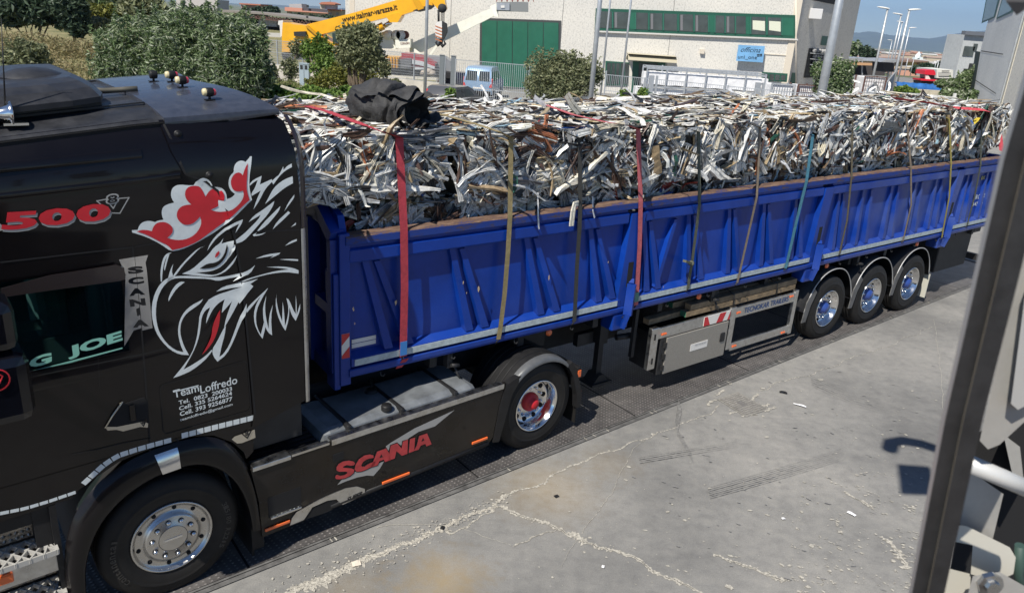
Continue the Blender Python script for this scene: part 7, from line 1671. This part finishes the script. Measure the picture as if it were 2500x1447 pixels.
# hook block
hk = thing('hook_block', 'striped hook block with a black hook hanging from the yellow boom', 'hook block', (0, 0, 0))
q = B(); fp(q, [K(*p) for p in [(2050, 260), (2110, 250), (2110, 440), (2060, 450), (2030, 400), (2028, 310)]], CD-.6, .12); pl_ = q.build('block_plate', M_rw, hk)
q = B()
for k in range(5): fp(q, [K(2032, 300+k*38), K(2110, 330+k*38), K(2110, 344+k*38), K(2032, 314+k*38)], CD-.615, .01)
q.build('stripe', mat('stripe_rust_orange', (.45, .16, .06), .6), pl_)
q = B(); fp(q, [K(*p) for p in [(2110, 250), (2165, 280), (2170, 380), (2130, 470), (2085, 490), (2110, 400)]], CD-.58, .4); q.build('block_body', M_dark, hk)
q = B(); pts = [(2100, 470), (2100, 510), (2070, 525), (2042, 505), (2045, 485)]; q.tube([aD(*K(*p), CD-.4) for p in [(2100, 460), (2102, 500), (2060, 535), (2040, 500), (2055, 480)]], [.12, .12, .10, .08, .03]); q.tube([aD(*K(*p), CD-.4) for p in [(2095, 505), (2120, 545), (2150, 515), (2135, 482)]], [.12, .11, .08, .03]); q.build('hook', M_frame, hk)
# white truck crane, winch box, tipper body, red lorry
wc = thing('truck_crane', 'long pale cream telescopic boom of a truck crane reaching over the green door', 'crane', (0, 0, 0))
cr_ = cr; cr = wc
ck('boom', [(1000, 128), (1000, 108), (1180, 28), (1202, 20), (1208, 38), (1190, 48), (1030, 128)], M_crwhite, 50.5, .7, lambda a, b: (a, b)); ck('boom_tip', [(1196, 16), (1214, 8), (1216, 42), (1206, 40)], M_crwhite, 50.4, .6, lambda a, b: (a, b))
ck('winch_housing', [(905, 92), (935, 78), (960, 98), (966, 120), (905, 118)], M_crwhite, 50, 1.2, lambda a, b: (a, b)); ck('winch_box', [(965, 98), (1002, 96), (1002, 117), (965, 118)], M_crwhite, 49.6, 1.2, lambda a, b: (a, b))
q = B()
for px in (948, 968, 980): p0 = aD(px, 86, 50.2); q.rev([(0, -.3), (.3, -.3), (.3, -.2), (.22, -.18), (.22, .3), (.3, .32), (0, .33)], p0, 18)
q.build('cable_drum', M_crwhite, wc); q = B(); p0 = aD(988, 86, 50.1); q.rev([(0, -.1), (.26, -.1), (.26, .3), (0, .3)], p0, 18); q.build('drum_end', mat('rust_brown', (.16, .06, .04), .7), wc)
q = B(); bt('CORRADINI', (1622, 530), (1728, 522), (1620, 500), 49.58, .01); q.build('box_lettering', mat('brown_lettering', (.2, .1, .08), .6), wc)
q = B(); q.beam(aD(1048, 138, 50), aD(1066, 112, 50), .14, .14); q.beam(aD(1010, 122, 50), aD(1040, 145, 50), .2, .2); q.build('boom_strut', M_crwhite, wc)
cr = thing('work_platform', 'grey basket with a red lattice hanging at the tip of the cream boom', 'work platform', (0, 0, 0)); I2 = lambda a, b: (a, b)
ck('basket', [(1212, 6), (1262, 5), (1290, 6), (1290, 29), (1212, 27)], mat('basket_grey', (.20, .21, .21), .6), 50.2, 1.5, I2); ck('basket_panel', [(1212, 8), (1244, 8), (1244, 26), (1212, 25)], M_galv, 50.1, .1, I2); ck('notice', [(1223, 14), (1232, 14), (1232, 20), (1223, 20)], M_rw, 50.05, .02, I2)
q = B()
for x in range(1212, 1292, 13): q.beam(aD(x, 5, 50.3), aD(x+7, -14, 50.3), .05, .05); q.beam(aD(x+7, -14, 50.3), aD(x+13, 5, 50.3), .05, .05)
q.build('lattice', mat('lattice_red', (.20, .04, .03), .6), cr)
cr = thing('skip_container', 'yellow ribbed skip container behind the mesh fence', 'container', (0, 0, 0)); ck('skip_body', [(922, 138), (974, 140), (973, 167), (925, 165)], M_yel, 44.5, 1.4, I2)
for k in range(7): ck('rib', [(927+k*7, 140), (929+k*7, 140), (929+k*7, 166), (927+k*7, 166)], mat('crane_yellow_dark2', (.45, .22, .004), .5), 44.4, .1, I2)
ck('sticker', [(939, 143), (949, 143), (949, 148), (939, 148)], M_rw, 44.35, .02, I2)
cr = thing('lorry', 'low red lorry with white slanting stripes behind the mesh fence', 'lorry', (0, 0, 0)); ck('body', [(980, 130), (1005, 133), (1040, 142), (1062, 155), (1060, 172), (1035, 170), (1000, 166), (980, 165)], mat('deep_red_paint', (.35, .015, .03), .4, coat=.3), 44.8, 1.8, I2)
ck('white_stripe', [(1005, 146), (1030, 150), (1062, 164), (1060, 168), (1025, 160), (1005, 156)], mat('stripe_grey_white', (.55, .58, .60), .5), 44.7, .1, I2); ck('white_stripe', [(1010, 165), (1030, 166), (1045, 170), (1010, 170)], mat('stripe_grey_white', (.5, .5, .5), .5), 44.7, .1, I2)
ck('underside', [(905, 165), (1060, 172), (1100, 178), (1100, 192), (905, 180)], M_frame, 45, 1.5, I2); ck('dark_panel', [(972, 145), (1003, 142), (1003, 166), (974, 167)], mat('grey_panel', (.12, .12, .13), .6), 44.6, .2, I2); ck('cab', [(1040, 138), (1085, 140), (1100, 150), (1102, 180), (1060, 176)], mat('silver_cab', (.30, .31, .32), .4, .3), 46, 1.5, I2)
cr = thing('stone_heap', 'pale dusty sack heap behind the fence under the white pole', 'heap', (0, 0, 0)); q = B()
for k in range(8): p0 = aD(1035+k*2.5, 178+3*math.sin(k), 43.5); r_ = .22+.1*math.sin(k*2); q.rev([(0, -r_*.6), (r_*.8, -r_*.3), (r_, 0), (r_*.7, r_*.5), (0, r_*.6)], p0, 9, 0, 'z')
q.build('sack', mat('dusty_sack', (.42, .36, .30), .9, var=.2, scale=3), cr)
q = B(); a = aD(740, 192, 42); b = aD(762, 156, 42); q.box(0, b[0]-a[0], 0, .35, .35, b[2], 0, .01); q.box(-.02, b[0]-a[0]+.02, -.02, .37, b[2], b[2]+.04); o = q.build('meter_cabinet', mat('cabinet_grey_blue', (.33, .40, .45), .5), None, (a[0], 41.3, 0)); tag(o, 'grey electrical cabinet with two doors standing on the pale wall footing', 'cabinet')
q = B(); W2 = b[0]-a[0]; q.box(W2/2-.006, W2/2+.006, -.012, .0, .38, b[2]-.02); 
for x in (.06, W2/2+.05): q.box(x, x+W2/2-.12, -.014, .0, b[2]-.28, b[2]-.06)
q.build('door_vent', M_dark, o); q = B(); q.box(-.03, W2+.03, -.05, .4, 0, .35); q.build('plinth', mat('plinth_concrete', (.4, .38, .34), .9), o)

# --- far shed and houses on the left
I2 = lambda a, b: (a, b)
cr = thing('open_shed', 'long open sided shed with a dark truss roof behind the yellow crane', 'shed', (0, 0, 0))
ck('roof', [(540, 24), (600, 29), (640, 31), (760, 46), (800, 52), (800, 55), (640, 36), (540, 30)], mat('shed_roof', (.22, .20, .18), .8), 120, 14, I2); ck('back_wall', [(560, 33), (790, 55), (790, 80), (560, 80)], mat('shed_dark', (.05, .04, .035), .9), 128, .5, I2)
ck('end_wall', [(560, 30), (610, 34), (608, 80), (560, 80)], mat('shed_cream', (.45, .42, .36), .9), 121, .3, I2); ck('white_block', [(632, 42), (675, 46), (675, 66), (630, 64)], mat('shed_white', (.5, .5, .5), .8), 122, 3, I2); ck('low_wall', [(600, 78), (690, 82), (690, 110), (600, 110)], mat('pale_low_wall', (.45, .44, .42), .9), 100, .5, I2)
q = B()
for x in range(612, 790, 9): y = 34+(x-612)*.13; q.beam(aD(x, y, 120.2), aD(x+4.5, y+9, 120.2), .12, .12); q.beam(aD(x+4.5, y+9, 120.2), aD(x+9, y+1, 120.2), .12, .12)
q.beam(aD(612, 43, 120.2), aD(790, 66, 120.2), .15, .15); q.build('roof_truss', mat('truss_rust', (.10, .05, .04), .7), cr)
for x in (640, 700, 750): q = B(); q.beam(aD(x, 40, 120.3), aD(x, 90, 120.3), .25, .25); q.build('post', M_frame, cr)
cr = thing('pink_house', 'pink terraced house with a small tiled tower left of the factory', 'house', (0, 0, 0)); H1 = lambda a, b: (640+a*.208, b*.208)
ck('wall', [(290, 125), (780, 165), (790, 215), (730, 240), (290, 190)], mat('cream_wall', (.52, .42, .28), .9), 230, 12, H1); ck('balcony', [(265, 85), (470, 100), (470, 128), (770, 155), (770, 162), (265, 130)], mat('pink_terrace', (.55, .25, .18), .9), 229, 3, H1)
ck('upper_floor', [(315, 50), (460, 48), (470, 100), (320, 92)], mat('grey_upper', (.38, .38, .38), .9), 233, 6, H1); ck('railing', [(470, 95), (690, 108), (765, 120), (765, 150), (470, 125)], mat('dark_railing', (.08, .07, .08), .8), 229.5, .3, H1)
ck('tower', [(680, 55), (840, 62), (838, 112), (690, 108)], mat('tower_shaded', (.50, .40, .42), .9), 231, 5, H1); ck('tower_wall_lit', [(680, 55), (735, 55), (735, 108), (685, 108)], mat('tower_sunlit', (.55, .46, .34), .9), 230.8, .3, H1); ck('tower_roof', [(668, 42), (700, 27), (800, 25), (855, 45), (858, 60), (670, 52)], mat('terracotta', (.42, .16, .10), .9), 230, 7, H1)  # sunlit and shaded faces of the tower painted as two tones
ck('side_wing', [(770, 120), (930, 125), (930, 190), (780, 190)], mat('cream_wing', (.50, .40, .26), .9), 235, 8, H1); ck('wing_roof', [(765, 112), (935, 115), (935, 128), (765, 125)], mat('terracotta', (.42, .16, .10), .9), 234, 9, H1)
for (x, y) in ((785, 145), (870, 150), (640, 180), (520, 60)): ck('window', [(x, y), (x+28, y+2), (x+28, y+32), (x, y+30)], M_dark, 228.8, .1, H1)
q = B(); q.beam(aD(806, 5, 232), aD(806, -12, 232), .1, .1); q.build('aerial', M_frame, cr)
cr = thing('brick_house', 'small pink brown house half hidden by far trees left of the pink house', 'house', (0, 0, 0)); ck('wall', [(588, 10), (632, 13), (632, 30), (590, 30)], mat('pinkish_wall', (.42, .27, .22), .9), 215, 8, I2); ck('roof', [(584, 8), (636, 11), (636, 14), (584, 11)], mat('terracotta', (.42, .16, .10), .9), 214, 10, I2); ck('window', [(600, 16), (605, 16), (605, 22), (600, 22)], M_dark, 213.9, .1, I2)
cr = thing('pale_house', 'pale far house glimpsed through the tops of the silvery bushes', 'house', (0, 0, 0)); ck('wall', [(430, -6), (530, 0), (530, 28), (430, 26)], mat('pale_house_wall', (.45, .42, .40), .9), 200, 8, I2); ck('window', [(440, 4), (450, 4), (450, 14), (440, 14)], M_dark, 199.8, .1, I2)
# --- things down the street on the right
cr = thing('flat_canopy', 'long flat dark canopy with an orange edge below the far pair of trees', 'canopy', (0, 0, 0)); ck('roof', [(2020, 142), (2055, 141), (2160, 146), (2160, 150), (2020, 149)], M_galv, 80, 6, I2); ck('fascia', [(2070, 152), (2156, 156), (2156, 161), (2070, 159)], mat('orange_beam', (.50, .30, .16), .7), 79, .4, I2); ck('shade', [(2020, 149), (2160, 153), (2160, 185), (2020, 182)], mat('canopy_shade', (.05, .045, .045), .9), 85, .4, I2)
for x in (2075, 2105, 2135): ck('post', [(x, 150), (x+2, 150), (x+1, 215), (x-1, 215)], M_galv, 79.5, .2, I2)
cr = thing('corrugated_shelter', 'small grey corrugated shelter roof behind the street lamps', 'shelter', (0, 0, 0)); ck('roof', [(2150, 152), (2162, 146), (2192, 146), (2186, 153)], M_galv, 72, 4, I2); ck('wall', [(2158, 154), (2184, 154), (2182, 176), (2158, 176)], mat('shelter_dark', (.07, .07, .075), .9), 73, 2.5, I2)
cr = thing('yellow_warehouse', 'long low warehouse with yellow walls and brown roofs in the middle distance', 'warehouse', (0, 0, 0)); ck('wall', [(2160, 150), (2262, 152), (2262, 162), (2160, 160)], mat('warehouse_yellow', (.60, .44, .20), .9), 260, 20, I2); ck('roof', [(2155, 147), (2265, 149), (2268, 153), (2155, 151)], mat('warehouse_roof', (.20, .13, .10), .9), 258, 24, I2)
for x in (2182, 2206, 2240): ck('shutter', [(x, 153), (x+7, 153), (x+7, 161), (x, 161)], mat('brown_shutter', (.22, .13, .09), .9), 259.5, .2, I2)
ck('low_wall', [(2175, 162), (2262, 165), (2262, 169), (2175, 167)], mat('sandy_wall', (.45, .36, .27), .9), 250, 1, I2)
q = B(); rr = random.Random(9); rows = []
a = aD(2190, 200, 82); b = aD(2300, 205, 82)
for i in range(30): t = i/29; x = a[0]+(b[0]-a[0])*t; rows.append([(x, 82+y, z+.12*mnoise.noise(Vector((t*14, y, z)))) for y, z in ((-.1, 0), (-.15, .45), (0, .95+.15*mnoise.noise(Vector((t*6, 0, 0)))), (.9, 1.0), (1.8, .8))])
q.sheet(rows); o = q.build('tarpaulin_cover', mat('blue_tarpaulin', (.02, .11, .33), .5, var=.4, scale=1.5), None); tag(o, 'long blue tarpaulin cover in the street between lamps and hedge', 'tarpaulin')
cr = thing('red_lorry', 'small red cab lorry parked behind the blue tarpaulin', 'lorry', (0, 0, 0)); ck('cab_roof', [(2259, 172), (2280, 171), (2284, 177), (2284, 184), (2257, 182)], mat('bright_red', (.60, .02, .04), .4), 92, 2.2, I2); ck('windscreen', [(2262, 183), (2282, 184), (2281, 196), (2262, 195)], M_wglass, 92.3, 1.6, I2); ck('front_panel', [(2248, 193), (2288, 195), (2288, 199), (2248, 197)], mat('bright_red', (.6, .02, .04), .4), 91.8, 2., I2); ck('base', [(2250, 198), (2288, 200), (2286, 208), (2250, 206)], M_frame, 92, 2, I2); ck('white_dog_panel', [(2260, 184), (2266, 183), (2272, 194), (2260, 194)], M_rw, 92.1, .2, I2)
for o_ in list(cr.children):
    if o_.name.startswith('white_dog'): o_.name = 'white_panel'
cr = thing('box_truck', 'white box truck parked beyond the red cab lorry', 'truck', (0, 0, 0)); ck('cargo_box', [(2287, 170), (2327, 171), (2326, 192), (2286, 191)], mat('truck_white', (.62, .62, .58), .6), 96, 5, I2); ck('rear_opening', [(2292, 176), (2322, 177), (2322, 186), (2292, 186)], mat('truck_inside', (.40, .40, .38), .8), 95.9, .1, I2); ck('dark_sign', [(2300, 173), (2318, 173), (2318, 175), (2300, 175)], M_dark, 95.8, .05, I2); ck('wheel_base', [(2290, 192), (2324, 192), (2323, 198), (2290, 198)], M_frame, 96, 4, I2)
cr = thing('low_wall', 'pale low wall with creepers in front of the blue tarpaulin', 'wall', (0, 0, 0)); ck('wall', [(2222, 217), (2306, 222), (2304, 236), (2222, 232)], mat('pale_creeper_wall', (.46, .42, .33), .9, var=.4, scale=1), 72, .3, I2)
cr = thing('wire_fence', 'white railed wire fence along the road beyond the rear of the load', 'fence', (0, 0, 0))
FD2 = 33.
q = B(); q.tube([aD(2118, 225, FD2), aD(2240, 231, FD2)], .05); q.build('top_rail', M_galv, cr); q = B(); q.tube([aD(2240, 231, FD2), aD(2336, 240, FD2)], .045); q.build('top_rail', mat('white_rail', (.62, .60, .56), .6), cr)
for x in (2118, 2160, 2223, 2332): q = B(); a = aD(x, 228, FD2); q.box(a[0]-.05, a[0]+.05, FD2-.05, FD2+.05, 0, a[2]); q.build('post', mat('white_rail', (.62, .60, .56), .6), cr)
q = B(); a = aD(2160, 235, FD2); b = aD(2400, 250, FD2)
for i in range(60): x = a[0]+(b[0]-a[0])*i/59; q.box(x-.006, x+.006, FD2-.005, FD2+.005, .2, 2.35)
for z in (.6, 1.0, 1.4, 1.8, 2.1, 2.3): q.box(a[0], b[0], FD2-.005, FD2+.005, z-.006, z+.006)
q.build('wire_mesh', mat('pale_wire', (.45, .47, .42), .6), cr)
for (x0, y0, x1, y1, D, lab) in ((2118, 205, 2150, 235, 52, 'left blue grey railing slanting before the tall white cage'), (2165, 190, 2186, 235, 54, 'right blue grey railing slanting beside the tall white cage')):
    th = thing('railing', lab, 'railing', (0, 0, 0)); q = B(); q.beam(aD(x0, y0+12, D), aD(x1, y0-14, D+3), .08, .08); q.build('rail', M_galv, th); q = B()
    for k in range(9): t = k/8; p_ = aD(x0, y0+12, D)*(1-t)+aD(x1, y0-14, D+3)*t; q.box(p_[0]-.03, p_[0]+.03, p_[1]-.02, p_[1]+.02, 0, p_[2])
    q.build('baluster', mat('blue_grey_bar', (.25, .31, .38), .5), th)

# --- the town on the plain
tr_n = random.Random(21); TW = 'far town houses on the plain'
Mw = [mat('town_wall_%s' % n, c, .9) for n, c in (('white', (.60, .58, .54)), ('cream', (.52, .44, .33)), ('rose', (.55, .42, .34)), ('grey', (.38, .38, .38)))]
Mr = [mat('town_roof_%s' % n, c, .9) for n, c in (('tile', (.34, .18, .12)), ('grey', (.50, .49, .47)), ('brown', (.30, .22, .18)))]
Mtg = leaf_mat('town_tree_leaf', [(.03, .05, .02), (.05, .08, .03), (.07, .10, .04)])
hs = []
for k in range(270):
    px = tr_n.uniform(2038, 2405); u = tr_n.random(); D = 330*math.exp(1.95*u)
    H = tr_n.uniform(4, 9)*(1 if D < 1000 else 1.5); Wd = tr_n.uniform(6, 14)*(1 if D < 800 else 1.6); dp = tr_n.uniform(8, 14)
    a = aD(px, 150, D); zg = tz(a[0], D)-.2
    wm, rm = tr_n.choice(Mw), tr_n.choice(Mr)
    o = thing('town_house', 'tiny far house on the plain between the factory and the grey building', 'house', (a[0], D, zg), tr_n.uniform(-.5, .5), TW)
    q = B(); q.box(-Wd/2, Wd/2, 0, dp, 0, H); q.build('wall', wm, o)
    q = B(); h2 = tr_n.uniform(.5, 2.2); q.prism([(-.6, H), (dp/2, H+h2), (dp+.6, H), (dp+.6, H-.2), (-.6, H-.2)], -Wd/2-.6, Wd/2+.6, 0, 'x'); q.build('roof', rm, o)
    hs.append(o)
bb = []
for k in range(150):
    px = tr_n.uniform(2030, 2410); D = 330*math.exp(2.0*tr_n.random()); a = aD(px, 150, D); bb.append((a[0], D, tz(a[0], D)+3, tr_n.uniform(6, 26), 6, tr_n.uniform(3, 6)))
structure(leaves(bb, 14000, 1.5, 1.5, 40, .4).build('far_woods', Mtg, recalc=False), 'stuff', 'dark tree belts between the far town houses')
q = B(); a = aD(2245, 124, 1100); q.rev([(4.5, -4), (4, 0), (0, 5)], (0, 0, 3), 4, 0, 'z', False); q.box(-6, 6, -3, 3, -16, 0); o = q.build('white_pyramid_church', mat('bright_white_roof', (.75, .8, .8), .5), None, (a[0], 1100, a[2]-9)); tag(o, 'white pyramid shaped building standing out in the far town', 'building')

# ================================================================ YARD DETAILS
q = B(); P = [onz(*p) for p in ((1750, 975), (1800, 957), (1878, 1000), (1820, 1018))]; c = sum(P)/4
q.add([tuple(p) for p in [x_*np.array([1, 1, 0])+[0, 0, .008] for x_ in P]], [(0, 1, 2, 3)]); 
inner = [c+(p-c)*.88 for p in P]
q.add([(p[0], p[1], .012) for p in inner], [(0, 1, 2, 3)], 1)
def mapq(u, v): return inner[0]*(1-u)*(1-v)+inner[1]*u*(1-v)+inner[2]*u*v+inner[3]*(1-u)*v
for i in range(11):
    for j in range(11):
        if 4 <= i <= 6 and 4 <= j <= 6: continue
        p = mapq((i+.5)/11, (j+.5)/11); s_ = .013; q.box(p[0]-s_, p[0]+s_, p[1]-s_, p[1]+s_, .012, .016, 0)
o = q.build('inspection_cover', [mat('cover_iron', (.24, .23, .21), .7, .2, var=.3, scale=20), mat('cover_dark', (.13, .125, .12), .8, var=.3, scale=30)]); tag(o, 'square ribbed inspection cover set in the broken concrete', 'inspection cover')
def litter(lab, px, py, s_, mt, kind='fragment', rot=0., asp=2.2):
    g0 = onz(px, py); q = B(); q.sheet([[(x*s_, y*s_/asp, .012+.25*s_*abs(mnoise.noise(Vector((x*2+px, y*2, 0))))) for y in (-.5, 0, .5)] for x in (-.5, -.2, .2, .5)], 0, False); o = q.build(kind, mt, None, (g0[0], g0[1], .004), rot, recalc=False); tag(o, lab, 'litter')
litter('white rectangular scrap lying on the lower right concrete', 2078, 1256, .085, M_whitep, 'paper_scrap', 2.3)
litter('small white scrap left of the rectangular one', 1912, 1268, .035, M_whitep, 'paper_scrap', .3, 1.3)
litter('small white chip near the bottom centre', 1472, 1385, .035, M_whitep, 'paper_scrap', 1.3, 1.5)
litter('thin white bent strip right of the inspection cover', 1952, 991, .16, M_whitep, 'plastic_strip', -.5, 5)
litter('dark chip lying just right of the inspection cover', 1912, 960, .10, M_void, 'rubber_scrap', -.3, 2.5)
litter('dark chip on the ochre stain in the middle', 1358, 1213, .05, M_void, 'rubber_scrap', .6, 1.5)
litter('pale stone on the crumbled crack at the lower left', 870, 1378, .075, M_cream_p, 'stone', .4, 1.2)
litter('small dark chip beside the main crack', 1080, 1290, .05, M_void, 'rubber_scrap', 1.2, 1.6)

# ================================================================ THE MACHINE THE PHOTO IS TAKEN FROM
mc = thing('loader_cab', 'near blurred door frame and fittings of the machine at the right edge', 'machine', (0, 0, 0))
M_seal = mat('black_door_seal', (.016, .016, .017), .6, var=.4, scale=30, bump=.3, bscale=300, dist=.001)
M_gpaint = mat('silver_grey_paint', (.34, .33, .31), .45, .2, var=.12, scale=7)
def vbox(px0, px1, py, D, dep, mt, name, z0=2.6, z1=6.2, inset=0.):
    q = B(); D = D+inset; P = [aD(px0, py, D)[:2], aD(px1, py, D)[:2], aD(px1, py, D+dep)[:2], aD(px0, py, D+dep)[:2]]
    q.prism([tuple(p) for p in P], z0, z1, 0, 'z'); return q.build(name, mt, mc)
def mp(name, pts, D, dep, mt):
    q = B(); n = len(pts); q.prism([(float(i), float(j)) for i, j in pts], 0, 1, 0, 'y')
    q.v = [tuple(float(c) for c in aD(x, z, D+dep*y)) for x, y, z in q.v]; return q.build(name, mt, mc)
def lerp_(a, b, t): return (a[0]+(b[0]-a[0])*t, a[1]+(b[1]-a[1])*t)
PL = [(2590, -114), (2500, 174), (2440, 387), (2370, 700), (2298, 1020), (2218, 1447), (2206, 1510)]; PR = [(2740, -114), (2632, 174), (2560, 387), (2482, 700), (2400, 1020), (2306, 1447), (2291, 1510)]
def strip_(t0, t1, name, D, mt): mp(name, [lerp_(a, b, t0) for a, b in zip(PL, PR)]+[lerp_(a, b, t1) for a, b in zip(PL, PR)][::-1], D, .05, mt)
strip_(0, .10, 'frame_edge', .80, mat('bright_frame_edge', (.26, .265, .28), .35, .5)); strip_(.10, .52, 'door_frame', .802, M_seal); strip_(.515, .545, 'seal_seam', .798, mat('seam_thread', (.10, .09, .075), .8)); strip_(.545, 1., 'door_seal', .795, M_seal)
mp('side_housing', [(2560, 420), (2500, 600), (2462, 770), (2392, 1075), (2412, 1096), (2440, 1085), (2560, 975)], 1.25, .3, M_gpaint)
mp('housing_face', [(2560, 560), (2505, 700), (2468, 985), (2485, 1000), (2560, 960)], 1.22, .03, mat('pale_silver_paint', (.42, .42, .41), .35, .3))
q = B(); q.tube([aD(2340, 1120, 1.3), aD(2540, 1205, 1.3)], .018, n=14); q.build('grab_rail', mat('rail_silver', (.50, .50, .49), .4, .2), mc)
mp('dark_recess', [(2380, 1060), (2560, 960), (2560, 1500), (2300, 1500)], 2.1, .1, M_void)
mp('support_plate', [(2370, 1150), (2450, 1205), (2420, 1330), (2345, 1290), (2340, 1230)], 1.7, .06, M_gpaint)
mp('bracket', [(2330, 1280), (2360, 1283), (2465, 1335), (2480, 1360), (2474, 1400), (2430, 1420), (2370, 1400), (2375, 1330), (2325, 1320)], 1.55, .12, mat('cream_bracket', (.48, .46, .40), .45))
mp('bracket', [(2310, 1385), (2370, 1400), (2368, 1447), (2360, 1480), (2300, 1480)], 1.56, .1, mat('cream_bracket', (.48, .46, .40), .45))
mp('bracket_face', [(2375, 1405), (2440, 1395), (2520, 1440), (2520, 1500), (2350, 1500)], 1.45, .05, M_gpaint)
q = B(); c = aD(2420, 1428, 1.44); q.rev([(0, -.012), (.016, -.012), (.018, -.002), (.030, -.001), (.030, .012)], (c[0], 1.44, c[2]), 8, 0, 'y', False); q.build('bolt', M_alu, mc)
mp('lamp_mount', [(2450, 1060), (2490, 1090), (2500, 1180), (2470, 1150)], 1.9, .2, M_gpaint)
q = B(); q.tube([aD(2490, 1330, 1.6), aD(2486, 1400, 1.6), aD(2500, 1470, 1.6)], .012); q.build('hose', mat('green_hose', (.03, .06, .05), .6), mc)
q = B(); a = aD(2482, 38, 1.2); q.rev([(0, 0), (.021, .018), (.036, .045), (.036, .3)], (a[0], 1.2, a[2]), 4, 0, 'z', False); q.build('work_lamp', mat('lamp_grey', (.12, .12, .125), .5), mc)
# unseen machine body below and behind the viewpoint, added to reflect in truck paint
M_mo = mat('machine_orange', (.45, .16, .02), .5, coat=.3); q = B(); q.box(-2.2, 2.6, -4.2, -1.2, 1.1, 2.5, 0, .05); q.box(-1.0, 1.0, -1.2, .0, 1.2, 1.9, 0, .05); q.build('machine_body', M_mo, mc)
q = B(); q.box(-2.6, 3.0, -4.4, .1, .55, 1.05, 0, .04); q.box(-.7, .9, -1.6, -.4, 2.5, 3.1); q.build('machine_chassis', M_frame, mc)
for x_ in (-2.0, 2.4):
    for y_ in (-3.8, -.5): q = B(); q.rev([(0, -.3), (.35, -.3), (.36, -.25), (.55, -.3), (.6, -.2), (.6, .2), (.55, .3), (0, .3)], (x_, y_, .6), 24, 0, 'x'); q.build('machine_wheel', M_rubber, mc)
# unseen roof mounted mirror arm, shaped after its shadow on the yard
ma = thing('mirror_boom', 'curved arm and square plate of the machine, seen only by their shadow', 'machine arm', (0, 0, 0))
def up_(px, py, z=6.6): g0 = onz(px, py); return g0+SUN*(z/SUN[2])
q = B(); q.tube([up_(*p) for p in ((2172, 1098), (2176, 1080), (2205, 1075), (2250, 1083), (2300, 1100), (2360, 1125), (2460, 1170))], [.09, .095, .09, .085, .085, .085, .085]); q.build('arm', M_frame, ma)
q = B(); P = [up_(*p) for p in ((2192, 1132), (2270, 1138), (2290, 1205), (2200, 1202))]; q.prism([(p[0], p[1]) for p in P], 6.55, 6.6, 0, 'z'); q.tube([up_(2270, 1170), up_(2400, 1170)], .05); q.build('plate', M_frame, ma)
# ================================================================ HAZE
HZ = 1
if HZ:
    hb = B(); hb.box(-13000, 26000, -300, 20000, -45, 900)
    hm = bpy.data.materials.new('haze_air'); hm.use_nodes = True; t = hm.node_tree; t.nodes.clear()
    pv = t.nodes.new('ShaderNodeVolumePrincipled'); pv.inputs['Color'].default_value = (.52, .72, 1., 1); pv.inputs['Density'].default_value = 6.5e-5; pv.inputs['Anisotropy'].default_value = .2
    ou = t.nodes.new('ShaderNodeOutputMaterial'); t.links.new(pv.outputs[0], ou.inputs['Volume'])
    o = hb.build('haze', hm); structure(o, 'stuff', 'pale blue haze over the far plain')
sc.cycles.volume_bounces = 0
